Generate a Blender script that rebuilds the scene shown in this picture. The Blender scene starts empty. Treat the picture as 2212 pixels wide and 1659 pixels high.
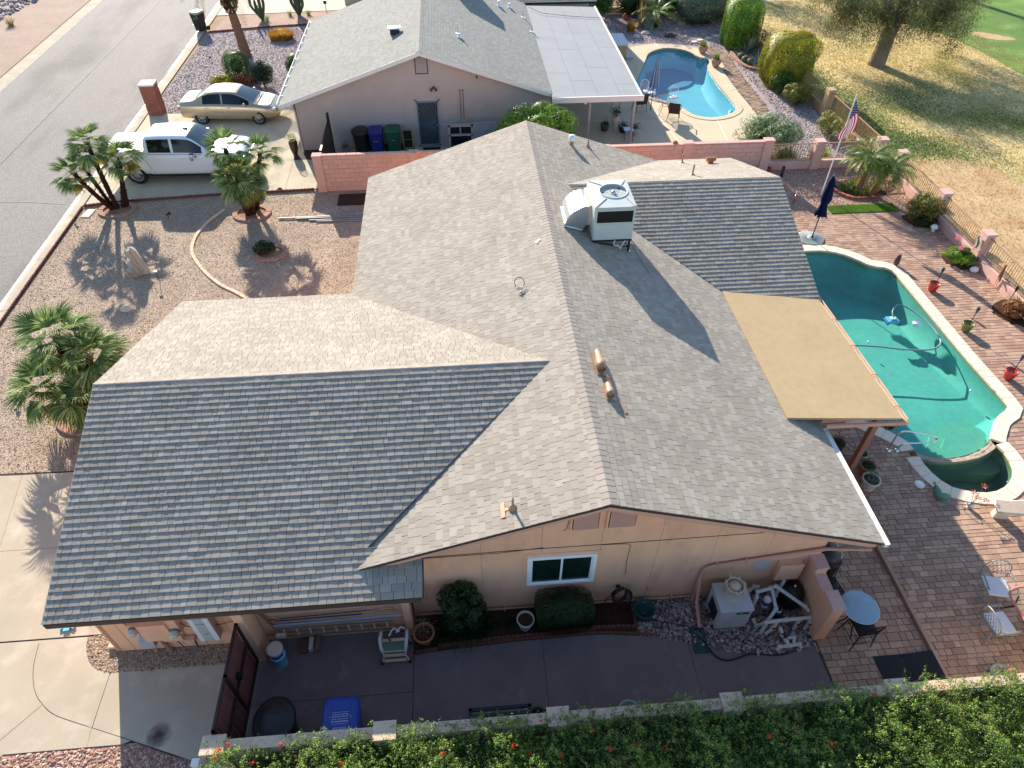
import bpy, bmesh, math, random
import numpy as np
from mathutils import Vector, Matrix
from mathutils.geometry import tessellate_polygon
random.seed(7); RNG=np.random.default_rng(11)
SC=bpy.context.scene; COL=SC.collection
R=math.radians
# ------------------------------------------------------------------ camera
CAM=(-2.382,-7.013,14.547)
cd=bpy.data.cameras.new('camera'); cam=bpy.data.objects.new('camera',cd); COL.objects.link(cam)
_p,_y,_r=R(44.726),R(4.854),R(.324)
F=Vector((math.sin(_y)*math.cos(_p),math.cos(_y)*math.cos(_p),-math.sin(_p)))
RT=Vector((math.cos(_y),-math.sin(_y),0)); UP=RT.cross(F)
R2=RT*math.cos(_r)+UP*math.sin(_r); U2=-RT*math.sin(_r)+UP*math.cos(_r)
m=Matrix.Identity(4)
for i in range(3): m[i][0]=R2[i]; m[i][1]=U2[i]; m[i][2]=-F[i]; m[i][3]=CAM[i]
cam.matrix_world=m
cd.sensor_width=36; cd.sensor_fit='HORIZONTAL'; cd.lens=36*1481/2212; cd.clip_start=.1; cd.clip_end=900
SC.camera=cam
# ------------------------------------------------------------------ light
SUN_EL,SUN_AZ=23.5,161.2      # elevation, heading the light travels (clockwise from +Y)
w=bpy.data.worlds.new('World'); SC.world=w; w.use_nodes=True
nt=w.node_tree; bg=nt.nodes['Background']; sky=nt.nodes.new('ShaderNodeTexSky')
sky.sky_type='NISHITA'; sky.sun_disc=False; sky.sun_elevation=R(SUN_EL); sky.sun_rotation=R(SUN_AZ+180)
sky.altitude=400; sky.air_density=1; sky.dust_density=.5; sky.ozone_density=1.7
nt.links.new(sky.outputs[0],bg.inputs[0]); bg.inputs[1].default_value=.118
sd=bpy.data.lights.new('sun','SUN'); sd.energy=4.7; sd.angle=R(.5); sd.color=(1,.905,.775)
so=bpy.data.objects.new('sun',sd); COL.objects.link(so)
ld=Vector((math.sin(R(SUN_AZ))*math.cos(R(SUN_EL)),math.cos(R(SUN_AZ))*math.cos(R(SUN_EL)),-math.sin(R(SUN_EL))))
so.rotation_euler=(-ld).to_track_quat('Z','Y').to_euler(); so.location=(-10,40,30)
SC.view_settings.view_transform='Standard'; SC.view_settings.look='None'; SC.view_settings.gamma=1
SC.view_settings.use_curve_mapping=False; SC.view_settings.exposure=1.16
SC.render.engine='CYCLES'
# ------------------------------------------------------------------ helpers
def lin(*c):
    return tuple(((x/255)/12.92 if x/255<=.04045 else ((x/255+.055)/1.055)**2.4) for x in c)
class MB:
    """collects polygons that become one mesh"""
    def __init__(s): s.v=[]; s.f=[]; s.t=[]; s.sm=[]
    def poly(s,pts,t=.5,sm=False):
        n=len(s.v); s.v+=[tuple(p) for p in pts]; s.f.append(tuple(range(n,n+len(pts)))); s.t.append(t); s.sm.append(sm)
    def add(s,vs,fs,t=.5,sm=False,mt=None):
        n=len(s.v)
        s.v+=[tuple(mt@Vector(p)) if mt is not None else tuple(p) for p in vs]
        for f in fs: s.f.append(tuple(i+n for i in f)); s.t.append(t); s.sm.append(sm)
        return s
    def box(s,c,d,rz=0,t=.5,mt=None,taper=1.0):
        x,y,z=c; a,b,h=d[0]/2,d[1]/2,d[2]/2; k=taper
        P=[(-a*k,-b*k,-h),(a*k,-b*k,-h),(a*k,b*k,-h),(-a*k,b*k,-h),(-a,-b,h),(a,-b,h),(a,b,h),(-a,b,h)]
        M_=Matrix.Translation((x,y,z))@Matrix.Rotation(rz,4,'Z')
        if mt is not None: M_=mt@M_
        return s.add(P,[(3,2,1,0),(4,5,6,7),(0,1,5,4),(1,2,6,5),(2,3,7,6),(3,0,4,7)],t,False,M_)
    def bx(s,x0,x1,y0,y1,z0,z1,t=.5,mt=None): return s.box(((x0+x1)/2,(y0+y1)/2,(z0+z1)/2),(x1-x0,y1-y0,z1-z0),0,t,mt)
    def lathe(s,prof,n=16,mt=None,t=.5,sm=True,a0=0,a1=2*math.pi,cap=True):
        full=abs(a1-a0-2*math.pi)<1e-6; k=n if full else n+1
        V=[(r*math.cos(a0+(a1-a0)*i/n),r*math.sin(a0+(a1-a0)*i/n),z) for r,z in prof for i in range(k)]
        Fs=[]
        for j in range(len(prof)-1):
            for i in range(n):
                i2=(i+1)%k if full else i+1
                Fs.append((j*k+i,j*k+i2,(j+1)*k+i2,(j+1)*k+i))
        s.add(V,Fs,t,sm,mt)
        if cap and full:
            if prof[0][0]>1e-4: s.add(V[:k],[tuple(reversed(range(k)))],t,False,mt)
            if prof[-1][0]>1e-4: s.add(V[-k:],[tuple(range(k))],t,False,mt)
        return s
    def cyl(s,p0,p1,r0,r1=None,n=10,t=.5,sm=True):
        p0=Vector(p0);p1=Vector(p1);d=p1-p0;r1=r0 if r1 is None else r1
        if d.length<1e-6: return s
        q=d.to_track_quat('Z','Y').to_matrix().to_4x4()
        return s.lathe([(r0,0),(r1,d.length)],n,Matrix.Translation(p0)@q,t,sm)
    def tube(s,pts,r,n=8,closed=False,t=.5,rads=None):
        pts=[Vector(p) for p in pts]; N=len(pts)
        if N<2: return s
        rings=[]; prev=None
        for i,p in enumerate(pts):
            a=pts[(i-1)%N] if (closed or i>0) else p; b=pts[(i+1)%N] if (closed or i<N-1) else p
            d=(b-a).normalized()
            if prev is None: u=d.orthogonal().normalized()
            else:
                u=prev-d*prev.dot(d); u=u.normalized() if u.length>1e-5 else d.orthogonal().normalized()
            prev=u; v=d.cross(u); rr=rads[i] if rads else r
            rings.append([p+(u*math.cos(2*math.pi*k/n)+v*math.sin(2*math.pi*k/n))*rr for k in range(n)])
        V=[q for rg in rings for q in rg]; Fs=[]
        for i in range(N if closed else N-1):
            j=(i+1)%N
            for k in range(n):
                k2=(k+1)%n; Fs.append((i*n+k,i*n+k2,j*n+k2,j*n+k))
        s.add(V,Fs,t,True)
        if not closed: s.add(rings[0],[tuple(reversed(range(n)))],t); s.add(rings[-1],[tuple(range(n))],t)
        return s
    def prism(s,poly,z0,z1,t=.5,bottom=False):
        poly=ccw(poly); n=len(poly); z0f=z0 if callable(z0) else (lambda x,y:z0); z1f=z1 if callable(z1) else (lambda x,y:z1)
        top=[(x,y,z1f(x,y)) for x,y in poly]; bot=[(x,y,z0f(x,y)) for x,y in poly]
        V=top+bot
        if n<=4: Fs=[tuple(range(n))]
        else: Fs=[tuple(tr) if _up(tr,poly) else tuple(reversed(tr)) for tr in tessellate_polygon([[Vector((x,y,0)) for x,y in poly]])]
        if bottom: Fs+= [tuple(n+i for i in reversed(f)) for f in list(Fs)]
        Fs+=[(i,n+i,n+(i+1)%n,(i+1)%n) for i in range(n)]
        return s.add(V,Fs,t)
def _up(tr,P):
    a,b,c=[P[i] for i in tr]; return (b[0]-a[0])*(c[1]-a[1])-(b[1]-a[1])*(c[0]-a[0])>0
def area(p): return sum(p[i][0]*p[(i+1)%len(p)][1]-p[(i+1)%len(p)][0]*p[i][1] for i in range(len(p)))/2
def ccw(p): p=[tuple(q[:2]) for q in p]; return p if area(p)>0 else p[::-1]
def finish(o,label=None,cat=None,group=None,kind=None):
    if label: o['label']=label
    if cat: o['category']=cat
    if group: o['group']=group
    if kind: o['kind']=kind
    return o
def mesh_of(name,mb,mat):
    me=bpy.data.meshes.new(name); me.from_pydata(mb.v,[],mb.f)
    if mb.t:
        a=me.attributes.new('tint','FLOAT','FACE'); a.data.foreach_set('value',np.array(mb.t,dtype=np.float32))
        me.polygons.foreach_set('use_smooth',mb.sm)
    if mat: me.materials.append(mat)
    me.update(); return me
def obj(name,mb,mat,parent=None,label=None,cat=None,group=None,kind=None,bevel=0,loc=None):
    o=bpy.data.objects.new(name,mesh_of(name,mb,mat)); COL.objects.link(o)
    if parent: o.parent=parent
    if loc: o.location=loc
    if bevel:
        b=o.modifiers.new('b','BEVEL'); b.width=bevel; b.segments=2; b.limit_method='ANGLE'; b.angle_limit=R(50)
    return finish(o,label,cat,group,kind)
def thing(name,label,cat,loc=(0,0,0),rz=0,group=None):
    o=bpy.data.objects.new(name,None); COL.objects.link(o); o.location=loc; o.rotation_euler=(0,0,rz)
    o.empty_display_size=.1
    return finish(o,label,cat,group)
def rawmesh(name,V,Fq,tint,mat,parent=None,smooth=False,**k):
    """numpy mesh: V (n,3), Fq (m,k) all faces with k corners"""
    V=np.asarray(V,dtype=np.float32); Fq=np.asarray(Fq,dtype=np.int32); kf=Fq.shape[1]; m_=len(Fq)
    me=bpy.data.meshes.new(name); me.vertices.add(len(V)); me.vertices.foreach_set('co',V.ravel())
    me.loops.add(m_*kf); me.loops.foreach_set('vertex_index',Fq.ravel())
    me.polygons.add(m_); me.polygons.foreach_set('loop_start',np.arange(0,m_*kf,kf,dtype=np.int32))
    me.update(calc_edges=True)
    if smooth: me.polygons.foreach_set('use_smooth',np.ones(m_,dtype=bool))
    a=me.attributes.new('tint','FLOAT','FACE'); a.data.foreach_set('value',np.asarray(tint,dtype=np.float32))
    me.materials.append(mat)
    o=bpy.data.objects.new(name,me); COL.objects.link(o)
    if parent: o.parent=parent
    return finish(o,**k)
def copy_tree(o,parent=None,loc=None,rz=None,label=None,scale=None):
    c=o.copy(); COL.objects.link(c)
    if parent is not None: c.parent=parent
    if loc: c.location=loc
    if rz is not None: c.rotation_euler=(0,0,rz)
    if scale: c.scale=scale if hasattr(scale,'__len__') else (scale,)*3
    if label: c['label']=label
    for ch in list(o.children): copy_tree(ch,c)
    return c
# ------------------------------------------------------------------ materials
def mat(name,col,rough=.8,metal=0,var=.12,scale=2.5,fine=0,fscale=60,bump=0,bscale=80,tint=0,col2=None,thr=(.45,.62),c2scale=None,spec=.5,tintcol=None,coat=0,coords='Object',detail=4,trans=0,stretch=None):
    m_=bpy.data.materials.new(name); m_.use_nodes=True; n=m_.node_tree.nodes; L=m_.node_tree.links
    b=n['Principled BSDF']; b.inputs['Roughness'].default_value=rough; b.inputs['Metallic'].default_value=metal
    b.inputs['Specular IOR Level'].default_value=spec
    if coat: b.inputs['Coat Weight'].default_value=coat; b.inputs['Coat Roughness'].default_value=.04
    tc=n.new('ShaderNodeTexCoord'); src=tc.outputs[coords]
    if stretch:
        mp=n.new('ShaderNodeMapping'); mp.inputs['Scale'].default_value=stretch; L.new(src,mp.inputs['Vector']); src=mp.outputs[0]
    def noise(sc,det=detail,rg=.6):
        q=n.new('ShaderNodeTexNoise'); q.inputs['Scale'].default_value=sc; q.inputs['Detail'].default_value=det; q.inputs['Roughness'].default_value=rg
        L.new(src,q.inputs['Vector']); return q.outputs['Fac']
    def mr(fac,a,b_,c,d):
        q=n.new('ShaderNodeMapRange'); L.new(fac,q.inputs[0])
        for i,x in enumerate((a,b_,c,d)): q.inputs[i+1].default_value=x
        return q.outputs[0]
    def mul(a,b_):
        q=n.new('ShaderNodeMath'); q.operation='MULTIPLY'; L.new(a,q.inputs[0]); L.new(b_,q.inputs[1]); return q.outputs[0]
    def mixc(fac,A,B):
        q=n.new('ShaderNodeMix'); q.data_type='RGBA'; L.new(fac,q.inputs[0])
        for i,c in ((6,A),(7,B)):
            if isinstance(c,tuple): q.inputs[i].default_value=(*c,1)
            else: L.new(c,q.inputs[i])
        return q.outputs[2]
    cur=col
    if col2: cur=mixc(mr(noise(c2scale or scale),thr[0],thr[1],0,1),col,col2)
    at=None
    if tint or tintcol:
        q=n.new('ShaderNodeAttribute'); q.attribute_name='tint'; at=q.outputs['Fac']
    if tintcol:
        rp=n.new('ShaderNodeValToRGB'); L.new(at,rp.inputs[0]); cr=rp.color_ramp
        for i,c in enumerate(tintcol):
            e=cr.elements[i] if i<2 else cr.elements.new(.5)
            e.position=i/(len(tintcol)-1)
            e.color=(*c,1)
        cr.elements[0].color=(*tintcol[0],1)
        for i,c in enumerate(tintcol): cr.elements[i].color=(*c,1)
        if isinstance(cur,tuple) and not col2: cur=rp.outputs[0]
        else: cur=mixc(mr(noise(.8),.3,.7,.4,.8),cur,rp.outputs[0])
    fac=mr(noise(scale),.3,.7,1-var,1+var)
    if fine: fac=mul(fac,mr(noise(fscale,2),.3,.7,1-fine,1+fine))
    if tint and at: fac=mul(fac,mr(at,0,1,1-tint,1+tint))
    vm=n.new('ShaderNodeVectorMath'); vm.operation='SCALE'
    if isinstance(cur,tuple): vm.inputs[0].default_value=cur
    else: L.new(cur,vm.inputs[0])
    L.new(fac,vm.inputs['Scale']); L.new(vm.outputs[0],b.inputs['Base Color'])
    if bump:
        bp=n.new('ShaderNodeBump'); bp.inputs['Strength'].default_value=min(1,bump); bp.inputs['Distance'].default_value=.01*max(1,bump)
        L.new(noise(bscale,3),bp.inputs['Height']); L.new(bp.outputs[0],b.inputs['Normal'])
    if trans:
        b.inputs['Subsurface Weight'].default_value=0
        tr=n.new('ShaderNodeBsdfTranslucent'); L.new(vm.outputs[0],tr.inputs[0]); ms=n.new('ShaderNodeMixShader'); ms.inputs[0].default_value=trans
        L.new(b.outputs[0],ms.inputs[1]); L.new(tr.outputs[0],ms.inputs[2]); L.new(ms.outputs[0],n['Material Output'].inputs[0])
    return m_
def gravel(name,cols,cell=38,var=.2,bump=.8,rough=.9):
    m_=bpy.data.materials.new(name); m_.use_nodes=True; n=m_.node_tree.nodes; L=m_.node_tree.links; b=n['Principled BSDF']
    b.inputs['Roughness'].default_value=rough; b.inputs['Specular IOR Level'].default_value=.25
    tc=n.new('ShaderNodeTexCoord'); vo=n.new('ShaderNodeTexVoronoi'); vo.inputs['Scale'].default_value=cell; L.new(tc.outputs['Object'],vo.inputs['Vector'])
    sep=n.new('ShaderNodeSeparateColor'); L.new(vo.outputs['Color'],sep.inputs[0])
    rp=n.new('ShaderNodeValToRGB'); cr=rp.color_ramp; L.new(sep.outputs[0],rp.inputs[0])
    while len(cr.elements)<len(cols): cr.elements.new(.5)
    for i in range(len(cols)): cr.elements[i].position=i/(len(cols)-1)
    for i,c in enumerate(cols): cr.elements[i].color=(*c,1)
    no=n.new('ShaderNodeTexNoise'); no.inputs['Scale'].default_value=.7; no.inputs['Detail'].default_value=6; no.inputs['Roughness'].default_value=.65; L.new(tc.outputs['Object'],no.inputs['Vector'])
    mr=n.new('ShaderNodeMapRange'); L.new(no.outputs[0],mr.inputs[0]); mr.inputs[1].default_value=.3; mr.inputs[2].default_value=.7; mr.inputs[3].default_value=1-var; mr.inputs[4].default_value=1+var
    vm=n.new('ShaderNodeVectorMath'); vm.operation='SCALE'; L.new(rp.outputs[0],vm.inputs[0]); L.new(mr.outputs[0],vm.inputs['Scale']); L.new(vm.outputs[0],b.inputs['Base Color'])
    bp=n.new('ShaderNodeBump'); bp.invert=True; bp.inputs['Strength'].default_value=bump; bp.inputs['Distance'].default_value=.012
    L.new(vo.outputs['Distance'],bp.inputs['Height']); L.new(bp.outputs[0],b.inputs['Normal'])
    return m_
MT={}
SHG=[lin(153,144,132),lin(159,150,138),lin(166,158,146)]
MT['shingle']=mat('shingle',SHG[1],.92,var=.08,scale=.7,fine=.2,fscale=160,tint=.03,tintcol=SHG,bump=.35,bscale=260,spec=.2)
MT['shingle_n']=mat('shingle_grey',lin(140,140,134),.92,var=.05,scale=.8,fine=.12,fscale=140,tint=.02,tintcol=[lin(137,137,131),lin(141,141,135),lin(146,146,140)],bump=.3,bscale=260,spec=.2)
MT['cap']=mat('ridge cap',lin(157,147,137),.92,var=.05,fine=.15,fscale=160,tint=.09,bump=.3,bscale=260,spec=.2)
MT['felt']=mat('roof felt',lin(42,40,40),.95,var=.1)
MT['peach']=mat('peach stucco',lin(236,180,144),.9,var=.08,scale=1.1,col2=lin(214,158,126),thr=(.56,.8),c2scale=1.7,stretch=(1.4,1,.6),fine=.03,fscale=200,bump=.25,bscale=180,spec=.2)
MT['peach_d']=mat('peach trim',lin(206,156,132),.85,var=.06,scale=2,spec=.25)
MT['pink']=mat('pink block wall',lin(208,170,158),.93,var=.06,scale=1.5,fine=.06,tint=.05,bump=.5,bscale=160,spec=.15)
MT['cream']=mat('cream wall paint',lin(216,200,176),.9,var=.06,scale=2,fine=.05,bump=.4,bscale=150,spec=.2)
MT['coral']=mat('coral block wall',lin(212,174,156),.93,var=.05,scale=1.5,fine=.06,tint=.05,bump=.5,bscale=160,spec=.15)
MT['tanblock']=mat('tan block wall',lin(186,154,116),.93,var=.08,scale=1.5,fine=.06,bump=.5,bscale=160,spec=.15)
MT['speck']=mat('speckled cap',lin(212,170,158),.92,var=.06,scale=3,fine=.28,fscale=75,bump=.4,bscale=120,spec=.2)
MT['speck_c']=mat('speckled cream cap',lin(214,188,162),.92,var=.06,scale=3,fine=.25,fscale=75,bump=.4,bscale=120,spec=.2)
MT['slatback']=mat('dark vent opening',lin(96,66,56),.9,var=.1)
MT['seamgrey']=mat('grey lap seam',lin(116,118,122),.9,var=.05)
MT['postbrown']=mat('brown peach post paint',lin(150,104,86),.85,var=.06)
MT['mortar']=mat('block wall mortar',lin(182,140,122),.95,var=.1)
MT['brown']=mat('brown fascia',lin(74,56,48),.8,var=.15)
MT['cream_t']=mat('white trim',lin(226,222,214),.6,var=.04,scale=3)
MT['white']=mat('white enamel',lin(232,232,230),.35,var=.03,scale=3)
MT['vinyl']=mat('white vinyl',lin(236,236,232),.4,var=.02)
MT['wallN']=mat('taupe stucco',lin(188,174,164),.92,var=.06,scale=1.2,fine=.05,bump=.3,bscale=160,spec=.15)
MT['wallN_t']=mat('taupe trim',lin(196,180,170),.85,var=.05)
MT['rollroof']=mat('tan rolled roofing',lin(180,158,122),.9,var=.05,scale=1.1,fine=.09,fscale=90,bump=.3,bscale=200,col2=lin(172,150,115),thr=(.4,.8),c2scale=5,spec=.15)
MT['greyroll']=mat('grey rolled roofing',lin(150,152,154),.85,var=.05,scale=.9,fine=.07,fscale=60,bump=.3,bscale=200,spec=.25)
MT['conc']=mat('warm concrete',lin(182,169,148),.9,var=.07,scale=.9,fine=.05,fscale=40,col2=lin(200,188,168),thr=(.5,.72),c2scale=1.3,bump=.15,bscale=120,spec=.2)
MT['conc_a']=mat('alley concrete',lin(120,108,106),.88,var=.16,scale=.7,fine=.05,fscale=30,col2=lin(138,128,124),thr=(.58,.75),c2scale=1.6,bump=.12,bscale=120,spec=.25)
MT['conc_l']=mat('pale concrete',lin(198,188,170),.9,var=.07,scale=.8,fine=.05,fscale=30,bump=.15,bscale=120,spec=.2)
MT['conc_n']=mat('neighbour concrete',lin(196,184,160),.9,var=.08,scale=.8,fine=.05,fscale=30,col2=lin(176,164,142),thr=(.5,.7),c2scale=1,bump=.15,bscale=120,spec=.2)
MT['kooldeck']=mat('cool deck',lin(206,190,162),.93,var=.05,scale=1,fine=.08,fscale=50,bump=.3,bscale=90,spec=.15)
MT['asphalt']=mat('asphalt',lin(132,126,121),.85,var=.06,scale=.25,fine=.3,fscale=30,bump=.6,bscale=40,col2=lin(108,103,99),thr=(.5,.68),c2scale=.35,spec=.3,stretch=(1,.35,1))
MT['seam']=mat('dark joint',lin(70,60,54),.95,var=.1)
MT['tar']=mat('asphalt seal',lin(88,84,82),.6,var=.1)
MT['sheen_mineral']=mat('painted sheen and mineral streak on gutter',lin(240,238,236),.5,var=.05,scale=6,spec=.5)  # white colour paints the sunlit sheen along with the mineral band
MT['dirt']=mat('bed soil',lin(74,54,42),.95,var=.25,scale=6,fine=.3,fscale=50,bump=1,bscale=50,spec=.1)
MT['soil']=mat('tan soil',lin(156,122,92),.95,var=.15,scale=4,fine=.15,fscale=50,bump=.6,bscale=50,spec=.1)
MT['gravel']=gravel('tan pink gravel',[lin(118,98,84),lin(172,148,126),lin(196,174,148),lin(140,122,108),lin(200,182,160)],42)
MT['gravel_n']=gravel('mauve gravel',[lin(120,106,108),lin(164,150,148),lin(142,128,128),lin(196,182,176),lin(134,118,122)],26)
MT['gravel_b']=gravel('pinkish backyard gravel',[lin(132,100,88),lin(170,138,118),lin(150,118,106),lin(192,164,142)],28)
MT['gravel_f']=gravel('brown gravel',[lin(140,116,100),lin(168,144,126),lin(154,132,118)],24,.12,.6)
MT['stone']=mat('gravel stones',(.3,.2,.15),.9,var=.1,tint=.1,tintcol=[lin(130,110,94),lin(168,146,124),lin(194,174,150)],spec=.2)
MT['stone_p']=mat('red gravel stones',(.3,.2,.15),.9,var=.1,tint=.12,tintcol=[lin(150,104,92),lin(190,150,132),lin(216,190,170)],spec=.2)
MT['stone_n']=mat('mauve stones',(.3,.2,.15),.85,var=.1,tint=.12,tintcol=[lin(96,80,86),lin(140,124,126),lin(190,176,172)],spec=.35)
MT['river']=mat('river pebbles',(.3,.2,.15),.6,var=.12,tint=.16,tintcol=[lin(84,72,72),lin(138,112,104),lin(182,168,158)],spec=.4)
MT['drygrass']=mat('dormant turf',lin(204,184,132),.97,var=.14,scale=.6,fine=.25,fscale=22,col2=lin(138,140,70),thr=(.5,.72),c2scale=.22,bump=1,bscale=30,spec=.05)
MT['greengrass']=mat('fairway turf',lin(104,130,72),.95,var=.14,scale=.5,fine=.15,fscale=22,col2=lin(118,148,76),c2scale=.6,bump=.8,bscale=30,spec=.08)
MT['bare']=mat('bare dirt track',lin(196,166,128),.97,var=.1,scale=.9,fine=.12,fscale=20,col2=lin(180,144,104),thr=(.5,.7),c2scale=.7,bump=.5,bscale=25,spec=.05)
MT['ground']=mat('desert ground',lin(168,142,116),.97,var=.12,scale=.4,fine=.15,fscale=20,bump=.5,bscale=25,spec=.05)
MT['paver']=mat('tumbled pavers',(.3,.2,.15),.9,var=.08,scale=3,fine=.1,fscale=90,tint=.08,tintcol=[lin(162,130,114),lin(173,142,122),lin(182,153,132)],bump=.5,bscale=110,spec=.15)
MT['paversand']=mat('paver joint sand',lin(74,56,48),.95,var=.15)
MT['coping']=mat('travertine coping',lin(226,210,188),.75,var=.06,scale=3,fine=.05,tint=.05,bump=.2,bscale=100)
MT['brick']=mat('red brick',lin(160,96,80),.9,var=.15,scale=5,fine=.12,tint=.14,bump=.4,bscale=90,spec=.2)
MT['scallop']=mat('scalloped red edging',lin(118,76,66),.92,var=.15,scale=6,tint=.12,bump=.5,bscale=80,spec=.15)
MT['bedbrick']=mat('pinkish ring stones',lin(178,138,120),.9,var=.12,scale=5,fine=.1,tint=.1,bump=.4,bscale=80,spec=.2)
MT['palebrick']=mat('cream edging stones',lin(216,188,160),.9,var=.08,scale=5,tint=.06,bump=.3,bscale=80)
MT['iron']=mat('tan painted iron',lin(170,136,100),.6,var=.1)
MT['black']=mat('black plastic',lin(26,27,29),.45,var=.1,scale=4)
MT['blackmetal']=mat('black metal',lin(30,28,28),.45,metal=.3,var=.1)
MT['rubber']=mat('tyre rubber',lin(24,24,25),.8,var=.1)
MT['blue']=mat('blue recycling plastic',lin(28,66,150),.4,var=.06,scale=3)
MT['navyb']=mat('dark blue cart plastic',lin(28,44,120),.45,var=.06)
MT['green']=mat('green cart plastic',lin(24,88,62),.45,var=.06)
MT['galv']=mat('galvanised sheet',lin(205,212,214),.28,metal=.85,var=.05,scale=3)
MT['acpaint']=mat('grey enamel cabinet',lin(186,192,186),.45,var=.04,scale=3,spec=.5)
MT['grille']=mat('dark coil grille',lin(40,46,52),.5,metal=.3,var=.1)
MT['chrome']=mat('polished steel',lin(220,222,224),.12,metal=1,var=.02)
MT['alu']=mat('aluminium',lin(190,192,194),.35,metal=.9,var=.05)
MT['bronze']=mat('bronze painted vent',lin(168,134,106),.45,metal=.2,var=.1)
MT['pvc']=mat('weathered white pvc',lin(206,202,194),.55,var=.07,scale=6)
MT['heater']=mat('grey heater cabinet',lin(190,190,186),.6,var=.07,scale=3)
MT['rustwhite']=mat('stained cream flue',lin(196,180,158),.7,var=.1,scale=12,col2=lin(150,112,84),thr=(.6,.75),c2scale=14)
MT['red']=mat('red glaze',lin(178,32,24),.2,var=.05,coat=.6)
MT['olive']=mat('olive glaze',lin(92,104,30),.2,var=.05,coat=.6)
MT['terra']=mat('terracotta',lin(188,118,86),.85,var=.1,scale=8)
MT['greypot']=mat('grey glazed pot',lin(150,160,154),.4,var=.08)
MT['brownpot']=mat('dark brown pot',lin(74,50,42),.5,var=.12)
MT['navy']=mat('navy canvas',lin(26,36,66),.9,var=.15,scale=8,spec=.1)
MT['stripe']=mat('pale blue striped canvas',lin(150,166,190),.9,var=.1,spec=.1,tint=.35)
MT['cushion']=mat('white cushion cloth',lin(222,220,220),.9,var=.05,scale=10,spec=.1)
MT['tablepink']=mat('coral table frame',lin(206,120,104),.5,var=.06)
MT['frostglass']=mat('frosted table glass',lin(150,172,186),.25,var=.06,scale=5,spec=.7)
MT['greyiron']=mat('grey cast aluminium',lin(150,152,152),.5,metal=.5,var=.1)
MT['wicker']=mat('dark brown wicker',lin(52,40,36),.7,var=.2,scale=30)
MT['carwhite']=mat('white car paint',lin(236,237,238),.25,var=.01,coat=1)
MT['cargold']=mat('champagne metallic paint',lin(186,168,138),.32,metal=.55,var=.02,coat=1)
MT['glass']=mat('tinted car glass',lin(16,22,26),.08,var=.02,spec=.4)
MT['glass_l']=mat('clear car glass',lin(58,78,90),.06,var=.05,spec=.6)
MT['winglass']=mat('window glass',lin(16,38,34),.08,var=.25,scale=4,spec=.8)
MT['redlens']=mat('red lens',lin(150,16,18),.2,var=.05,coat=.5)
MT['lens']=mat('clear lens',lin(190,200,205),.12,var=.05,coat=.5,metal=.3)
MT['seagrn']=mat('verdigris figurine',lin(92,128,112),.6,var=.15,scale=8)
MT['concrete_f']=mat('cast stone',lin(214,200,180),.9,var=.06,scale=6,fine=.12,fscale=50,bump=.4,bscale=90)
MT['bench']=mat('pebbled bench seat',lin(176,160,144),.9,var=.06,fine=.3,fscale=60,bump=.5,bscale=90)
MT['mulch']=mat('bark mulch',lin(70,44,34),.95,var=.3,scale=14,fine=.3,fscale=60,bump=1,bscale=60,spec=.1)
MT['wood']=mat('weathered wood',lin(128,100,76),.85,var=.15,scale=4,stretch=(1,8,8))
MT['bark']=mat('grey bark',lin(128,112,98),.95,var=.2,scale=3,fine=.25,fscale=16,bump=1,bscale=18,spec=.1,stretch=(2,2,.6))
MT['palmbark']=mat('dark fibrous palm trunk',lin(62,42,34),.97,var=.3,scale=10,fine=.3,fscale=50,bump=1,bscale=60,tint=.3,spec=.05)
MT['palmbark2']=mat('tan palm trunk',lin(138,102,78),.97,var=.15,scale=5,fine=.2,fscale=40,bump=1,bscale=40,tint=.2,spec=.05)
MT['turf']=mat('artificial turf',lin(78,124,34),.9,var=.15,scale=2,fine=.25,fscale=90,bump=1,bscale=140,spec=.1)
MT['mat_blk']=mat('black rubber mat',lin(24,25,29),.85,var=.1,fine=.1,fscale=80)
MT['hose']=mat('dark hose',lin(34,38,34),.5,var=.1)
MT['poolhose']=mat('grey pool hose',lin(120,134,142),.4,var=.05)
MT['greenpl']=mat('green splash block',lin(28,72,60),.6,var=.1)
MT['ltblue']=mat('light blue plastic',lin(110,186,214),.4,var=.05)
MT['yellow']=mat('yellow paint',lin(200,170,50),.45,var=.06)
MT['bluegrey']=mat('blue grey door paint',lin(124,142,148),.5,var=.06)
MT['screen']=mat('dark door screen',lin(52,64,68),.6,var=.08)
MT['maroon']=mat('dark maroon gate board',lin(120,72,68),.7,var=.12,tint=.08)
MT['gatebar']=mat('rust brown iron',lin(52,30,28),.6,var=.15)
MT['orangefl']=mat('orange flower petals',lin(226,70,30),.7,var=.1,trans=.3)
MT['yellowfl']=mat('yellow orange blossoms',lin(232,160,30),.7,var=.1,trans=.3)
MT['pinkfl']=mat('pink petals',lin(214,120,150),.7,var=.1,trans=.3)
MT['whitefl']=mat('white blossoms',lin(232,232,222),.7,var=.05,trans=.3)
MT['redfl']=mat('dusty red metal petals',lin(186,84,66),.6,var=.1)
MT['cactus']=mat('woolly cactus spines',lin(210,198,174),.95,var=.15,scale=20,bump=1,bscale=90,stretch=(1,1,.15))
MT['cactgrn']=mat('grey green cactus skin',lin(84,98,62),.7,var=.15,scale=6)
MT['solidbox']=mat('grey utility paint',lin(168,170,172),.5,var=.05)
MT['stucco_t']=mat('tan house stucco',lin(206,184,152),.9,var=.05)
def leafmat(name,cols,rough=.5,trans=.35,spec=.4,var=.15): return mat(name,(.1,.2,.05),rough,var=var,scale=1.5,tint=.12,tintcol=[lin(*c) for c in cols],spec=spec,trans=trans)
MT['lf_hedge']=leafmat('honeysuckle leaves',[(46,70,26),(92,124,46),(164,184,86)])
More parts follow.
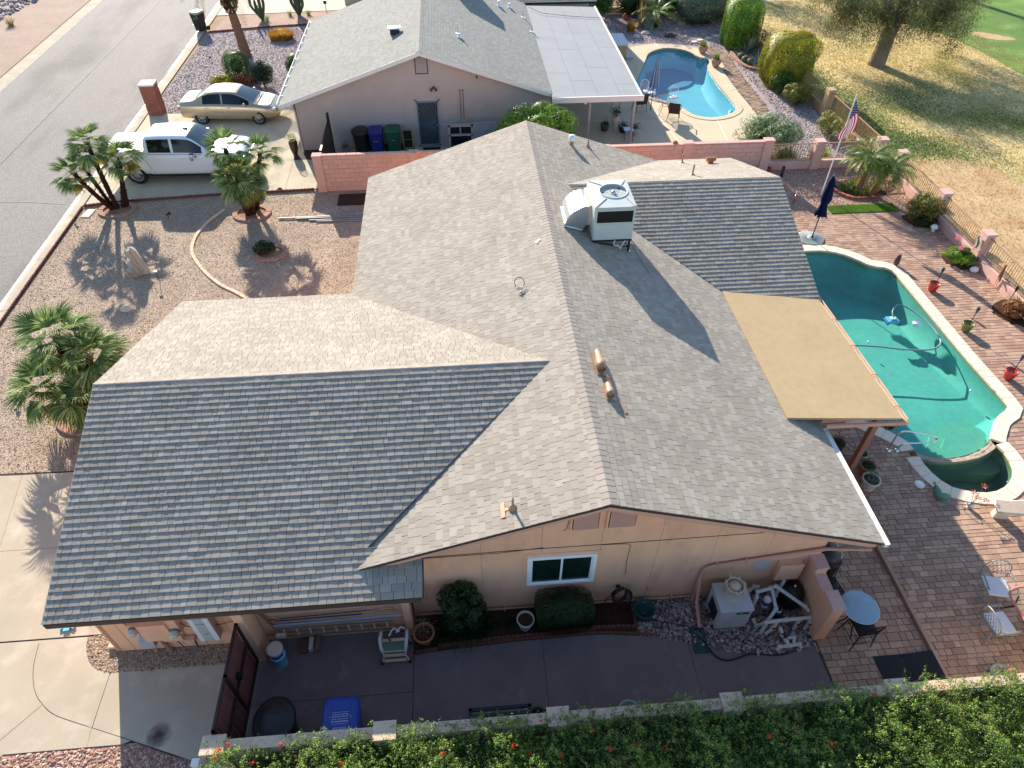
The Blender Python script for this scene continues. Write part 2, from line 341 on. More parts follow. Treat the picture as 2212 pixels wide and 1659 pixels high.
MT['lf_dark']=leafmat('dark green leaves',[(24,42,22),(44,68,34),(70,96,48)])
MT['lf_mid']=leafmat('mid green leaves',[(38,66,26),(66,102,38),(108,140,56)])
MT['lf_bright']=leafmat('bright green leaves',[(56,92,24),(98,140,40),(156,186,66)])
MT['lf_yellow']=leafmat('yellow green leaves',[(80,96,22),(140,146,38),(196,176,54)])
MT['lf_grey']=leafmat('grey green leaves',[(60,78,66),(94,112,94),(140,152,128)])
MT['lf_oleander']=leafmat('oleander leaves',[(50,76,46),(96,124,78),(166,184,140)])
MT['lf_red']=leafmat('reddish foliage',[(96,50,38),(150,92,64),(176,140,72)])
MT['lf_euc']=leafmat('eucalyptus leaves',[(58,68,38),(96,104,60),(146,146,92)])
MT['lf_olive']=leafmat('olive leaves',[(62,78,30),(112,118,48),(160,152,70)])
MT['grassblade']=leafmat('grass blades',[(60,96,30),(104,142,48),(160,176,80)])
MT['orangegrass']=leafmat('orange tipped succulent',[(120,100,40),(190,140,54),(214,170,80)])
MT['drystem']=leafmat('dry stems',[(120,96,66),(168,140,92),(196,172,120)],.8)
MT['frond']=leafmat('fan palm blades',[(64,88,48),(114,138,78),(172,186,120)],rough=.62,trans=.3,spec=.25)
MT['frond_y']=leafmat('yellowing palm blades',[(110,104,42),(150,132,58),(168,130,70)],.6)
MT['frond_p']=leafmat('feather palm leaflets',[(46,78,30),(88,120,44),(150,168,70)],rough=.4,trans=.25)
MT['agave']=leafmat('agave leaves',[(92,116,100),(130,150,130),(170,180,150)],.5,.05)
def water(name,tcol,rough=.02,bump=.25,scale=3.0):
    m_=bpy.data.materials.new(name); m_.use_nodes=True; n=m_.node_tree.nodes; L=m_.node_tree.links
    n.remove(n['Principled BSDF']); out=n['Material Output']
    tr=n.new('ShaderNodeBsdfTransparent'); tr.inputs[0].default_value=(*tcol,1)
    gl=n.new('ShaderNodeBsdfGlossy'); gl.inputs['Roughness'].default_value=rough
    lw=n.new('ShaderNodeLayerWeight'); lw.inputs[0].default_value=.5; pw=n.new('ShaderNodeMath'); pw.operation='POWER'; pw.inputs[1].default_value=4.5; L.new(lw.outputs['Facing'],pw.inputs[0]); fr=n.new('ShaderNodeMath'); fr.operation='MULTIPLY_ADD'; fr.inputs[1].default_value=.55; fr.inputs[2].default_value=.02; L.new(pw.outputs[0],fr.inputs[0])
    no=n.new('ShaderNodeTexNoise'); no.inputs['Scale'].default_value=scale; no.inputs['Detail'].default_value=3
    tc=n.new('ShaderNodeTexCoord'); L.new(tc.outputs['Object'],no.inputs['Vector'])
    bp=n.new('ShaderNodeBump'); bp.inputs['Strength'].default_value=bump; bp.inputs['Distance'].default_value=.03; L.new(no.outputs[0],bp.inputs['Height'])
    L.new(bp.outputs[0],gl.inputs['Normal'])
    mx=n.new('ShaderNodeMixShader'); L.new(fr.outputs[0],mx.inputs[0]); L.new(tr.outputs[0],mx.inputs[1]); L.new(gl.outputs[0],mx.inputs[2]); L.new(mx.outputs[0],out.inputs[0])
    return m_
MT['water']=water('pool water',(.78,.95,.92),.02,.6,3.2)
MT['water_spa']=water('spa water',(.72,.88,.78))
MT['water_n']=water('clear blue water',(.78,.96,.99),.015,.2)
MT['plaster']=mat('teal pool plaster',lin(82,162,152),.8,var=.1,scale=1.1,fine=.07,fscale=6)  # colour mottling stands in for caustic light on the pool floor
MT['plaster_s']=mat('pale step plaster',lin(92,162,144),.8,var=.08,scale=3,fine=.08,fscale=14)
MT['plaster_spa']=mat('grey green spa plaster',lin(100,124,104),.8,var=.1,scale=2)
MT['plaster_n']=mat('blue pool plaster',lin(94,168,184),.8,var=.06,scale=1)
MT['tile']=mat('waterline tile',lin(150,150,126),.4,var=.12,scale=6)
MT['drylf']=leafmat('fallen pale leaves',[(190,180,150),(216,208,180),(232,226,204)],.8)
MT['ledge']=mat('brown ledge stone',lin(178,160,140),.85,var=.12,scale=5,tint=.15,bump=.4,bscale=60)
MT['patchgrass']=mat('green winter turf patch',lin(112,148,52),.95,var=.2,scale=1,fine=.25,fscale=22,col2=lin(176,164,88),thr=(.45,.65),c2scale=1.2,bump=1,bscale=30,spec=.05)
# clear thin pane (table tops)
def pane_mat(name,tcol):
    m_=bpy.data.materials.new(name); m_.use_nodes=True; n=m_.node_tree.nodes; L=m_.node_tree.links
    n.remove(n['Principled BSDF']); tr=n.new('ShaderNodeBsdfTransparent'); tr.inputs[0].default_value=(*tcol,1)
    gl=n.new('ShaderNodeBsdfGlossy'); gl.inputs['Roughness'].default_value=.05; lw=n.new('ShaderNodeLayerWeight'); pw=n.new('ShaderNodeMath'); pw.operation='POWER'; pw.inputs[1].default_value=4; L.new(lw.outputs['Facing'],pw.inputs[0]); fr=n.new('ShaderNodeMath'); fr.operation='MULTIPLY_ADD'; fr.inputs[1].default_value=.6; fr.inputs[2].default_value=.04; L.new(pw.outputs[0],fr.inputs[0])
    mx=n.new('ShaderNodeMixShader'); L.new(fr.outputs[0],mx.inputs[0]); L.new(tr.outputs[0],mx.inputs[1]); L.new(gl.outputs[0],mx.inputs[2]); L.new(mx.outputs[0],n['Material Output'].inputs[0]); return m_
MT['pane']=pane_mat('clear table glass',(.75,.82,.82))
# ------------------------------------------------------------------ generic builders
def clip(poly,a,b,c):
    """keep a*x+b*y<=c"""
    out=[]
    for i in range(len(poly)):
        p,q=poly[i],poly[(i+1)%len(poly)]; dp=a*p[0]+b*p[1]-c; dq=a*q[0]+b*q[1]-c
        if dp<=0: out.append(p)
        if (dp<0<dq) or (dq<0<dp): t=dp/(dp-dq); out.append((p[0]+(q[0]-p[0])*t,p[1]+(q[1]-p[1])*t))
    return out
def clip_convex(sub,conv):
    conv=ccw(conv)
    for i in range(len(conv)):
        p,q=conv[i],conv[(i+1)%len(conv)]; a,b=(q[1]-p[1]),-(q[0]-p[0]); sub=clip(sub,a,b,a*p[0]+b*p[1])
        if len(sub)<3: return []
    return sub
def inside(pt,poly):
    x,y=pt; c=False; n=len(poly)
    for i in range(n):
        x1,y1=poly[i][:2]; x2,y2=poly[(i+1)%n][:2]
        if (y1>y)!=(y2>y) and x<(x2-x1)*(y-y1)/(y2-y1)+x1: c=not c
    return c
def smooth(pts,k=4,closed=False):
    P=[Vector(p) for p in pts]; n=len(P); out=[]
    for i in range(n if closed else n-1):
        g=lambda j: P[j%n] if closed else P[max(0,min(n-1,j))]
        a,b,c,d=g(i-1),g(i),g(i+1),g(i+2)
        for s in range(k):
            t=s/k; out.append(.5*((2*b)+(c-a)*t+(2*a-5*b+4*c-d)*t*t+(3*b-a-3*c+d)*t**3))
    if not closed: out.append(P[-1])
    return out
def resample(pts,step,closed=False):
    P=[Vector(p) for p in pts]+([Vector(pts[0])] if closed else []); L=[0]
    for a,b in zip(P,P[1:]): L.append(L[-1]+(b-a).length)
    n=max(2,round(L[-1]/step)); out=[]; j=0
    for i in range(n+(0 if closed else 1)):
        s=L[-1]*i/n
        while j<len(L)-2 and L[j+1]<s: j+=1
        t=(s-L[j])/max(1e-9,L[j+1]-L[j]); out.append(P[j].lerp(P[j+1],t))
    return out
def sheet(name,poly,z,m_,holes=(),**k):
    """flat ground sheet with optional holes"""
    mb=MB(); loops=[[Vector((x,y,0)) for x,y in ccw(poly)]]+[[Vector((x,y,0)) for x,y in ccw(h)[::-1]] for h in holes]
    flat=[p for l in loops for p in l]; V=[(p.x,p.y,z) for p in flat]; Fs=[]
    for tr in tessellate_polygon(loops):
        a,b,c=[flat[i] for i in tr]; Fs.append(tuple(tr) if (b-a).cross(c-a).z>0 else tuple(reversed(tr)))
    mb.add(V,Fs); return obj(name,mb,m_,**k)
def piece_prism(P,h0,h1,t,mt):
    """P list of (u,v,height) top; extruded to 0-ish"""
    n=len(P); V=[(u,v,h) for u,v,h in P]+[(u,v,h0) for u,v,h in P]
    mb=MB(); mb.add(V,[tuple(range(n))]+[(i,n+i,n+(i+1)%n,(i+1)%n) for i in range(n)],t,False,mt); return mb
def emit_pieces(pieces,name,parent,m_,limit=300,stuffname=None):
    """pieces: list of (centre,MB); nearest `limit` become parts, the rest one part of kind stuff"""
    c=Vector(CAM); pieces.sort(key=lambda q:(Vector(q[0])-c).length)
    for _,mb in pieces[:limit]: obj(name,mb,m_,parent)
    rest=MB()
    for _,mb in pieces[limit:]:
        n=len(rest.v); rest.v+=mb.v; rest.f+=[tuple(i+n for i in f) for f in mb.f]; rest.t+=mb.t; rest.sm+=mb.sm
    if rest.v: obj(stuffname or name,rest,m_,parent,kind='stuff')
def slope_frame(o,u,v):
    """matrix with local x=u, y=v (upslope), z=normal"""
    u=Vector(u).normalized(); v=Vector(v).normalized(); n=u.cross(v)
    m_=Matrix.Identity(4)
    for i in range(3): m_[i][0]=u[i]; m_[i][1]=v[i]; m_[i][2]=n[i]; m_[i][3]=o[i]
    return m_
def shingles(poly,fr,expo=.143,wr=(.1,.24),th=(.006,.013),lift=.012,rnd=None):
    """poly in frame (u,v) convex; returns pieces"""
    rnd=rnd or random; us=[p[0] for p in poly]; vs=[p[1] for p in poly]; out=[]
    v=min(vs); row=0
    while v<max(vs):
        u=min(us)-rnd.uniform(0,.3)
        while u<max(us):
            w_=rnd.uniform(*wr); v0=v+rnd.uniform(-.003,.003)
            q=clip_convex([(u+.004,v0),(u+w_-.004,v0),(u+w_-.004,v+expo+.012),(u+.004,v+expo+.012)],poly)
            if len(q)>=3 and abs(area(q))>2e-4:
                ta=rnd.uniform(*th); tb=ta+rnd.uniform(-.002,.002); t=rnd.random()
                P=[(a,b,lift+(ta+(tb-ta)*(a-u)/w_)*max(0,1-(b-v0)/(expo+.012))+.0005) for a,b in ccw(q)]
                mb=piece_prism(P,lift-.012,0,t,fr)
                ca=sum(p[0] for p in P)/len(P); cb=sum(p[1] for p in P)/len(P)
                out.append((fr@Vector((ca,cb,0)),mb))
            u+=w_
        v+=expo; row+=1
    return out
def caps(p0,p1,n_left,n_right,step=.14,wid=.15,parent=None,m_=None,lift=.024):
    """ridge caps from p0 to p1; n_* are downslope directions"""
    p0=Vector(p0);p1=Vector(p1);d=(p1-p0).normalized();L=(p1-p0).length;n=int(L/step);nl=Vector(n_left).normalized();nr=Vector(n_right).normalized();up=Vector((0,0,1))
    for i in range(n):
        a=p0+d*(i*step); b=a+d*(step+.02); w2=wid*random.uniform(.96,1.04)
        h0,h1=lift+.008,lift+.002; mb=MB()
        A=[a+nl*w2+up*(h0-.006),a+nl*.05+up*(h0-.002),a+up*h0,a+nr*.05+up*(h0-.002),a+nr*w2+up*(h0-.006)]
        B=[b+nl*w2+up*(h1-.006),b+nl*.05+up*(h1-.002),b+up*h1,b+nr*.05+up*(h1-.002),b+nr*w2+up*(h1-.006)]
        C=[p-up*.016 for p in A]; D=[p-up*.016 for p in B]
        V=A+B+C+D
        Fs=[(k,k+1,k+6,k+5) for k in range(4)]+[(10+k,11+k,1+k,k) for k in range(4)]+[(10,0,5,15),(4,14,19,9)]
        mb.add(V,Fs,random.random()); obj('ridge_cap',mb,m_,parent)
# ---- foliage
def leaf_cloud(pts,nrm,size,asp=.5,jit=.9,seed=1,fold=True,droop=0):
    """pts (n,3) leaf centres, nrm (n,3) preferred normals -> quads"""
    g=np.random.default_rng(seed); n=len(pts); N=nrm+g.normal(0,jit,(n,3)); N/=np.linalg.norm(N,axis=1)[:,None]+1e-9
    A=g.normal(0,1,(n,3)); A[:,2]-=droop; A-=N*(A*N).sum(1)[:,None]; A/=np.linalg.norm(A,axis=1)[:,None]+1e-9; B=np.cross(N,A)
    s=size*g.uniform(.6,1.3,n)[:,None]; w=s*asp
    V=np.stack([pts-A*s,pts+B*w*.5+N*w*.12,pts+A*s,pts-B*w*.5+N*w*.12],1).reshape(-1,3)
    Fq=np.arange(n*4).reshape(-1,4); return V,Fq
def shell_points(n,shape,g,clumps=0,depth=.25,amp=.12):
    """points near the surface of a unit shape; shape: 'ball','box','dome'. returns pts in unit box space and normals"""
    d=g.normal(0,1,(n,3)); d/=np.linalg.norm(d,axis=1)[:,None]
    if shape=='ball' and amp>=.2:
        c0=g.normal(0,1,(30,3)); c0/=np.linalg.norm(c0,axis=1)[:,None]; c0[:,2]=c0[:,2]*.8; rr=g.uniform(.3,.5,30); k=g.integers(0,30,n); base=c0[k]*(1.16-rr[k])[:,None]
        return base+d*(rr[k]*(1-np.abs(g.normal(0,depth*.7,n))))[:,None],d*.8+c0[k]*.4
    if shape=='dome': d[:,2]=np.abs(d[:,2])*1.0-.15
    if shape=='box':
        k=1/(np.sum(np.abs(d)**6,axis=1)**(1/6))[:,None]; p=d*k
    else: p=d.copy()
    c=g.normal(0,1,(40,3)); c/=np.linalg.norm(c,axis=1)[:,None]
    bump=np.sort(d@c.T,axis=1)[:,-1]; bump=(bump-.88)/.12; c2=g.normal(0,1,(160,3)); c2/=np.linalg.norm(c2,axis=1)[:,None]; bump=bump+.5*(np.max(d@c2.T,axis=1)-.965)/.035
    r=1+amp*bump-np.abs(g.normal(0,depth,n)); r=np.clip(r,.3,1.3)
    return p*r[:,None],d
def shrub(label,cat,loc,dims,mt,shape='ball',n=4000,size=.035,name='shrub',amp=.12,depth=.12,group=None,trunk=True,seed=1,asp=.55,jit=.8,flowers=None,lean=0,core=True):
    """dims=(rx,ry,h)"""
    g=np.random.default_rng(seed); t=thing(name,label,cat,loc,0,group); rx,ry,h=dims
    p,d=shell_points(n,shape,g,amp=amp,depth=depth)
    P=p*np.array([rx,ry,h/2])+np.array([0,0,h/2]); P[:,2]=np.maximum(P[:,2],.02)
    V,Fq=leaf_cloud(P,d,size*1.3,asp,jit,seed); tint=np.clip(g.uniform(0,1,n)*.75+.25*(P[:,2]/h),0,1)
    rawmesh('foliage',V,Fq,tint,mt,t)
    tr=MB()
    for k in range(6 if trunk else 0):
        a=g.uniform(0,6.28); e=Vector((math.cos(a)*rx*.5,math.sin(a)*ry*.5,h*.7)); tr.tube([(0,0,0),e*.45+Vector((0,0,.05)),e],.02,6,rads=[.03*max(.5,h),.018,.006])
    if trunk: obj('stem',tr,MT['bark'],t)
    if core:
        ck=.72 if amp>=.2 and shape=='ball' else 1.05
        mb=MB(); prof=[(max(.01,.55*math.sin(a)),h*.5-h*.3*math.cos(a)) for a in [i*math.pi/6 for i in range(7)]]
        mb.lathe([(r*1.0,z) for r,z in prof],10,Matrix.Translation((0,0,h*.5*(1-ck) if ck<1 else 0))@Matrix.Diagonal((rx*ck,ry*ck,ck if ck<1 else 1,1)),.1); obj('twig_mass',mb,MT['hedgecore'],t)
    if flowers:
        nf,fm,fs=flowers; i=g.choice(len(P),nf,replace=False); Q=P[i]*np.array([1.04,1.04,1.03]); V,Fq=leaf_cloud(np.repeat(Q,5,0)+g.normal(0,fs*.5,(nf*5,3)),np.repeat(d[i],5,0),fs,.9,.7,seed+5)
        rawmesh('blossom',V,Fq,g.uniform(0,1,len(Fq)),fm,t)
    return t
MT['twigs']=mat('inner twigs',lin(58,52,34),.95,var=.3,scale=20,spec=.05)
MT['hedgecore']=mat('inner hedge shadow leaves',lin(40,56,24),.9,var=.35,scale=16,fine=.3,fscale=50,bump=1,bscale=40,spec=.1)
def fan_leaf(seed,R_=.42,pet=.35,nseg=22,spread=2.3,droop=.25):
    """fan leaf: petiole along +x from the origin, blades radiating from its tip; returns MB pair"""
    g=random.Random(seed); mb=MB(); hx=pet; R_*=1.12
    mb.tube([(0,0,0),(pet*.5,0,.02),(pet,0,0)],.006,3,t=.9)
    for i in range(nseg):
        a=-spread/2+spread*i/(nseg-1)+g.uniform(-.03,.03); L=R_*(1-.22*abs(a)/(spread/2))*g.uniform(.9,1.08)
        ca,sa=math.cos(a),math.sin(a); w_=.0145*R_/.42; dz=g.uniform(-.5,.3)*.05
        rows=[]
        for s,(k,wd,zz) in enumerate([(.02,.25,0),(.45,1,.02),(.75,.7,-.02*droop*4),(1,.05,-droop*.35+dz)]):
            x,y,z=hx+ca*L*k,sa*L*k,zz*L*2+abs(sa)*.1*L*k
            rows.append([(x-sa*-w_*wd,y+ca*-w_*wd,z),(x,y,z-.012*wd),(x-sa*w_*wd,y+ca*w_*wd,z)])
        V=[p for r in rows for p in r]; Fs=[]
        for s in range(3): Fs+=[(s*3,s*3+1,s*3+4,s*3+3),(s*3+1,s*3+2,s*3+5,s*3+4)]
        mb.add(V,Fs,g.uniform(.1,.95))
    return mb
FANS={}
def fan_mesh(k,sz,mt):
    key=(k,sz,mt)
    if key not in FANS: FANS[key]=mesh_of('frond',fan_leaf(k,R_=.42*sz,pet=.34*sz,nseg=24 if k%2 else 20,spread=2.2+.25*(k%3),droop=.2+.1*(k%3)),MT[mt])
    return FANS[key]
def fan_crown(parent,pos,sz,n,seed,lean=(0,0),minel=-50):
    g=random.Random(seed)
    for i in range(n):
        k=i/n; el=R(80-(80-minel)*k**.8+g.uniform(-8,8)); az=i*2.39996+g.uniform(-.25,.25)
        m_='frond' if k<.86 else 'frond_y'
        o=bpy.data.objects.new('frond',fan_mesh(g.randrange(5),sz*1.0,m_)); COL.objects.link(o); o.parent=parent
        dirv=Vector((math.cos(az)*math.cos(el)+lean[0]*.3,math.sin(az)*math.cos(el)+lean[1]*.3,math.sin(el))).normalized()
        q=Matrix.Rotation(math.atan2(dirv.y,dirv.x),4,'Z')@Matrix.Rotation(-math.asin(dirv.z)+R(g.uniform(-6,16)),4,'Y')@Matrix.Rotation(g.uniform(-.35,.35),4,'X')
        s=g.uniform(.8,1.12)*(1 if k>.1 else .8)
        o.matrix_local=Matrix.Translation(pos)@q@Matrix.Scale(s,4)
def palm_trunk(mb,p0,p1,r0,r1,seed,bend=.1,n=14):
    g=random.Random(seed); p0=Vector(p0);p1=Vector(p1);c=p0.lerp(p1,.5)+Vector((g.uniform(-1,1),g.uniform(-1,1),0))*bend
    pts=[];rad=[]
    N=26
    for i in range(N+1):
        t=i/N; p=p0*(1-t)**2+c*2*t*(1-t)+p1*t*t; pts.append(p); rad.append((r0+(r1-r0)*t)*(1+.14*(i%2))*g.uniform(.93,1.07))
    mb.tube(pts,.1,n,rads=rad)
    # leaf-base stubs
    for i in range(int((p1-p0).length*70)):
        t=g.random(); p=p0*(1-t)**2+c*2*t*(1-t)+p1*t*t; a=g.uniform(0,6.28); rr=(r0+(r1-r0)*t)
        q=p+Vector((math.cos(a),math.sin(a),0))*rr*.9; e=q+Vector((math.cos(a),math.sin(a),.9))*.045
        mb.cyl(q,e,.014,.004,4,t=g.random())
def feather(seed,L=1.3,nl=34,ll=.3,arch=.5):
    g=random.Random(seed); mb=MB(); pts=[]
    for i in range(11):
        t=i/10; pts.append(Vector((L*t*math.cos(arch*t*.8),0,L*(.55*t-arch*1.15*t*t))))
    mb.tube(pts,.01,4,rads=[.014-.011*i/10 for i in range(11)],t=.6)
    for i in range(nl):
        t=.12+.88*i/nl; k=min(9,int(t*10)); p=pts[k].lerp(pts[k+1],t*10-k); d=(pts[k+1]-pts[k]).normalized()
        for sgn in (-1,1):
            l=ll*math.sin(math.pi*min(1,.15+t*.85))**.6*g.uniform(.8,1.1)+.03
            out=(d*.75+Vector((0,sgn,0))*.8+Vector((0,0,.15))).normalized(); e=p+out*l-Vector((0,0,l*.35)); m1=p+out*l*.5
            s=d*.011; mb.add([p-s*.5,p+s*.5,m1+s,e,m1-s],[(0,1,2,4),(4,2,3)],g.random())
    return mb
def feather_crown(parent,pos,n,L,seed,ll=.3,arch=.55,mt='frond_p',yellow=.12):
    g=random.Random(seed); ms=[mesh_of('frond',feather(seed+k,L,30,ll,arch),MT[mt]) for k in range(3)]; my=mesh_of('frond',feather(seed+9,L,30,ll,arch*1.3),MT['frond_y'])
    for i in range(n):
        k=i/n; o=bpy.data.objects.new('frond',my if k>1-yellow else ms[i%3]); COL.objects.link(o); o.parent=parent
        pit=R(-35+70*k+g.uniform(-8,8)); az=i*2.39996+g.uniform(-.2,.2)
        o.matrix_local=Matrix.Translation(pos)@Matrix.Rotation(az,4,'Z')@Matrix.Rotation(pit,4,'Y')@Matrix.Rotation(g.uniform(-.3,.3),4,'X')@Matrix.Scale(g.uniform(.85,1.1),4)
def blades(n,rad,h,seed,w_=.008,spread=.8,mt='grassblade',name='blade_tuft',parent=None,curve=.4,segs=3):
    g=np.random.default_rng(seed); V=[];Fq=[];T=[]
    for i in range(n):
        a=g.uniform(0,6.28); r0=rad*math.sqrt(g.uniform(0,1))*.35; th=g.uniform(0,spread); b=a+g.normal(0,.4); L=h*g.uniform(.6,1.15)
        px,py=math.cos(a)*r0,math.sin(a)*r0; nx,ny=-math.sin(b),math.cos(b); base=len(V); x=px;y=py;z=0
        for s in range(segs+1):
            t=s/segs; an=th+curve*t; ww=w_*(1-t)**.7+.0008
            V+= [(x-nx*ww,y-ny*ww,z),(x+nx*ww,y+ny*ww,z)]
            x+=math.cos(b)*math.sin(an)*L/segs; y+=math.sin(b)*math.sin(an)*L/segs; z+=math.cos(an)*L/segs
        for s in range(segs): Fq.append((base+2*s,base+2*s+1,base+2*s+3,base+2*s+2)); T.append(0)
        tt=g.uniform(0,1); T[-segs:]=[tt]*segs
    return rawmesh(name,V,Fq,T,MT[mt],parent)
def stones(name,poly,n,size,mt,z=0,seed=3,flat=.6,parent=None,kind='stuff',label=None,avoid=()):
    g=np.random.default_rng(seed); xs=[p[0] for p in poly]; ys=[p[1] for p in poly]; pts=[]
    while len(pts)<n:
        X=g.uniform(min(xs),max(xs),n*2); Y=g.uniform(min(ys),max(ys),n*2)
        for x,y in zip(X,Y):
            if inside((x,y),poly) and not any(inside((x,y),a) for a in avoid):
                pts.append((x,y))
                if len(pts)>=n: break
    P=np.array(pts); s=size*g.lognormal(0,.3,n)
    base=np.array([(1,0,0),(.45,.85,.0),(-.55,.8,0),(-1,0,0),(-.5,-.85,0),(.5,-.8,0),(.25,.3,1),(-.35,-.2,.95)])
    tri=np.array([(0,1,6),(1,2,6),(2,3,7),(3,4,7),(4,5,7),(5,0,6),(6,2,7),(6,7,5)])
    a=g.uniform(0,6.28,n); asp=g.uniform(.6,1,n); j=g.uniform(.8,1.2,(n,8,3))
    V=base[None]*j; V[:,:,1]*=asp[:,None]; ca,sa=np.cos(a)[:,None],np.sin(a)[:,None]
    X=V[:,:,0]*ca-V[:,:,1]*sa; Y=V[:,:,0]*sa+V[:,:,1]*ca; Z=V[:,:,2]*flat
    tl=g.normal(0,.25,(n,2)); Z=Z+X*tl[:,:1]+Y*tl[:,1:]
    W=np.stack([X*s[:,None]+P[:,0:1],Y*s[:,None]+P[:,1:2],Z*s[:,None]+z],2).reshape(-1,3)
    Fq=(tri[None]+np.arange(n)[:,None,None]*8).reshape(-1,3); T=np.repeat(g.uniform(0,1,n),8)
    return rawmesh(name,W,Fq,T,MT[mt],parent,kind=kind,label=label)
def solid_loft(rings,caps_=True):
    mb=MB(); n=len(rings[0]); V=[p for r in rings for p in r]; Fs=[]
    for i in range(len(rings)-1):
        for k in range(n): k2=(k+1)%n; Fs.append((i*n+k,i*n+k2,(i+1)*n+k2,(i+1)*n+k))
    mb.add(V,Fs)
    if caps_: mb.add(rings[0],[tuple(reversed(range(n)))]); mb.add(rings[-1],[tuple(range(n))])
    return mb
def text_part(s,size,mt,parent,mtx,name='lettering',ext=.0008,align='CENTER'):
    c=bpy.data.curves.new(name,'FONT'); c.body=s; c.size=size; c.extrude=ext; c.align_x=align; c.align_y='CENTER'
    o=bpy.data.objects.new('tmp',c); COL.objects.link(o)
    dg=bpy.context.evaluated_depsgraph_get(); me=bpy.data.meshes.new_from_object(o.evaluated_get(dg)); bpy.data.objects.remove(o)
    me.materials.clear(); me.materials.append(mt); p=bpy.data.objects.new(name,me); COL.objects.link(p)
    if parent: p.parent=parent
    p.matrix_local=mtx; return p
# ================================================================== SETTING
POOL_IN=[(10.38,13.86),(11.0,13.85),(11.59,13.65),(12.08,13.24),(12.42,12.78),(12.72,12.66),(12.98,12.58),(13.15,12.3),(13.17,11.8),(13.2,9.5),(13.23,7.5),(13.32,5.75),(13.27,5.5),(13.0,5.33),(12.7,5.17),(12.39,4.84),(12.04,4.43)]
DAM_IN=[(12.04,4.43),(11.7,4.18),(11.2,3.97),(10.65,3.87),(10.1,3.92),(9.72,4.12)]
POOL_L=[(9.72,4.12),(9.62,4.5),(9.02,5.14),(8.5,5.55),(8.3,6.3),(8.35,8),(8.6,11),(9.2,13.1),(9.8,13.75),(10.38,13.86)]
DAM_OUT=[(12.06,4.12),(11.5,3.86),(11.05,3.76),(10.58,3.72),(10.1,3.76),(9.72,3.92)]
SPA_IN=[(12.1,4.2),(12.16,3.8),(12.08,3.36),(11.79,2.99),(11.37,2.72),(10.98,2.62),(10.58,2.66),(10.06,2.85),(9.8,3.23),(9.69,3.62),(9.68,3.95)]
xy=lambda L:[(p[0],p[1]) for p in L]
PIN=xy(smooth(POOL_IN,3))[:-1]; PL=xy(smooth(POOL_L,3))[:-1]; DIN=xy(smooth(DAM_IN,3))[:-1]; DOUT=xy(smooth(DAM_OUT,3)); SIN=xy(smooth(SPA_IN,3))
WATER_MAIN=PIN+DIN+PL
WATER_SPA=SIN+DOUT[::-1][1:-1]
def offset(path,d,closed=False):
    out=[];n=len(path)
    for i in range(n):
        a=path[i-1] if (closed or i) else path[i]; b=path[(i+1)%n] if (closed or i<n-1) else path[i]
        dx,dy=b[0]-a[0],b[1]-a[1]; L=math.hypot(dx,dy) or 1; out.append((path[i][0]-dy/L*d,path[i][1]+dx/L*d))
    return out
# path direction: POOL_IN runs clockwise seen from above -> outward is to the left
PIN_O=offset(PIN,.2); PL_O=offset(PL,.2); SIN_O=offset(SIN,.2)
HOLE=PIN_O[:-1]+SIN_O+PL_O[1:]
POOLN=[(7.3,29.8),(7.7,31.0),(8.7,33.6),(9.08,34.56),(9.72,35.15),(10.4,35.41),(11.25,35.09),(11.72,34.4),(11.9,33.75),(12.35,33.6),(12.35,32.9),(12.0,32.3),(11.9,30.5),(11.88,29.31),(11.95,27.04),(11.78,26.42),(11.25,25.9),(10.5,25.62),(9.9,25.7),(9.4,26.1),(9.1,26.9),(8.6,27.6),(8.1,28.1),(7.5,28.6)]
PN=xy(smooth(POOLN,3,True)); PN_O=offset(PN,.18,True)
BIG=[(-350,-300),(350,-300),(350,420),(-350,420)]
ST=dict(kind='structure')
sheet('ground',BIG,-.034,MT['ground'],[HOLE,PN_O],**ST)
sheet('street',[(-26.3,-120),(-18.2,-120),(-18.2,300),(-26.3,300)],-.024,MT['asphalt'],**ST)
sheet('gravel_lot',[(-60,-120),(-27.1,-120),(-27.1,300),(-60,300)],-.018,MT['gravel_f'],**ST)
mb=MB(); 
for y0 in np.arange(-30,120,3.05): mb.add([(-26.98,y0,-.005),(-26.98,y0+3.03,-.005),(-26.45,y0+3.03,-.01),(-26.45,y0,-.01),(-26.2,y0,-.02),(-26.2,y0+3.03,-.02)],[(0,3,2,1),(3,4,5,2)])
obj('far_kerb',mb,MT['conc'],**ST)
# near rolled kerb with dark joints
kerb=thing('kerb',None,None); kerb['kind']='structure'
for y0 in np.arange(-12,66,3.05):
    mb=MB(); pr=[(-18.23,-.022),(-18.12,-.02),(-17.98,.012),(-17.82,.018),(-17.7,.014)]
    for a,b in zip(pr,pr[1:]): mb.poly([(a[0],y0,a[1]),(b[0],y0,b[1]),(b[0],y0+3.035,b[1]),(a[0],y0+3.035,a[1])])
    obj('kerb_section',mb,MT['conc'],kerb)
mb=MB(); g_=random.Random(4); y=-10
while y<62:
    L=g_.uniform(.25,.8)
    wv=lambda yy:.035+.03*math.sin(yy*1.7)+.018*math.sin(yy*6.1+1)+g_.uniform(-.012,.012)
    a,b=wv(y),wv(y+L)
    if g_.random()<.94 : mb.poly([(-18.20-a*.4,y,-.016),(-18.14+a,y,-.0145),(-18.14+b,y+L,-.0145),(-18.20-b*.4,y+L,-.016)])
    y+=L
obj('kerb_sheen_mineral_streak',mb,MT['sheen_mineral'],**ST)
mb=MB(); mb.tube([(-26.2,19.9,-.022),(-24.5,19.95,-.022),(-22,19.9,-.022),(-20.2,19.75,-.022),(-18.5,19.45,-.022)],.012,4); obj('crack_seal',mb,MT['conc_l'],**ST)
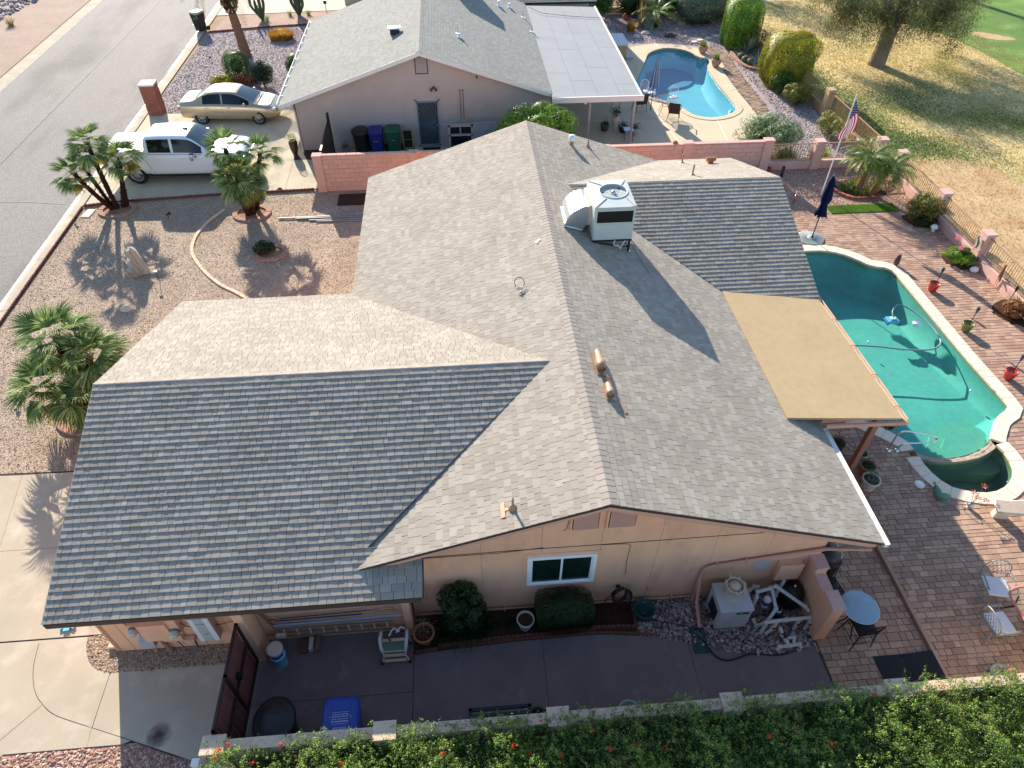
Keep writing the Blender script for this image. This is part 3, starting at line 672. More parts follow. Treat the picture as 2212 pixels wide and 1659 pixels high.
mb=MB(); mb.tube([(-22.6,-5,-.024),(-22.7,20,-.024),(-22.3,45,-.024),(-22.5,90,-.024)],.018,4); obj('paving_joint',mb,MT['tar'],**ST)
# own front yard
FRONT=[(-17.66,5.35),(-13.0,5.25),(-10.3,5.2),(-5.0,5.2),(-5.0,19.9),(-8.36,19.86),(-12.66,19.7),(-15.89,19.46),(-17.66,19.2)]
sheet('front_gravel',FRONT,-.012,MT['gravel'],**ST)
stones('front_gravel_stones',FRONT,62000,.0135,'stone',-.01,3)
sheet('north_side_gravel',[(-5,16.4),(8,16.4),(8,19.8),(-5,19.8)],-.012,MT['gravel'],**ST)
# concrete driveway slabs of the main house
drv=thing('driveway',None,None); drv['kind']='structure'
ARC=[(-12.06,.49),(-11.95,-.12),(-11.73,-.61),(-11.45,-.92),(-11.08,-1.17),(-10.29,-1.46)]; AR=xy(smooth(ARC,4))
ARC2=[(-10.29,-1.46),(-9.34,-1.8),(-8.06,-2.27),(-7.3,-2.55)]; BED=[(-10.29,-.36),(-10.55,-.28),(-10.74,-.16),(-10.89,.04),(-11.0,.3),(-11.03,.49)]; BD=xy(smooth(BED,3))
def shrink(poly,d=.007):
    p=ccw(poly); return offset(p,d,True)
iC=AR.index(min(AR,key=lambda p:abs(p[0]+11.45)))
SL=[[(-17.7,.5)]+AR[:iC+1]+[(-12.01,-1.56),(-12.25,-1.84),(-17.7,-1.9)],AR[iC:]+[(-10.27,-1.83),(-12.25,-1.84),(-12.01,-1.56)],
    AR+BD,[(-10.29,-.36)]+ARC2+[(-7.3,-.36)],[(-10.29,-1.46),(-9.45,-1.76),(-9.6,-1.83),(-10.27,-1.83)],
    [(-17.7,.5),(-10.4,.52),(-10.4,2.85),(-17.7,2.85)],[(-17.7,2.85),(-13.95,2.85),(-14.35,5.2),(-17.7,5.3)],[(-13.95,2.85),(-10.4,2.85),(-10.4,5.2),(-14.35,5.2)]]
for i,p in enumerate(SL):
    mb=MB(); mb.prism(shrink(p),-.03,.0+.0015*(i%3),.5); obj('concrete_slab',mb,MT['conc'],drv)
sheet('driveway_joint_bed',[(-17.7,-1.82),(-7.3,-1.82),(-7.3,5.2),(-17.7,5.3)],-.02,MT['seam'],**ST)
STRIP=[(-18,-1.84),(-9.6,-1.82),(-9.34,-1.81),(-8.06,-2.3),(-7.35,-2.6),(-7.35,-6),(-18,-6)]
sheet('pink_gravel_strip',STRIP,-.014,MT['gravel_b'],**ST)
stones('pink_gravel_stones',[(-13.2,-1.87),(-9.6,-1.87),(-9.34,-1.85),(-8.06,-2.32),(-7.4,-2.6),(-7.4,-3.4),(-13.2,-3.4)],9000,.024,'stone_p',-.012,5)
GB=BD[::-1]+[(-10.2,-.36),(-7.3,-.36),(-7.3,.1),(-10.28,.1),(-10.28,.5)]
sheet('wallside_gravel_bed',GB,-.01,MT['gravel_b'],**ST); stones('wallside_gravel_stones',GB,9500,.02,'stone',-.008,6)
# alley slabs
aly=thing('side_alley_paving',None,None); aly['kind']='structure'
ED=xy(smooth([(-3.91,-.48),(-3.45,-.44),(-1.78,-.36),(-1.11,-.35),(.09,-.34),(.94,-.43),(1.47,-.51),(2.05,-.67),(2.55,-.84),(3.18,-1.01),(3.84,-1.08),(4.4,-1.05),(4.81,-.98)],3))
def seg(x0,x1): 
    q=[p for p in ED if x0<p[0]<x1]; f=lambda x:np.interp(x,[p[0] for p in ED],[p[1] for p in ED]); return [(x0,f(x0))]+q+[(x1,f(x1))]
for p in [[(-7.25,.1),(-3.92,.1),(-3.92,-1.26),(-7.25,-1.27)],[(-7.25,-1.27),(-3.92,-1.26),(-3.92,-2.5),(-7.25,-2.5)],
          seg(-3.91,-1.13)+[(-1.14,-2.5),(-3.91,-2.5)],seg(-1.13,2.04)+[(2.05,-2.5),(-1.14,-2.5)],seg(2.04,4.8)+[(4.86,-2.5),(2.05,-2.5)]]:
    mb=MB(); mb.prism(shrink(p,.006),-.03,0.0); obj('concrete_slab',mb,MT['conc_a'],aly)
sheet('alley_joint_bed',[(-7.3,-2.5),(4.86,-2.5),(4.86,-1.1),(2,-.6),(2,.1),(-7.3,.1)],-.016,MT['seam'],**ST)
PLANT=[(-3.9,-.46)]+[p for p in ED if p[0]<.97]+[(1.0,-.42),(1.0,.4),(-3.9,.4)]
sheet('planting_bed',PLANT,-.004,MT['dirt'],**ST)
sheet('mulch_patch',[(-.05,-.2),(.92,-.24),(.92,.36),(-.05,.36)],.004,MT['mulch'],**ST)
RB=[(1.0,-.42)]+[p for p in ED if 1.0<p[0]<4.8]+[(4.85,-.9),(4.85,.4),(1.0,.4)]
sheet('pebble_bed',RB,-.008,MT['dirt'],**ST)
stones('river_pebbles',RB,4200,.034,'river',-.006,9,.62); stones('river_pebbles_upper',RB,1500,.03,'river',.012,19,.62)
# neighbour front: driveway, yards
ndr=thing('neighbour_driveway',None,None); ndr['kind']='structure'
xs=[-17.66,-16.9,-13.3,-9.75,-8.3]; ys=[19.5,22.6,25.2,28.0]
for i in range(len(xs)-1):
    for j in range(3):
        if i==3 and j>0: continue
        mb=MB(); y0=ys[j] if j else (19.28+(xs[i]+17.7)*.072); y0b=ys[j] if j else (19.28+(xs[i+1]+17.7)*.072)
        mb.prism(shrink([(xs[i],y0),(xs[i+1],y0b),(xs[i+1],ys[j+1]),(xs[i],ys[j+1])],.008),-.03,.0); obj('concrete_slab',mb,MT['conc_n'],ndr)
sheet('neighbour_driveway_joints',[(-17.68,19.2),(-8.3,19.9),(-8.3,28),(-17.68,28)],-.014,MT['seam'],**ST)
NY=[(-17.66,28.02),(-9.6,28.02),(-9.6,41.3),(-17.4,40.0)]
sheet('mauve_gravel_yard',[(-17.66,28.02),(-8.5,28.02),(-8.5,41.5),(-17.4,40.0)],-.012,MT['gravel_n'],**ST); stones('mauve_gravel_stones',NY,26000,.026,'stone_n',-.01,12)
sheet('far_gravel_strip',[(-17.3,40.1),(-8.4,41.5),(-8.4,44),(-17,43.3)],-.011,MT['gravel_b'],**ST)
sheet('far_driveway',[(-17.7,43.35),(-8,44.1),(-8,62),(-17.7,62)],-.006,MT['conc_l'],**ST)
sheet('side_yard_slab',[(-8.28,20.0),(2,20.0),(2,23.6),(-8.28,23.6)],-.008,MT['conc_n'],**ST)
sheet('street_side_strip',[(-17.7,60),(-17.7,300),(-60,300),(-60,301),(60,301),(60,62),(-8,62)],-.02,MT['gravel_f'],**ST)
# neighbour back yard
DK=xy(smooth([(7.6,34.6),(8.2,35.65),(9.4,36.1),(10.5,36.15),(11.6,35.75),(12.36,35.02),(12.83,33.64),(13.02,32.4),(12.7,31.7),(12.62,29),(12.66,26.5),(12.6,22.7)],3))
DKP=DK+[(1.9,22.7),(1.9,35.0)]
sheet('neighbour_pool_deck',DKP,-.004,MT['kooldeck'],[PN_O],**ST)
mb=MB()
for a,b in [((8.0,22.8),(7.5,28.2)),((10.3,22.8),(10.5,25.5)),((3.0,25.9),(8.3,25.3)),((9.9,36.1),(9.9,35.2)),((8.3,35.6),(8.9,34.3)),((5.9,22.8),(5.9,30)),((12.6,29),(11.95,28.8))]: mb.tube([(*a,-.004),(*b,-.004)],.014,4)
obj('deck_expansion_joints',mb,MT['cream_t'],**ST)
PATH=xy(smooth([(12.86,35.2),(13.3,35.15),(13.6,34.6),(13.72,33.2),(13.6,32.0),(13.5,29),(13.46,26.8),(13.3,24.5),(13.0,22.6)],3))+[(12.62,22.6),(12.68,26.5),(12.66,29),(12.75,31.6),(13.05,32.3),(12.9,33.7),(12.5,34.9)]
sheet('brick_path_bed',PATH,-.006,MT['paversand'],**ST)
sheet('brick_strip_bed',[(2,20.9),(12.6,20.9),(12.6,22.68),(2,22.68)],-.006,MT['paversand'],**ST)
sheet('neighbour_yard_gravel',[(1.9,20),(16.2,20),(16.2,41.9),(1.9,41.9)],-.02,MT['gravel_n'],[PN_O],**ST)
stones('neighbour_yard_stones',[(7.9,36.2),(10.5,36.4),(12.4,35.6),(13.8,34.8),(13.8,26),(13,21),(16,21),(16,41.6),(8,41.6)],12000,.032,'stone_n',-.018,14)
# golf course
GX=16.6
sheet('dormant_turf',[(GX,-60),(300,-60),(300,400),(GX-1,400),(GX-1,32),(GX,26)],-.026,MT['drygrass'],**ST)
grn=xy(smooth([(30.6,20),(29.4,29),(29.0,33.4),(28.4,36.4),(27.2,38.7),(27.6,41),(29,43.4),(32,52),(36,70),(60,100),(120,100),(120,10),(50,8)],4,True))
sheet('fairway',grn,-.018,MT['greengrass'],**ST)
sheet('dirt_track',xy(smooth([(16.8,20.5),(18.25,20.4),(20,20.55),(21.3,19.6),(22,17.6),(24,14),(26,6),(26,-8),(20,-8),(17.2,2),(16.9,12)],4,True)),-.016,MT['bare'],**ST)
for q in [[(30.2,36.9),(31.3,36.6),(32.4,35.5),(31.4,35.3),(30.4,36.0)],[(33.5,35.4),(35.5,35.2),(36.6,33.6),(34.6,33.9)]]: sheet('bare_patch',xy(smooth(q,4,True)),-.012,MT['bare'],**ST)
def scatter_quads(name,poly,n,size,mt_,z,seed,h=0):
    g=np.random.default_rng(seed); xs_=[p[0] for p in poly]; ys_=[p[1] for p in poly]; P=[]
    while len(P)<n:
        x,y=g.uniform(min(xs_),max(xs_)),g.uniform(min(ys_),max(ys_))
        if inside((x,y),poly): P.append((x,y,z))
    P=np.array(P); V,Fq=leaf_cloud(P,np.tile([0,0,1.],(n,1)),size,.6,.35,seed); return rawmesh(name,V,Fq,g.uniform(0,1,n),mt_,kind='stuff')
scatter_quads('fallen_leaves',[(16.9,12),(30,12),(34,40),(17,44)],1500,.045,MT['drylf'] if 'drylf' in MT else MT['drystem'],-.008,3)
def tufts(name,poly,n,h,mt_,z,seed,per=3,w_=.012):
    g=np.random.default_rng(seed); xs_=[p[0] for p in poly]; ys_=[p[1] for p in poly]; P=[]
    while len(P)<n:
        q=(g.uniform(min(xs_),max(xs_)),g.uniform(min(ys_),max(ys_)))
        if inside(q,poly): P.append(q)
    P=np.repeat(np.array(P),per,0)+g.normal(0,.02,(n*per,2)); N=len(P); a=g.uniform(0,6.28,N); t=g.uniform(0,1,N); hh=h*g.uniform(.5,1.3,N); L=g.uniform(.2,1,N)*hh
    c,s=np.cos(a),np.sin(a); o=np.full(N,z)
    V=np.stack([np.stack([P[:,0]-s*w_,P[:,1]+c*w_,o],1),np.stack([P[:,0]+s*w_,P[:,1]-c*w_,o],1),np.stack([P[:,0]+c*L,P[:,1]+s*L,o+hh],1)],1).reshape(-1,3)
    return rawmesh(name,V,np.arange(N*3).reshape(-1,3),t,mt_,kind='stuff')
MT['dryblade']=leafmat('dormant grass blades',[(150,120,66),(196,168,104),(214,196,140)],.9)
tufts('turf_blades',[(16.7,10),(27,12),(31,30),(30,44),(16,44),(16.7,20.8)],42000,.05,MT['dryblade'],-.026,5)
def green_cloud(n,cx,cy,sx,sy,rot,seed):
    g=np.random.default_rng(seed); u=g.normal(0,1,n)*sx; v_=g.normal(0,1,n)*sy; X=cx+u*math.cos(rot)-v_*math.sin(rot); Y=cy+u*math.sin(rot)+v_*math.cos(rot); k=X>16.55; X=X[k];Y=Y[k]; N=len(X); a=g.uniform(0,6.28,N); hh=.05*g.uniform(.5,1.3,N); c,s=np.cos(a),np.sin(a); o=np.full(N,-.026); w_=.02
    V=np.stack([np.stack([X-s*w_,Y+c*w_,o],1),np.stack([X+s*w_,Y-c*w_,o],1),np.stack([X+c*hh,Y+s*hh,o+hh],1)],1).reshape(-1,3); rawmesh('green_turf_blades',V,np.arange(N*3).reshape(-1,3),g.uniform(0,.7,N),MT['grassblade'],kind='stuff')
for i,a in enumerate([(9000,17.4,25.5,.9,2.6,0),(12000,18.6,22.3,1.8,.8,-.5),(6000,20.5,27.5,2.5,1.0,.3),(5000,17.3,30,.5,1.6,0),(4000,24,24.5,2.5,.8,-.4)]): green_cloud(*a,i+70)
0 and tufts('green_turf_blades',[(16.6,30.5),(17.6,29),(18.2,25),(20.5,22),(21,20.8),(17.8,20.8),(16.6,21.5)],9000,.06,MT['grassblade'],-.026,6)
0 and tufts('green_turf_blades',[(18,25),(24,29),(25,32),(20,30.5),(17.6,30)],3500,.05,MT['grassblade'],-.026,8)
# own back yard
PAV=[(7.3,-2.4),(16.3,-2.4),(16.3,16.33),(7.3,16.33)]
sheet('driveway_joint_bed_tip',[(-9.7,-1.8),(-7.3,-1.8),(-7.3,-2.5),(-8.06,-2.24)],-.021,MT['seam'],**ST)
sheet('patio_sand_bed',[(7.28,-2.5),(16.3,-2.5),(16.3,16.34),(7.28,16.34)],-.026,MT['paversand'],[HOLE],**ST)
sheet('sunken_patio_bed',[(4.86,-2.5),(7.28,-2.5),(7.28,9),(4.86,9)],-.03,MT['paversand'],**ST)
sheet('backyard_gravel',[(5,16.34),(16.3,16.34),(16.3,20.15),(5,20.15)],-.01,MT['gravel_b'],**ST)
stones('backyard_gravel_stones',[(9.5,16.4),(16.2,16.4),(16.2,20.1),(9.5,20.1)],9000,.02,'stone_p',-.008,15)
def pavers(region,z0,z1,sx,hsel,skip=(),rows=.15,lens=(.15,.225,.225,.3),parent=None,rnd=None):
    rnd=rnd or random; out=[]; x0=min(p[0] for p in region); x1=max(p[0] for p in region); y0=min(p[1] for p in region); y1=max(p[1] for p in region); y=y0
    while y<y1:
        rh=rnd.choice(hsel); x=x0-rnd.uniform(0,.2)
        while x<x1:
            L=rnd.choice(lens); g=.005; q=[(x+g,y+g),(x+L-g,y+g),(x+L-g,y+rh-g),(x+g,y+rh-g)]
            q=clip_convex(q,region); cx,cy=x+L/2,y+rh/2
            if len(q)>=3 and abs(area(q))>.003 and not any(inside((cx,cy),s) for s in skip):
                q=ccw(q); n=len(q); hz=z1+rnd.uniform(-.003,.003); tl=rnd.uniform(-.003,.003); ins=offset(q,.008,True)
                V=[(a,b,hz+tl) for a,b in ins]+[(a,b,hz-.007) for a,b in q]+[(a,b,z0) for a,b in q]
                Fs=[tuple(range(n))]+[(i,n+i,n+(i+1)%n,(i+1)%n) for i in range(n)]+[(n+i,2*n+i,2*n+(i+1)%n,n+(i+1)%n) for i in range(n)]
                mb=MB(); mb.add(V,Fs,rnd.random()); out.append(((cx,cy,hz),mb))
            x+=L
        y+=rh
    return out
pt=thing('patio_paving',None,None); pt['kind']='structure'
PLANTERS=[[(15.3,16.0),(15.25,15.6),(15.5,15.2),(16.3,15.1),(16.3,16.2)],[(15.45,13.2),(15.35,12.7),(15.8,12.25),(16.4,12.2),(16.4,13.4)],[(15.6,10.2),(15.4,9.7),(15.65,9.25),(16.4,8.9),(16.4,10.4)]]
HOLE_W=offset(PIN,.1)[:-1]+offset(SIN,.1)+offset(PL,.1)[1:]
random.seed(21)
pc=pavers(PAV,-.026,.0,1,(.15,.15,.15,.1),skip=[HOLE_W]+PLANTERS)
pc=[q for q in pc if not(q[0][0]>13.9 and q[0][1]<-2.3)]
emit_pieces(pc,'paver',pt,MT['paver'],300,'paver_field')
pt2=thing('sunken_patio_paving',None,None); pt2['kind']='structure'
pc=pavers([(4.88,-2.45),(7.22,-2.45),(7.22,5),(4.88,5)],-.09,-.07,1,(.15,.15,.2),lens=(.15,.2,.2,.3))
for i,(c,mb) in enumerate(pc): mb.v=[(x,y,z+.056) for x,y,z in mb.v]; pc[i]=(c,mb)
emit_pieces(pc,'paver',pt2,MT['paver'],300,'paver_field')
mb=MB(); mb.bx(7.23,7.3,-2.45,5,-.02,.085); obj('patio_step_edge',mb,MT['paver'],**ST)
pt3=thing('neighbour_brick_path',None,None); pt3['kind']='structure'
MT['pathbrick']=mat('grey brown path bricks',(.3,.2,.15),.9,var=.08,fine=.1,tint=.08,tintcol=[lin(120,100,88),lin(158,136,116),lin(176,152,128)],bump=.4,spec=.15)
pc=[q for q in pavers([(12.4,22.6),(14,22.6),(14,35.3),(12.4,35.3)],-.02,.0,1,(.1,),lens=(.2,)) if inside(q[0][:2],PATH)]
emit_pieces(pc,'brick',pt3,MT['pathbrick'],300,'brick_field')
pc=pavers([(2,20.9),(12.6,20.9),(12.6,22.68),(2,22.68)],-.02,.0,1,(.1,),lens=(.2,))
pt4=thing('neighbour_brick_strip',None,None); pt4['kind']='structure'; emit_pieces(pc,'brick',pt4,MT['pathbrick'],300,'brick_field')
# ------------------------------------------------------------------ main pool
def pool_shell(outline,depth_f,parent,wallmat,floormat,inset=.35,ztop=-.02,tile=.14):
    P=ccw(outline); n=len(P); c=(sum(p[0] for p in P)/n,sum(p[1] for p in P)/n)
    inn=[(p[0]+(c[0]-p[0])*inset/max(.8,math.dist(p,c)),p[1]+(c[1]-p[1])*inset/max(.8,math.dist(p,c))) for p in P]
    mb=MB(); V=[(x,y,ztop) for x,y in P]+[(x,y,ztop-tile) for x,y in P]; mb.add(V,[(i,(i+1)%n,n+(i+1)%n,n+i) for i in range(n)]); obj('waterline_tiles',mb,MT['tile'],parent)
    mb=MB(); V=[(x,y,ztop-tile) for x,y in P]+[(x,y,depth_f(x,y)*.86) for x,y in P]+[(x,y,depth_f(x,y)) for x,y in inn]
    mb.add(V,[(i,(i+1)%n,n+(i+1)%n,n+i) for i in range(n)]+[(n+i,n+(i+1)%n,2*n+(i+1)%n,2*n+i) for i in range(n)],.5,True); obj('pool_wall',mb,wallmat,parent)
    mb=MB(); Fs=[tuple(t) if _up(t,inn) else tuple(reversed(t)) for t in tessellate_polygon([[Vector((x,y,0)) for x,y in inn]])]
    mb.add([(x,y,depth_f(x,y)) for x,y in inn],Fs,.5,True); obj('pool_floor',mb,floormat,parent)
def coping(path,w_in,w_out,step,parent,m_,z=.028,th=.07,closed=False):
    a=[(p.x,p.y) for p in resample([(x,y,0) for x,y in path],step,closed)]; i_=offset(a,-w_in,closed); o_=offset(a,w_out,closed); n=len(a)
    for k in range(n if closed else n-1):
        k2=(k+1)%n; I0,I1,O0,O1=[Vector((*q,0)) for q in (i_[k],i_[k2],o_[k],o_[k2])]; e=.012
        A,B,C,D=I0.lerp(I1,e),I1.lerp(I0,e),O1.lerp(O0,e),O0.lerp(O1,e); mb=MB(); mb.prism([(q.x,q.y) for q in (A,B,C,D)],z-th,z+random.uniform(-.002,.002),random.random()); obj('coping_stone',mb,m_,parent,bevel=.004)
pool=thing('swimming_pool','large freeform swimming pool with teal plaster and cream stone coping beside the brown paver deck','swimming pool',(0,0,0))
pool_shell(WATER_MAIN,lambda x,y:-(.75+.55*min(1,max(0,(y-6)/6.5))),pool,MT['plaster'],MT['plaster'])
for q,zz in [([(12.3,5.6),(11.6,5.55),(11,5.2),(10.6,4.7),(10.1,4.55),(9.6,4.55),(9.68,4.14),(10.65,3.88),(11.4,4.05),(12.04,4.43),(12.5,5.0)],-.62),([(12.25,5.25),(11.7,5.2),(11.2,4.9),(10.8,4.5),(10.2,4.35),(9.7,4.4),(9.72,4.14),(10.65,3.88),(11.4,4.05),(12.04,4.43),(12.45,4.95)],-.44),([(12.2,4.95),(11.8,4.9),(11.35,4.62),(10.9,4.3),(10.2,4.12),(9.75,4.2),(10.1,3.92),(10.65,3.88),(11.4,4.05),(12.04,4.43)],-.28)]:
    mb=MB(); mb.prism(xy(smooth(q,3,True)),-1.0,zz); obj('entry_step',mb,MT['plaster_s'],pool)
mb=MB(); P=ccw(WATER_MAIN); mb.add([(x,y,-.1) for x,y in P],[tuple(t) if _up(t,P) else tuple(reversed(t)) for t in tessellate_polygon([[Vector((x,y,0)) for x,y in P]])]); obj('water',mb,MT['water'],pool)
coping(PIN+[(12.06,4.4)],.03,.36,.3,pool,MT['coping']); coping([(9.66,4.2)]+PL[2:]+[PIN[0]],.03,.36,.3,pool,MT['coping'])
spa=thing('spa_pool','small dark green spa basin at the near end of the large pool','spa')
pool_shell(WATER_SPA,lambda x,y:-.85,spa,MT['plaster_spa'],MT['plaster_spa'],.12)
mb=MB(); mb.prism(xy(smooth([(9.75,3.7),(10.1,3.6),(11.0,3.62),(11.5,3.5),(12.05,3.6),(12.1,4.1),(11.0,3.8),(10,3.84)],3,True)),-.8,-.42); obj('spa_seat',mb,MT['plaster_spa'],spa)
mb=MB(); P=ccw(WATER_SPA); mb.add([(x,y,-.11) for x,y in P],[tuple(t) if _up(t,P) else tuple(reversed(t)) for t in tessellate_polygon([[Vector((x,y,0)) for x,y in P]])]); obj('water',mb,MT['water_spa'],spa)
dm=DIN+[DAM_IN[-1]]; A=dm; B=DOUT
mb=MB(); aa=resample([(x,y,0) for x,y in A],.14); bb=resample([(x,y,0) for x,y in B],.14); n=min(len(aa),len(bb)); aa=resample([(x,y,0) for x,y in A],99) if n<3 else aa
for i in range(n-1):
    t0,t1=i/(n-1),(i+1)/(n-1); f=lambda L,t:(L[min(len(L)-1,int(t*(len(L)-1)))].lerp(L[min(len(L)-1,int(t*(len(L)-1))+1)],t*(len(L)-1)-int(t*(len(L)-1))))
    for k in range(2):
        P0,P1=f(aa,t0).lerp(f(bb,t0),k*.5),f(aa,t1).lerp(f(bb,t1),k*.5); Q0,Q1=f(aa,t0).lerp(f(bb,t0),k*.5+.47),f(aa,t1).lerp(f(bb,t1),k*.5+.47)
        P1=P1.lerp(P0,.05); Q1=Q1.lerp(Q0,.05); s_=MB(); s_.prism([(q.x,q.y) for q in (P0,P1,Q1,Q0)],-.9 if k else -.9,-.03+random.uniform(-.008,.008),random.random()); obj('ledge_stone',s_,MT['ledge'] if 'ledge' in MT else MT['bedbrick'],spa)
coping(SIN,.03,.34,.3,spa,MT['coping'])
for x,y,z in [(12.9,6.6,-.35),(12.0,3.2,-.4),(11.0,9.3,-.6)]:
    mb=MB(); mb.lathe([(.05,0),(.05,.01),(.035,.03),(0,.03)],12,Matrix.Translation((x,y,z))@Matrix.Rotation(R(-90),4,'Y')); obj('return_jet',mb,MT['white'],pool if y>5 else spa)
mb=MB(); mb.lathe([(.1,0),(.1,.02),(0,.03)],16,Matrix.Translation((11.0,2.95,-.85))); obj('floor_drain',mb,MT['poolhose'],spa)
# neighbour pool
npool=thing('swimming_pool','kidney shaped clear blue swimming pool in the neighbouring back yard with pale deck','swimming pool')
pool_shell(PN,lambda x,y:-1.15,npool,MT['plaster_n'],MT['plaster_n'],.3)
MT['plaster_nd']=mat('deep blue pool plaster',lin(52,112,150),.8,var=.06,scale=1)
mb=MB(); P=ccw(PN); mb.add([(x,y,-.12) for x,y in P],[tuple(t) if _up(t,P) else tuple(reversed(t)) for t in tessellate_polygon([[Vector((x,y,0)) for x,y in P]])]); obj('water',mb,MT['water_n'],npool)
dp=[(8.0,31.2),(9.1,34.2),(9.8,34.9),(10.5,35.05),(11.1,34.8),(11.6,34.2),(11.75,33.6),(11.43,32.77),(10.81,32.2),(9.84,31.9),(9.1,31.1),(8.65,30.0),(8.3,29.0),(7.7,29.6)]
mb=MB(); mb.prism(xy(smooth(dp,3,True)),-1.3,-1.06); obj('dark_floor_area',mb,MT['plaster_nd'],npool)  # darker blue area laid on the pool floor
coping(PN,.02,.3,.34,npool,MT['kooldeck'],closed=True,z=.02)
# ================================================================== MAIN HOUSE
HR,S=4.395,.339
house=thing('house','large single storey peach house with brownish grey shingle roof filling the middle','house')
roof=MB()
def zr(x): return HR-S*abs(x)
# felt deck under the shingles (two main slopes with thickness)
def slab(pts,th,mb):
    n=len(pts); V=list(pts)+[(x,y,z-th) for x,y,z in pts]; mb.add(V,[tuple(range(n)),tuple(reversed(range(n,2*n)))]+[(i,n+i,n+(i+1)%n,(i+1)%n) for i in range(n)])
slab([(-5.6,.02,zr(5.6)),(0,.02,HR),(0,15.95,HR),(-5.6,15.95,zr(5.6))],.1,roof)
slab([(0,.02,HR),(5.83,.02,zr(5.83)),(5.83,15.95,zr(5.83)),(0,15.95,HR)],.1,roof)
GZ=4.186; GY=4.06; S2=.347
zg=lambda y: GZ-(S2*(GY-y) if y<GY else S*(y-GY))
slab([(-10.4,GY,GZ),(-10.4,-.53,zg(-.53)),(-3.52,-.53,zg(-.53)),(-3.52,.38,zg(.38)),(-4.7,.38,zg(.38)),(-.62,GY,GZ)],.1,roof)
slab([(-10.4,9.15,zg(9.15)),(-10.4,GY,GZ),(-.62,GY,GZ),(-5.68,9.15,zg(9.15))],.1,roof)
WZ=4.09; WY=12.02; zw=lambda y: WZ-S*abs(y-WY)
slab([(7.58,15.95,zw(15.95)),(4.85,15.95,zw(15.95)),(.9,WY,WZ),(7.58,WY,WZ)],.1,roof)
slab([(7.58,WY,WZ),(.9,WY,WZ),(4.84,8.08,zw(8.08)),(7.58,7.5,zw(7.5))],.05,roof)
RF=obj('roof',roof,MT['felt'],house)
c1=math.sqrt(1+S*S); c2=math.sqrt(1+S2*S2)
pieces=[]
random.seed(31)
# left main slope: u along +Y reversed so that normal points up/left
fl=slope_frame((-5.63,0,zr(5.63)),(0,-1,0),(1,0,S)); L=5.63*c1
pieces+=shingles([(-15.97,0),(0,0),(0,L),(-15.97,L)],fl)
fr_=slope_frame((5.85,0,zr(5.85)),(0,1,0),(-1,0,S)); L=5.85*c1
pieces+=shingles([(0,0),(15.97,0),(15.97,L),(0,L)],fr_)
# drop pieces buried under the wings
def buried(p):
    x,y,z=p
    if x<0 and -.5<y<9.2: return zg(y)>z+.11
    if x>0 and 8.1<y<16 : return zw(y)>z+.11 and x<7.5
    return False
pieces=[q for q in pieces if not buried(q[0])]
ff=slope_frame((0,-.55,zg(-.55)),(1,0,0),(0,1,S2)); H_=(GY+.55)*c2
v=lambda y:(y+.55)*c2
pf=shingles([(-10.42,0),(-3.5,0),(-3.5,v(.4)),(-4.55,v(.4)),(-.6,H_),(-10.42,H_)],ff,th=(.008,.016)) if False else None
A_=shingles([(-10.42,0),(-3.5,0),(-3.5,v(.4)),(-10.42,v(.4))],ff,th=(.016,.021))
B_=shingles([(-10.42,v(.4)),(-4.55,v(.4)),(-.6,H_),(-10.42,H_)],ff,th=(.016,.021))
pieces+=A_+[q for q in B_]
fb=slope_frame((0,9.17,zg(9.17)),(-1,0,0),(0,-1,S)); H2=(9.17-GY)*c1
pieces+=shingles([(5.63,0),(10.42,0),(10.42,H2),(.62,H2)],fb)
fw=slope_frame((0,7.5,zw(7.5)),(1,0,0),(0,1,S)); vv=lambda y:(y-7.5)*c1
pieces+=shingles([(5.0,vv(7.95)),(7.6,0),(7.6,vv(WY)),(.9,vv(WY))],fw,th=(.016,.021))
fwb=slope_frame((0,15.97,zw(15.97)),(-1,0,0),(0,-1,S)); vv=(15.97-WY)*c1
pieces+=shingles([(-7.6,0),(-4.86,0),(-.9,vv),(-7.6,vv)],fwb)
emit_pieces(pieces,'shingle',RF,MT['shingle'],300,'shingle_field')
caps((0,.0,HR),(0,15.97,HR),(-1,0,-S),(1,0,-S),.142,.16,RF,MT['cap'])
caps((-10.42,GY,GZ),(-.55,GY,GZ),(0,-1,-S2),(0,1,-S),.142,.15,RF,MT['cap'])
caps((7.6,WY,WZ),(.85,WY,WZ),(0,-1,-S),(0,1,-S),.142,.15,RF,MT['cap'])
# drip edges and barge boards
def board(p0,p1,w_,t_,mt,name,mb=None,par=None,dn=(0,0,-1),side=(0,-1,0)):
    p0=Vector(p0);p1=Vector(p1);d=Vector(dn)*w_;s=Vector(side)*t_; m2=MB()
    m2.add([p0,p1,p1+d,p0+d,p0+s,p1+s,p1+d+s,p0+d+s],[(0,1,2,3),(7,6,5,4),(0,4,5,1),(3,2,6,7),(1,5,6,2),(0,3,7,4)]); obj(name,m2,MT[mt],par or house)
rk=thing  # barge boards below the rake edges
board((0,.02,HR-.0),(5.83,.02,zr(5.83)),.03,.035,'brown','drip_edge'); board((0,.02,HR),(-4.75,.02,zr(4.75)),.03,.035,'brown','drip_edge')
board((0,.05,HR-.1),(5.7,.05,zr(5.7)-.1),.16,.03,'peach_d','barge_board',side=(0,1,0)); board((0,.05,HR-.1),(-4.6,.05,zr(4.6)-.1),.13,.03,'peach_d','barge_board',side=(0,1,0))
board((-10.4,GY,GZ),(-10.4,-.53,zg(-.53)),.16,.03,'peach_d','barge_board',side=(-1,0,0)); board((-10.4,GY,GZ),(-10.4,9.15,zg(9.15)),.16,.03,'peach_d','barge_board',side=(-1,0,0))
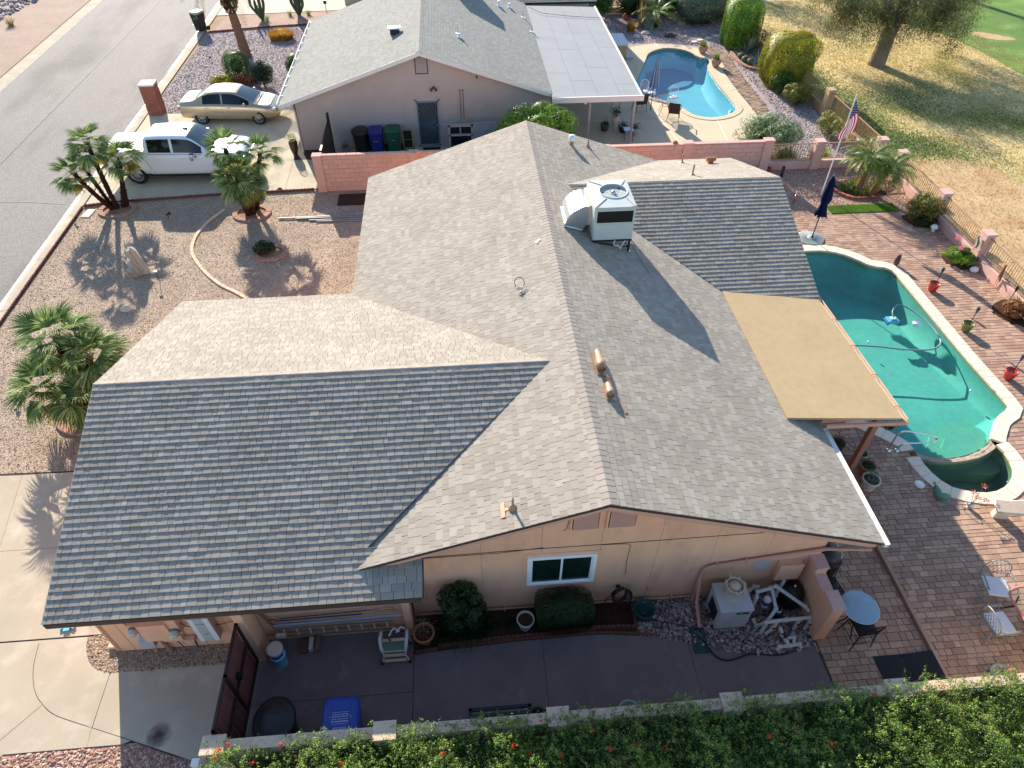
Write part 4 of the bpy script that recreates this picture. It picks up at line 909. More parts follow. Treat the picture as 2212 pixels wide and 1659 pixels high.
board((-10.4,-.535,zg(-.53)-.01),(-3.52,-.535,zg(-.53)-.01),.14,.03,'brown','fascia'); board((-3.5,-.53,zg(-.53)),(-3.5,.38,zg(.38)),.12,.02,'brown','fascia',side=(1,0,0))
board((7.58,WY,WZ),(7.58,7.7,zw(7.7)),.16,.03,'peach_d','barge_board',side=(1,0,0)); board((7.58,WY,WZ),(7.58,15.95,zw(15.95)),.16,.03,'peach_d','barge_board',side=(1,0,0))
board((5.84,.0,zr(5.84)-.02),(5.84,3.2,zr(5.84)-.02),.13,.02,'peach_d','fascia',side=(1,0,0))
# soffits
mb=MB(); mb.poly([(-10.4,-.5,zg(-.53)-.13),(-10.4,.1,zg(-.53)-.13),(-3.52,.1,zg(-.53)-.13),(-3.52,-.5,zg(-.53)-.13)]); obj('soffit',mb,MT['peach_d'],house)
# white gutter on the near right eave
mb=MB(); X0=5.87
mb.add([(X0,-.02,2.40),(X0,3.15,2.40),(X0+.12,3.15,2.40),(X0+.12,-.02,2.40),(X0,-.02,2.30),(X0,3.15,2.30),(X0+.1,3.15,2.30),(X0+.1,-.02,2.30),(X0+.02,0,2.38),(X0+.02,3.13,2.38),(X0+.105,3.13,2.38),(X0+.105,0,2.38)],
  [(3,2,6,7),(0,3,7,4),(1,5,6,2),(4,7,6,5),(8,11,10,9),(0,8,9,1),(3,11,8,0),(2,10,11,3),(1,9,10,2)]); obj('gutter',mb,MT['cream_t'],house)
# walls
def wallbox(x0,x1,y0,y1,z0,z1,name='wall',mt='peach',par=None):
    mb=MB(); mb.bx(x0,x1,y0,y1,z0,z1); return obj(name,mb,MT[mt],par or house)
def gable(x0,x1,y,zt,mt,par,th=.12,face=-1,panels=1.219,x_off=.079,mtp=None,gap=.006):
    """gable wall facing -Y with separate vertical siding panels; zt(x) top"""
    def strip(a,b): 
        xs_=[a]+([0] if a<0<b else [])+[b]; return [(x,zt(x)) for x in xs_]
    mb=MB(); T=strip(x0,x1); P=[(x0,0)]+[(x1,0)]+T[::-1]; n=len(P)
    V=[(x,y+.03,z) for x,z in P]+[(x,y+th,z) for x,z in P]; mb.add(V,[tuple(range(n)),tuple(reversed(range(n,2*n)))]+[(i,(i+1)%n,n+(i+1)%n,n+i)[::-1] for i in range(n)]); W=obj('wall',mb,MT[mtp or mt],par)
    k=math.floor((x0-x_off)/panels)
    while x_off+k*panels<x1:
        a=max(x0,x_off+k*panels+gap); b=min(x1,x_off+(k+1)*panels-gap); k+=1
        if b-a<.03: continue
        T=strip(a,b); P=[(a,0.0)]+[(b,0.0)]+T[::-1]; n=len(P); m2=MB(); V=[(x,y,z) for x,z in P]+[(x,y+.035,z) for x,z in P]
        m2.add(V,[tuple(range(n))]+[(i,(i+1)%n,n+(i+1)%n,n+i)[::-1] for i in range(n)],random.random()); obj('siding_panel',m2,MT[mt],W)
    return W
GW=gable(-3.9,5.0,.4,lambda x:HR-S*abs(x)-.11,'peach',house,mtp='peach_d',gap=.003)
wallbox(-10.25,-3.9,.1,.22,0,2.5); wallbox(-10.28,-10.16,.1,9.0,0,2.45)
mb=MB(); mb.add([(-10.28,.1,2.45),(-10.28,9,2.45),(-10.28,GY,GZ-.12),(-10.16,.1,2.45),(-10.16,9,2.45),(-10.16,GY,GZ-.12)],[(0,2,1),(3,4,5),(0,3,5,2),(2,5,4,1)]); obj('wall',mb,MT['peach'],house)
wallbox(4.9,5.0,.52,15.5,0,2.6); wallbox(-5.1,7.0,15.4,15.5,0,2.5); wallbox(-5.1,-5.0,9,15.4,0,2.5); wallbox(6.9,7.0,8.6,15.4,0,2.6); wallbox(5.0,6.9,8.6,8.7,0,2.6); wallbox(-10.16,-5,8.9,9,0,2.4)
# groove strips on garage wall
for x in list(np.arange(-9.9,-7.3,.305))+list(np.arange(-7.1,-4,1.22)): mb=MB(); mb.bx(x,x+.011,.094,.1,0,2.4); obj('siding_groove',mb,MT['peach_d'],house)
mb=MB(); mb.bx(-4.06,-3.9,-.02,.1,0,2.45); obj('corner_post',mb,MT['peach'],house)
# window
win=MB(); X0,X1,Z0,Z1=-1.42,.035,1.08,2.18; y=.4
for (a,b,c,d) in [(X0,X1,Z0,Z0+.07),(X0,X1,Z1-.09,Z1),(X0,X0+.085,Z0+.07,Z1-.09),(X1-.085,X1,Z0+.07,Z1-.09)]: win.bx(a,b,y-.05,y+.01,c,d)
W1=obj('window',win,MT['vinyl'],house,bevel=.008)
s=MB()
for (a,b,c,d) in [(X0+.085,X1-.085,Z0+.07,Z0+.1),(X0+.085,X1-.085,Z1-.12,Z1-.09),(X0+.085,X0+.115,Z0+.1,Z1-.12),(X1-.115,X1-.085,Z0+.1,Z1-.12),(-.715,-.67,Z0+.1,Z1-.12)]: s.bx(a,b,y-.03,y+.0,c,d)
obj('sash',s,MT['vinyl'],W1)
for a,b in ((X0+.115,-.715),(-.67,X1-.115)):
    q=MB(); q.bx(a,b,y-.015,y-.008,Z0+.1,Z1-.12); obj('pane',q,MT['winglass'],W1); q=MB(); q.bx(a+.01,b-.01,y-.019,y-.015,Z0+.11,Z0+.17); obj('sill_reflection',q,MT['screen'],W1)  # paler strip on each pane paints the inner sill's reflection
q=MB(); q.bx(X0-.08,X1+.08,y-.012,y-.001,Z0-.06,Z1+.09); obj('window_surround',q,MT['peach'],house)
MT['winglass'].node_tree.nodes['Principled BSDF'].inputs['Roughness'].default_value=.04
# gable vents with slats
for vi,(a,b,c,d) in enumerate([(-.57,-.05,3.12,3.62),(.14,.68,3.12,3.58)]):
    f=MB(); tz=lambda x:min(d+.3,zr(x)-.2)
    f.add([(a,.37,c),(b,.37,c),(b,.37,tz(b)),(a,.37,tz(a)),(a,.399,c),(b,.399,c),(b,.399,tz(b)),(a,.399,tz(a))],[(0,1,2,3),(0,4,5,1),(1,5,6,2),(3,7,4,0)]); V_=obj('gable_vent',f,MT['slatback'],house)
    z=c+.03
    while z<max(tz(a),tz(b))-.06:
        x0,x1=a+.02,b-.02
        if z>tz(a)-.05: x0=max(x0,-(HR-.25-z)/S)
        if z>tz(b)-.05: x1=min(x1,(HR-.25-z)/S)
        if x1-x0>.1: q=MB(); q.add([(x0,.33,z),(x1,.33,z),(x1,.368,z+.035),(x0,.368,z+.035),(x0,.335,z-.008),(x1,.335,z-.008)],[(0,1,2,3),(4,5,1,0)]); obj('slat',q,MT['peach_d'],V_)
        z+=.048
q=MB()
for a,b,c in [(-.61,-.57,3.08),(-.05,-.0,3.08),(.1,.14,3.08),(.68,.72,3.08)]: q.bx(a,b,.36,.399,c,min(zr(a),zr(b))-.16)
q.bx(-.57,-.05,.36,.399,3.08,3.12); q.bx(.14,.68,.36,.399,3.08,3.12); obj('vent_trim',q,MT['peach'],house)
# pipes on the wall
q=MB(); q.tube([(2.41,.3,.02),(2.41,.33,1.1),(2.46,.34,1.32),(2.62,.34,1.4),(3.32,.34,1.51),(5.0,.34,1.77),(5.9,.2,1.86)],.042,8); 
for x,z in ((2.7,1.41),(3.32,1.51)): q.bx(x-.02,x+.02,.3,.4,z-.07,z+.07)
q.tube([(2.41,.32,.9),(2.40,.1,.3),(2.38,-.38,.05)],.045,8); obj('downspout',q,MT['peach_d'],house)
q=MB(); q.tube([(-3.85,.34,.2),(-1.7,.34,.18),(0,.34,.14),(2.55,.34,.13)],.022,6); 
for x in (-3.2,-1.9,.1,.9,1.9): q.bx(x-.015,x+.015,.3,.4,.1,.22)
q.tube([(-7.1,.04,.26),(-4.1,.04,.26)],.028,6); q.tube([(-7.1,.04,.26),(-7.12,-.1,.2),(-7.12,-.16,.02)],.028,6)
for x in (-6.7,-6.05,-5.4,-4.75,-4.3): q.lathe([(.04,0),(.04,.02),(.015,.03)],8,Matrix.Translation((x,.02,.33))@Matrix.Rotation(R(90),4,'X'))
obj('water_pipe',q,MT['peach_d'],house)
q=MB(); q.tube([(-3.7,.39,2.43),(-1.7,.39,2.47),(.15,.39,2.47),(3.68,.39,2.5)],.006,4); q.tube([(-3.7,.39,2.4),(-2,.39,2.41),(-1.1,.39,2.5)],.005,4); q.tube([(.1,.39,2.46),(.62,.39,2.43),(.7,.39,2.36),(.69,.39,1.8),(.72,.39,1.25)],.005,4); q.tube([(-.63,.39,3.5),(-.66,.39,3.15),(-.72,.39,3.05)],.005,4); obj('cable',q,MT['brown'],house)
q=MB(); q.bx(4.1,4.6,.24,.4,.8,1.34); q.bx(4.08,4.62,.22,.26,.78,1.36); B1=obj('electrical_box',q,MT['peach'],house,bevel=.01)
q=MB(); q.bx(4.55,4.72,.3,.4,.75,.9); q.tube([(4.62,.36,.75),(4.5,.36,.4),(4.45,.3,.05)],.012,5); q.tube([(4.2,.37,.8),(3.9,.37,.5),(3.75,.37,.2)],.01,5); q.tube([(4.2,.36,.79),(4.4,.33,.72),(4.56,.33,.8)],.01,5); obj('conduit',q,MT['peach_d'],house)
q=MB(); q.bx(3.6,3.95,.392,.398,1.0,1.45); obj('paint_patch',q,MT['wallN_t'],house)
# wood fascia strut at right
board((4.7,.3,2.5),(5.75,.08,2.33),.1,.05,'peach_d','beam',side=(0,-1,0))
# vents and pipes on the roof
def on_left(x,y): return Vector((x,y,zr(x)))
def flash(mb,p,n,w_=.2,l_=.26):
    u=Vector((0,1,0)); nn=Vector(n).normalized(); v_=nn.cross(u)
    P=[p+u*a*l_/2+v_*b*w_/2+nn*.035 for a,b in ((-1,-1),(1,-1),(1,1),(-1,1))]; mb.poly(P)
NR=(S,0,1); NL=(-S,0,1)
for (x,y,h,r,lab,nrm) in [(-1.72,.47,.27,.025,'slim tan vent pipe on the near left slope by the gable peak',NL),(.55,3.29,.16,.028,'short vent pipe between the two bronze roof hoods',NR),(2.1,15.31,.25,.03,'thin brown vent pipe right of the white capped pipe near the far gable',NR)]:
    t=thing('vent_pipe',lab,'vent pipe',(x,y,zr(x)+.03)); q=MB(); q.lathe([(r,0),(r,h),(r*.7,h),(r*.7,h-.05)],10); obj('pipe',q,MT['bronze'],t); q=MB(); q.lathe([(.09,.0),(.07,.03),(r*1.2,.07),(r*1.1,.1)],12); obj('collar',q,MT['bronze'],t)
q=MB(); p=on_left(-1.9,.47); q.add([p+Vector((-.05,-.17,.02)),p+Vector((.03,-.17,.045)),p+Vector((.03,.17,.045)),p+Vector((-.05,.17,.02))],[(0,1,2,3)]); p=p+Vector((.05,0,.02)); q.add([p+Vector((-.03,-.03,.02)),p+Vector((.12,-.03,.07)),p+Vector((.12,.03,.07)),p+Vector((-.03,.03,.02))],[(0,1,2,3)]); obj('flashing',q,MT['bronze'],RF)
for (x,y,h,lab) in [(5.52,15.25,.33,'slender vent pipe at the far edge of the right wing roof'),(5.08,12.83,.36,'slender vent pipe near the right wing ridge')]:
    t=thing('vent_pipe',lab,'vent pipe',(x,y,zw(y)+.02)); q=MB(); q.lathe([(.03,0),(.03,h),(.02,h),(.02,h-.04)],10); obj('pipe',q,MT['bronze'],t); q=MB(); q.lathe([(.1,.0),(.08,.015),(.035,.05)],12); obj('collar',q,MT['bronze'],t)
t=thing('roof_vent','low pink hooded vent on the far slope of the right wing','roof vent',(6.45,15.0,zw(15.0)+.02)); q=MB(); q.bx(-.09,.09,-.07,.07,-.05,.12); obj('neck',q,MT['terra'],t); q=MB(); q.lathe([(.07,-.17),(.07,.17)],12,Matrix.Translation((0,0,.15))@Matrix.Rotation(R(90),4,'Y')); obj('hood',q,MT['terra'],t)
t=thing('roof_vent','white capped pipe with rusty collar near the far gable','roof vent',(1.48,15.03,zr(1.48)+.02)); q=MB(); q.lathe([(.07,0),(.07,.2)],12); obj('neck',q,MT['bronze'],t); q=MB(); q.lathe([(.11,.18),(.11,.34),(.0,.37)],14); obj('cap',q,MT['white'],t)
def hood(x,y,L,r,lab):
    t=thing('roof_hood',lab,'roof vent',(x,y,zr(x)+.03)); q=MB(); ax=Matrix.Translation((0,0,r*.9))@Matrix.Rotation(R(90),4,'X')
    q.lathe([(r*.8,-L*.65),(r*.8,-L*.12),(r*1.0,-.1*L),(r,L*.4),(r*.88,L*.4),(r*.88,L*.3)],18,ax,cap=False); q.lathe([(.001,L*.28),(r*.88,L*.28)],18,ax,cap=False); q.lathe([(.001,-L*.65),(r*.8,-L*.65)],18,ax,cap=False); obj('barrel',q,MT['bronze'],t)
    q=MB(); q.box((0,0,.01),(r*2.6,L*1.15,.012),0,.5,Matrix.Rotation(math.atan(S),4,'Y')); obj('base_flange',q,MT['bronze'],t)
hood(.46,3.75,.55,.1,'larger bronze half barrel hood right of the main ridge'); hood(.52,2.9,.34,.085,'smaller bronze barrel hood nearer the camera right of the ridge')
q=MB(); p=Vector((.7,2.72,zr(.7)+.04)); q.add([p,p+Vector((.05,.02,-.015)),p+Vector((.12,-.3,-.04)),p+Vector((.06,-.33,-.02))],[(3,2,1,0)]); tag_=obj('metal_strip',q,MT['bronze'],None,'bronze sheet metal strip lying beside the smaller roof hood','metal strip')
# coiled cable on the left slope
t=thing('coiled_cable','loose dark coiled cable on a bracket lying on the left roof slope','cable',(-1.02,6.9,zr(1.02)+.04)); q=MB()
q.tube([(.12*math.cos(a)*(1+.06*math.sin(3*a)),.13*math.sin(a)+.05,.12+.1*math.sin(a)) for a in np.arange(0,12.4,.35)],.008,5); obj('cable_loop',q,MT['palmbark'],t); q=MB(); q.box((0,-.14,.05),(.03,.16,.03)); q.box((0,-.06,.08),(.2,.03,.02)); obj('bracket',q,MT['alu'],t)
q=MB(); q.add([(-.42,8.6,zr(.42)+.05),(-.3,8.72,zr(.3)+.05),(-.32,8.76,zr(.3)+.05),(-.45,8.66,zr(.42)+.05)],[(0,1,2,3)]); obj('white_scrap',q,MT['white'],None,'small white paper scrap on the left roof slope beside the ridge','paper scrap')
# ------------------------------------------------------------------ rooftop air conditioner
ac=thing('air_conditioner','big grey rooftop air conditioner on black legs with round fan','air conditioner',(1.17,8.94,0))
q=MB(); q.bx(0,1.1,0,1.46,4.08,5.06); obj('cabinet',q,MT['acpaint'],ac,bevel=.012)
q=MB()
for (x0,x1,z0,z1) in [(.03,1.07,4.1,4.57),(.03,1.07,4.61,5.03)]: q.bx(x0,x1,-.008,0,z0,z1)
q.bx(.03,.72,-.012,-.008,4.1,4.57); obj('side_panel',q,MT['acpaint'],ac,bevel=.004)
q=MB(); q.bx(.07,1.04,-.016,-.008,4.63,4.97); G=obj('coil_grille',q,MT['grille'],ac)
for i in range(15): q=MB(); q.bx(.08,1.03,-.024,-.016,4.645+i*.0215,4.655+i*.0215); obj('louvre',q,MT['blackmetal'],G)
q=MB(); q.bx(-.008,0,.06,1.4,4.12,5.0); obj('side_panel',q,MT['acpaint'],ac)
top=MB(); N=28; cx,cy,rr=.62,.78,.38; out=[]
for i in range(N):
    a=2*math.pi*i/N; c_,s_=math.cos(a),math.sin(a); k=min((.55+.01)/abs(c_) if abs(c_)>1e-6 else 99,(.73+.01)/abs(s_) if abs(s_)>1e-6 else 99)
    out.append((.55+c_*k,.73+s_*k,5.09))
inn=[(cx+rr*math.cos(2*math.pi*i/N),cy+rr*math.sin(2*math.pi*i/N),5.115) for i in range(N)]; dn=[(a,b,4.95) for a,b,_ in inn]; sk=[(a,b,5.05) for a,b,_ in out]
top.add(out+inn+dn+sk,[(i,(i+1)%N,N+(i+1)%N,N+i) for i in range(N)]+[(N+i,N+(i+1)%N,2*N+(i+1)%N,2*N+i) for i in range(N)]+[(3*N+i,3*N+(i+1)%N,(i+1)%N,i) for i in range(N)]); obj('lid',top,MT['acpaint'],ac)
q=MB()
for a,b in [((.04,.04),(.36,.42)),((1.06,.04),(.9,.42)),((.04,1.42),(.36,1.12)),((1.06,1.42),(.9,1.12)),((.5,.03),(.54,.38))][:4]: q.tube([(*a,5.1),(*b,5.125)],.012,4)
obj('lid_rib',q,MT['acpaint'],ac)
q=MB(); q.lathe([(rr+.015,5.1),(rr+.015,5.135),(rr-.005,5.135),(rr-.005,5.1)],N,Matrix.Translation((cx,cy,0)),cap=False); obj('fan_ring',q,MT['acpaint'],ac)
q=MB(); 
for r_ in (.1,.18,.26,.34): q.tube([(cx+r_*math.cos(a),cy+r_*math.sin(a),5.12) for a in np.arange(0,6.28,.35)],.002,4,closed=True)
for k in range(8): a=k*math.pi/4+.3; q.tube([(cx,cy,5.13),(cx+rr*math.cos(a),cy+rr*math.sin(a),5.118)],.0025,4)
obj('fan_guard',q,MT['grille'],ac)
q=MB(); q.lathe([(.0,5.0),(rr-.01,5.0)],N,Matrix.Translation((cx,cy,.02)),cap=False); obj('fan_well',q,MT['black'],ac)
for k in range(3):
    a=k*2.094+.5; q=MB(); q.add([(cx+.06*math.cos(a),cy+.06*math.sin(a),5.05),(cx+.36*math.cos(a-.35),cy+.36*math.sin(a-.35),5.03),(cx+.36*math.cos(a+.45),cy+.36*math.sin(a+.45),5.07)],[(0,1,2)]); obj('fan_blade',q,MT['grille'],ac)
q=MB(); q.lathe([(.07,5.0),(.07,5.08),(.03,5.14),(0,5.14)],14,Matrix.Translation((cx,cy,0))); obj('fan_hub',q,MT['alu'],ac)
for x,y in ((.08,.04),(1.05,.04),(.08,1.42),(1.05,1.42)):
    z0=zr(1.17+x)+.02; q=MB(); q.bx(x-.025,x+.025,y-.025,y+.025,z0,4.08); obj('leg',q,MT['blackmetal'],ac); q=MB(); q.bx(x-.07,x+.07,y-.06,y+.06,z0-.005,z0+.012); obj('foot_plate',q,MT['alu'],ac)
q=MB(); q.tube([(.08,.04,3.98),(1.05,.04,3.8)],.018,4); q.tube([(1.05,.04,3.78),(.85,.06,4.06)],.015,4); q.bx(.0,1.1,.0,.05,4.03,4.08); q.bx(.0,1.1,1.4,1.45,4.03,4.08); q.tube([(1.05,.04,3.95),(1.05,1.42,3.95)],.015,4); obj('support_frame',q,MT['blackmetal'],ac)
q=MB(); q.tube([(.62,-.02,4.07),(.6,-.04,3.96),(.62,-.05,3.92),(.7,-.06,3.93),(.76,-.06,3.9),(.8,-.07,3.82)],.018,6); q.tube([(.78,-.07,3.82),(.9,-.04,4.06)],.018,6); obj('condensate_pipe',q,MT['pvc'],ac)
q=MB(); q.tube([(1.08,.1,4.0),(1.3,-.2,zr(2.45)+.05),(1.5,-.9,zr(2.67)+.03)],.006,4); obj('cable',q,MT['black'],ac)
# duct elbow: quarter-round top running left from the cabinet down to the roof
duc=thing('roof_duct','shiny galvanised curved duct joining the rooftop air conditioner','duct',(0,0,0))
q=MB(); xs_=[]; y0,y1=9.4,10.35
prof=[(1.16,4.86),(1.0,4.87),(.85,4.83),(.7,4.74),(.58,4.62),(.5,4.48),(.46,4.34)]
for (a,b) in zip(prof,prof[1:]): q.add([(a[0],y0,a[1]),(a[0],y1,a[1]),(b[0],y1,b[1]),(b[0],y0,b[1])],[(0,1,2,3)],sm=True)
obj('top_sheet',q,MT['galv'],duc)
for yy,fl in ((y0,0),(y1,1)):
    P=[(x,yy,z) for x,z in prof]+[(.46,yy,zr(.46)+.02),(.95,yy,zr(.95)+.02),(1.05,yy,4.3),(1.16,yy,4.32)]; q=MB(); q.poly(P if fl else P[::-1]); obj('side_sheet',q,MT['galv'],duc)
q=MB(); q.tube([(.46,y0-.01,zr(.46)+.05),(.95,y0-.01,zr(.95)+.06)],.018,4); q.tube([(.95,y0-.01,zr(.95)+.06),(.78,y0-.012,4.6)],.014,4); q.bx(.43,.46,y0-.02,y1,zr(.46)+.02,4.36); obj('seam_flange',q,MT['galv'],duc)
q=MB(); q.bx(1.1,1.165,y0-.01,y1+.02,4.3,4.9); obj('wood_trim',q,MT['palebrick'],duc)
# ------------------------------------------------------------------ tan patio cover
pc_=thing('patio_cover','flat tan rolled roofing patio cover overhanging the pool side','patio cover')
zc=lambda x: 2.76-(x-4.9)*.045
q=MB(); slab([(4.93,3.22,zc(4.93)+.02),(7.74,3.12,zc(7.74)),(7.52,8.1,zc(7.5)),(4.86,8.35,zc(4.86)+.02)],.06,q)
q.t=[.5]*len(q.f); obj('roof_deck',q,MT['rollroof'],pc_)
q=MB()
for x in (5.9,6.85): q.bx(x,x+.012,3.31,8.3,zc(x)-.01,zc(x)+.006)
0 and q.add([(5.0,6.1,zc(5.0)+.024),(7.6,6.1,zc(7.6)+.008),(7.6,6.115,zc(7.6)+.008),(5.0,6.115,zc(5.0)+.024)],[(0,1,2,3)]); obj('lap_seam',q,MT['rollroof'],pc_)
q=MB(); GM=Matrix.Translation((7.75,3.1,2.62))@Matrix.Rotation(R(2.5),4,'Z'); q.bx(0,.03,0,5.0,-.13,.0,.5,GM); q.bx(.1,.12,0,5.0,-.1,.0,.5,GM); q.bx(0,.12,0,5.0,-.13,-.11,.5,GM); obj('gutter',q,MT['palebrick'],pc_)
for yy in (3.5,4.6,5.7,6.8,7.9): q=MB(); xx=7.75-(yy-3.1)*.0437; q.tube([(xx-.04,yy,2.645),(xx+.06,yy,2.66),(xx+.12,yy+.02,2.62)],.008,4); obj('gutter_strap',q,MT['terra'],pc_)
q=MB(); slab([(5.88,3.05,2.60),(7.87,3.05,2.56),(7.87,3.11,2.56),(5.88,3.11,2.60)],.1,q); obj('fascia',q,MT['terra'] if 0 else MT['peach_d'],pc_)
q=MB(); q.bx(5.9,7.7,3.32,3.42,2.4,2.52); q.bx(7.4,7.5,3.4,8.0,2.38,2.51); obj('beam',q,MT['peach_d'],pc_)
for yy in (3.5,7.6): q=MB(); q.bx(7.4,7.54,yy-.07,yy+.07,0,2.38); obj('post',q,MT['postbrown'],pc_)
# ================================================================== NEIGHBOUR HOUSE
nh=thing('house','taupe neighbouring house with grey shingle roof behind the coral wall','house')
NX,NY0,NHR,NS=-3.785,23.095,4.307,.332; NL,NRr=6.16,5.647
zn=lambda x: NHR-NS*abs(x-NX)
q=MB(); slab([(NX-NL+.03,NY0+.02,zn(NX-NL)),(NX,NY0+.02,NHR),(NX,34.2,NHR),(NX-NL+.03,34.2,zn(NX-NL))],.1,q); slab([(NX,NY0+.02,NHR),(NX+NRr-.02,NY0+.02,zn(NX+NRr)),(NX+NRr-.02,36,zn(NX+NRr)),(NX,36,NHR)],.1,q); NRF=obj('roof',q,MT['felt'],nh)
cN=math.sqrt(1+NS*NS); random.seed(5); pieces=[]
f1=slope_frame((NX-NL,NY0,zn(NX-NL)),(0,-1,0),(1,0,NS)); pieces+=shingles([(-11.1,0),(0,0),(0,NL*cN),(-11.1,NL*cN)],f1,wr=(.28,.32),th=(.004,.009))
f2=slope_frame((NX+NRr,NY0,zn(NX+NRr)),(0,1,0),(-1,0,NS)); pieces+=shingles([(0,0),(12.8,0),(12.8,NRr*cN),(0,NRr*cN)],f2,wr=(.28,.32),th=(.004,.009))
emit_pieces(pieces,'shingle',NRF,MT['shingle_n'],300,'shingle_field'); MT['cap_n']=mat('grey ridge cap',lin(150,148,142),.92,var=.05,fine=.15,fscale=160,tint=.06,spec=.2)
caps((NX,NY0,NHR),(NX,36,NHR),(-1,0,-NS),(1,0,-NS),.15,.15,NRF,MT['cap_n'])
board((NX,NY0,NHR+.01),(NX+NRr,NY0,zn(NX+NRr)+.01),.17,.03,'cream_t','barge_board',par=nh); board((NX,NY0,NHR+.01),(NX-NL,NY0,zn(NX-NL)+.01),.17,.03,'cream_t','barge_board',par=nh)
q=MB(); x=NX-NL; q.bx(x-.12,x-.1,NY0-.02,34.2,2.2,2.32); q.bx(x-.12,x,NY0-.02,34.2,2.19,2.21); q.bx(x-.02,x,NY0,34.2,2.12,2.26)
for yy in np.arange(24,34,1.1): q.bx(x-.13,x+.02,yy-.03,yy+.03,2.315,2.33)
obj('gutter',q,MT['cream_t'],nh)
q=MB(); q.tube([(x-.06,NY0,2.2),(x+.0,NY0+.1,2.1),(-9.5,23.42,1.98),(-9.45,23.45,1.8),(-9.43,23.45,.1),(-9.4,23.3,.03)],.04,6); obj('downspout',q,MT['cream_t'],nh)
MT['wallN_p']=MT['wallN']
def ngable():
    zt=lambda x: NHR-NS*abs(x)-.11
    W=gable(-5.6,5.65,NY0+.45,zt,'wallN',nh,x_off=.3,mtp='wallN_t',gap=.002); W.location.x=NX
ngable()
for a,b,c,d in [(-9.35,-9.25,23.65,34),(1.75,1.85,23.65,35.5)]: wallbox(a,b,c,d,0,2.3,'wall','wallN',nh)
# brick corner on the street face
BC=MB(); 
for r_ in range(28):
    for k in range(2): BC.bx(-9.47+(.0 if r_%2 else .01),-9.35,23.55+k*.22,23.75+k*.22,.01+r_*.075,.075+r_*.075,random.random())
obj('brick_facing',BC,MT['brick'],nh,kind='stuff')
YW=NY0+.45
q=MB(); q.bx(-4.03,-3.48,YW-.03,YW,3.25,3.98); NV=obj('gable_vent',q,MT['slatback'],nh)
for i in range(13): q=MB(); z=3.31+i*.05; q.add([(-3.99,YW-.06,z),(-3.52,YW-.06,z),(-3.52,YW-.03,z+.035),(-3.99,YW-.03,z+.035)],[(0,1,2,3)]); obj('slat',q,MT['wallN_t'],NV)
# security door
q=MB(); DX0,DX1=-4.12,-3.15
for a,b,c,d in [(DX0,DX0+.06,0.05,2.1),(DX1-.06,DX1,0.05,2.1),(DX0,DX1,2.04,2.1),(DX0,DX1,0.05,.13)]: q.bx(a,b,YW-.07,YW-.01,c,d)
SD=obj('security_door',q,MT['bluegrey'],nh)
q=MB(); q.bx(DX0+.06,DX1-.06,YW-.03,YW-.01,.13,2.04); obj('screen',q,MT['screen'],SD)
cx_,cz_=DX1-.14,1.02
for k in range(22):
    a=math.pi*.5+math.pi*k/21; ex,ez=math.cos(a),math.sin(a); L=min((cx_-(DX0+.07))/max(1e-3,-ex) if ex<-1e-3 else 9,(2.02-cz_)/ez if ez>1e-3 else 9,(cz_-.15)/(-ez) if ez<-1e-3 else 9)
    q=MB(); q.tube([(cx_+ex*.16,YW-.045,cz_+ez*.16),(cx_+ex*L,YW-.045,cz_+ez*L)],.007,4); obj('sunray_bar',q,MT['bluegrey'],SD)
q=MB(); q.tube([(cx_+.15*math.cos(a),YW-.05,cz_+.15*math.sin(a)) for a in np.arange(math.pi*.5,math.pi*1.5+.1,.25)],.01,5); q.bx(cx_-.02,cx_+.03,YW-.09,YW-.05,cz_-.06,cz_+.06); obj('handle',q,MT['alu'],SD)
q=MB(); q.bx(DX0-.07,DX0,YW-.02,YW,0,2.16); q.bx(DX1,DX1+.07,YW-.02,YW,0,2.16); q.bx(DX0-.07,DX1+.07,YW-.02,YW,2.1,2.17); obj('door_trim',q,MT['wallN_t'],nh)
q=MB()
for x in (-2.16,-2.03): q.tube([(x,YW-.03,1.25),(x,YW-.03,2.56)],.014,5); q.bx(x-.03,x+.03,YW-.05,YW,2.5,2.54)
obj('wall_pipe',q,MT['palmbark2'],nh)
q=MB(); q.lathe([(.05,0),(.05,.06)],10,Matrix.Translation((-3.3,YW,2.68))@Matrix.Rotation(R(90),4,'X'))
for dx,ax in ((-.1,-.5),(.1,.5)): q.lathe([(.03,0),(.06,.14),(.05,.14),(.02,.03)],10,Matrix.Translation((-3.3+dx*.5,YW-.06,2.66))@Matrix.Rotation(R(125),4,'X')@Matrix.Rotation(ax,4,'Y'))
obj('flood_light',q,MT['brownpot'],nh)
q=MB(); q.bx(-1.45,-1.38,NY0-.08,NY0-.0,3.2,3.28); obj('camera_bracket',q,MT['black'],nh)
# neighbour patio cover
zp=lambda x: 2.42-(x-1.86)*.03
np_=thing('patio_cover','long grey rolled roofing patio cover with white edge beside the blue pool','patio cover')
q=MB(); slab([(1.84,22.75,zp(1.84)),(5.82,22.75,zp(5.82)),(5.82,35.55,zp(5.82)),(1.84,35.55,zp(1.84))],.06,q); obj('roof_deck',q,MT['greyroll'],np_)
q=MB()
for x in (2.9,3.9,4.9): q.bx(x,x+.015,22.78,35.5,zp(x)-.01,zp(x)+.003)
for (x,y) in [(1.9,25.5),(2.92,24.6),(3.92,26.2),(4.92,24.2),(2.92,28.6),(3.92,31),(4.92,28.9),(1.9,30.2)]: q.add([(x,y,zp(x)+.003),(x+.98,y,zp(x+.98)+.003),(x+.98,y+.018,zp(x+.98)+.003),(x,y+.018,zp(x)+.003)],[(0,1,2,3)])
obj('lap_seam',q,MT['seamgrey'],np_)
q=MB(); q.bx(1.84,5.9,22.68,22.75,2.16,2.40); q.bx(5.82,5.9,22.75,35.6,2.2,2.33); obj('fascia',q,MT['cream_t'],np_)
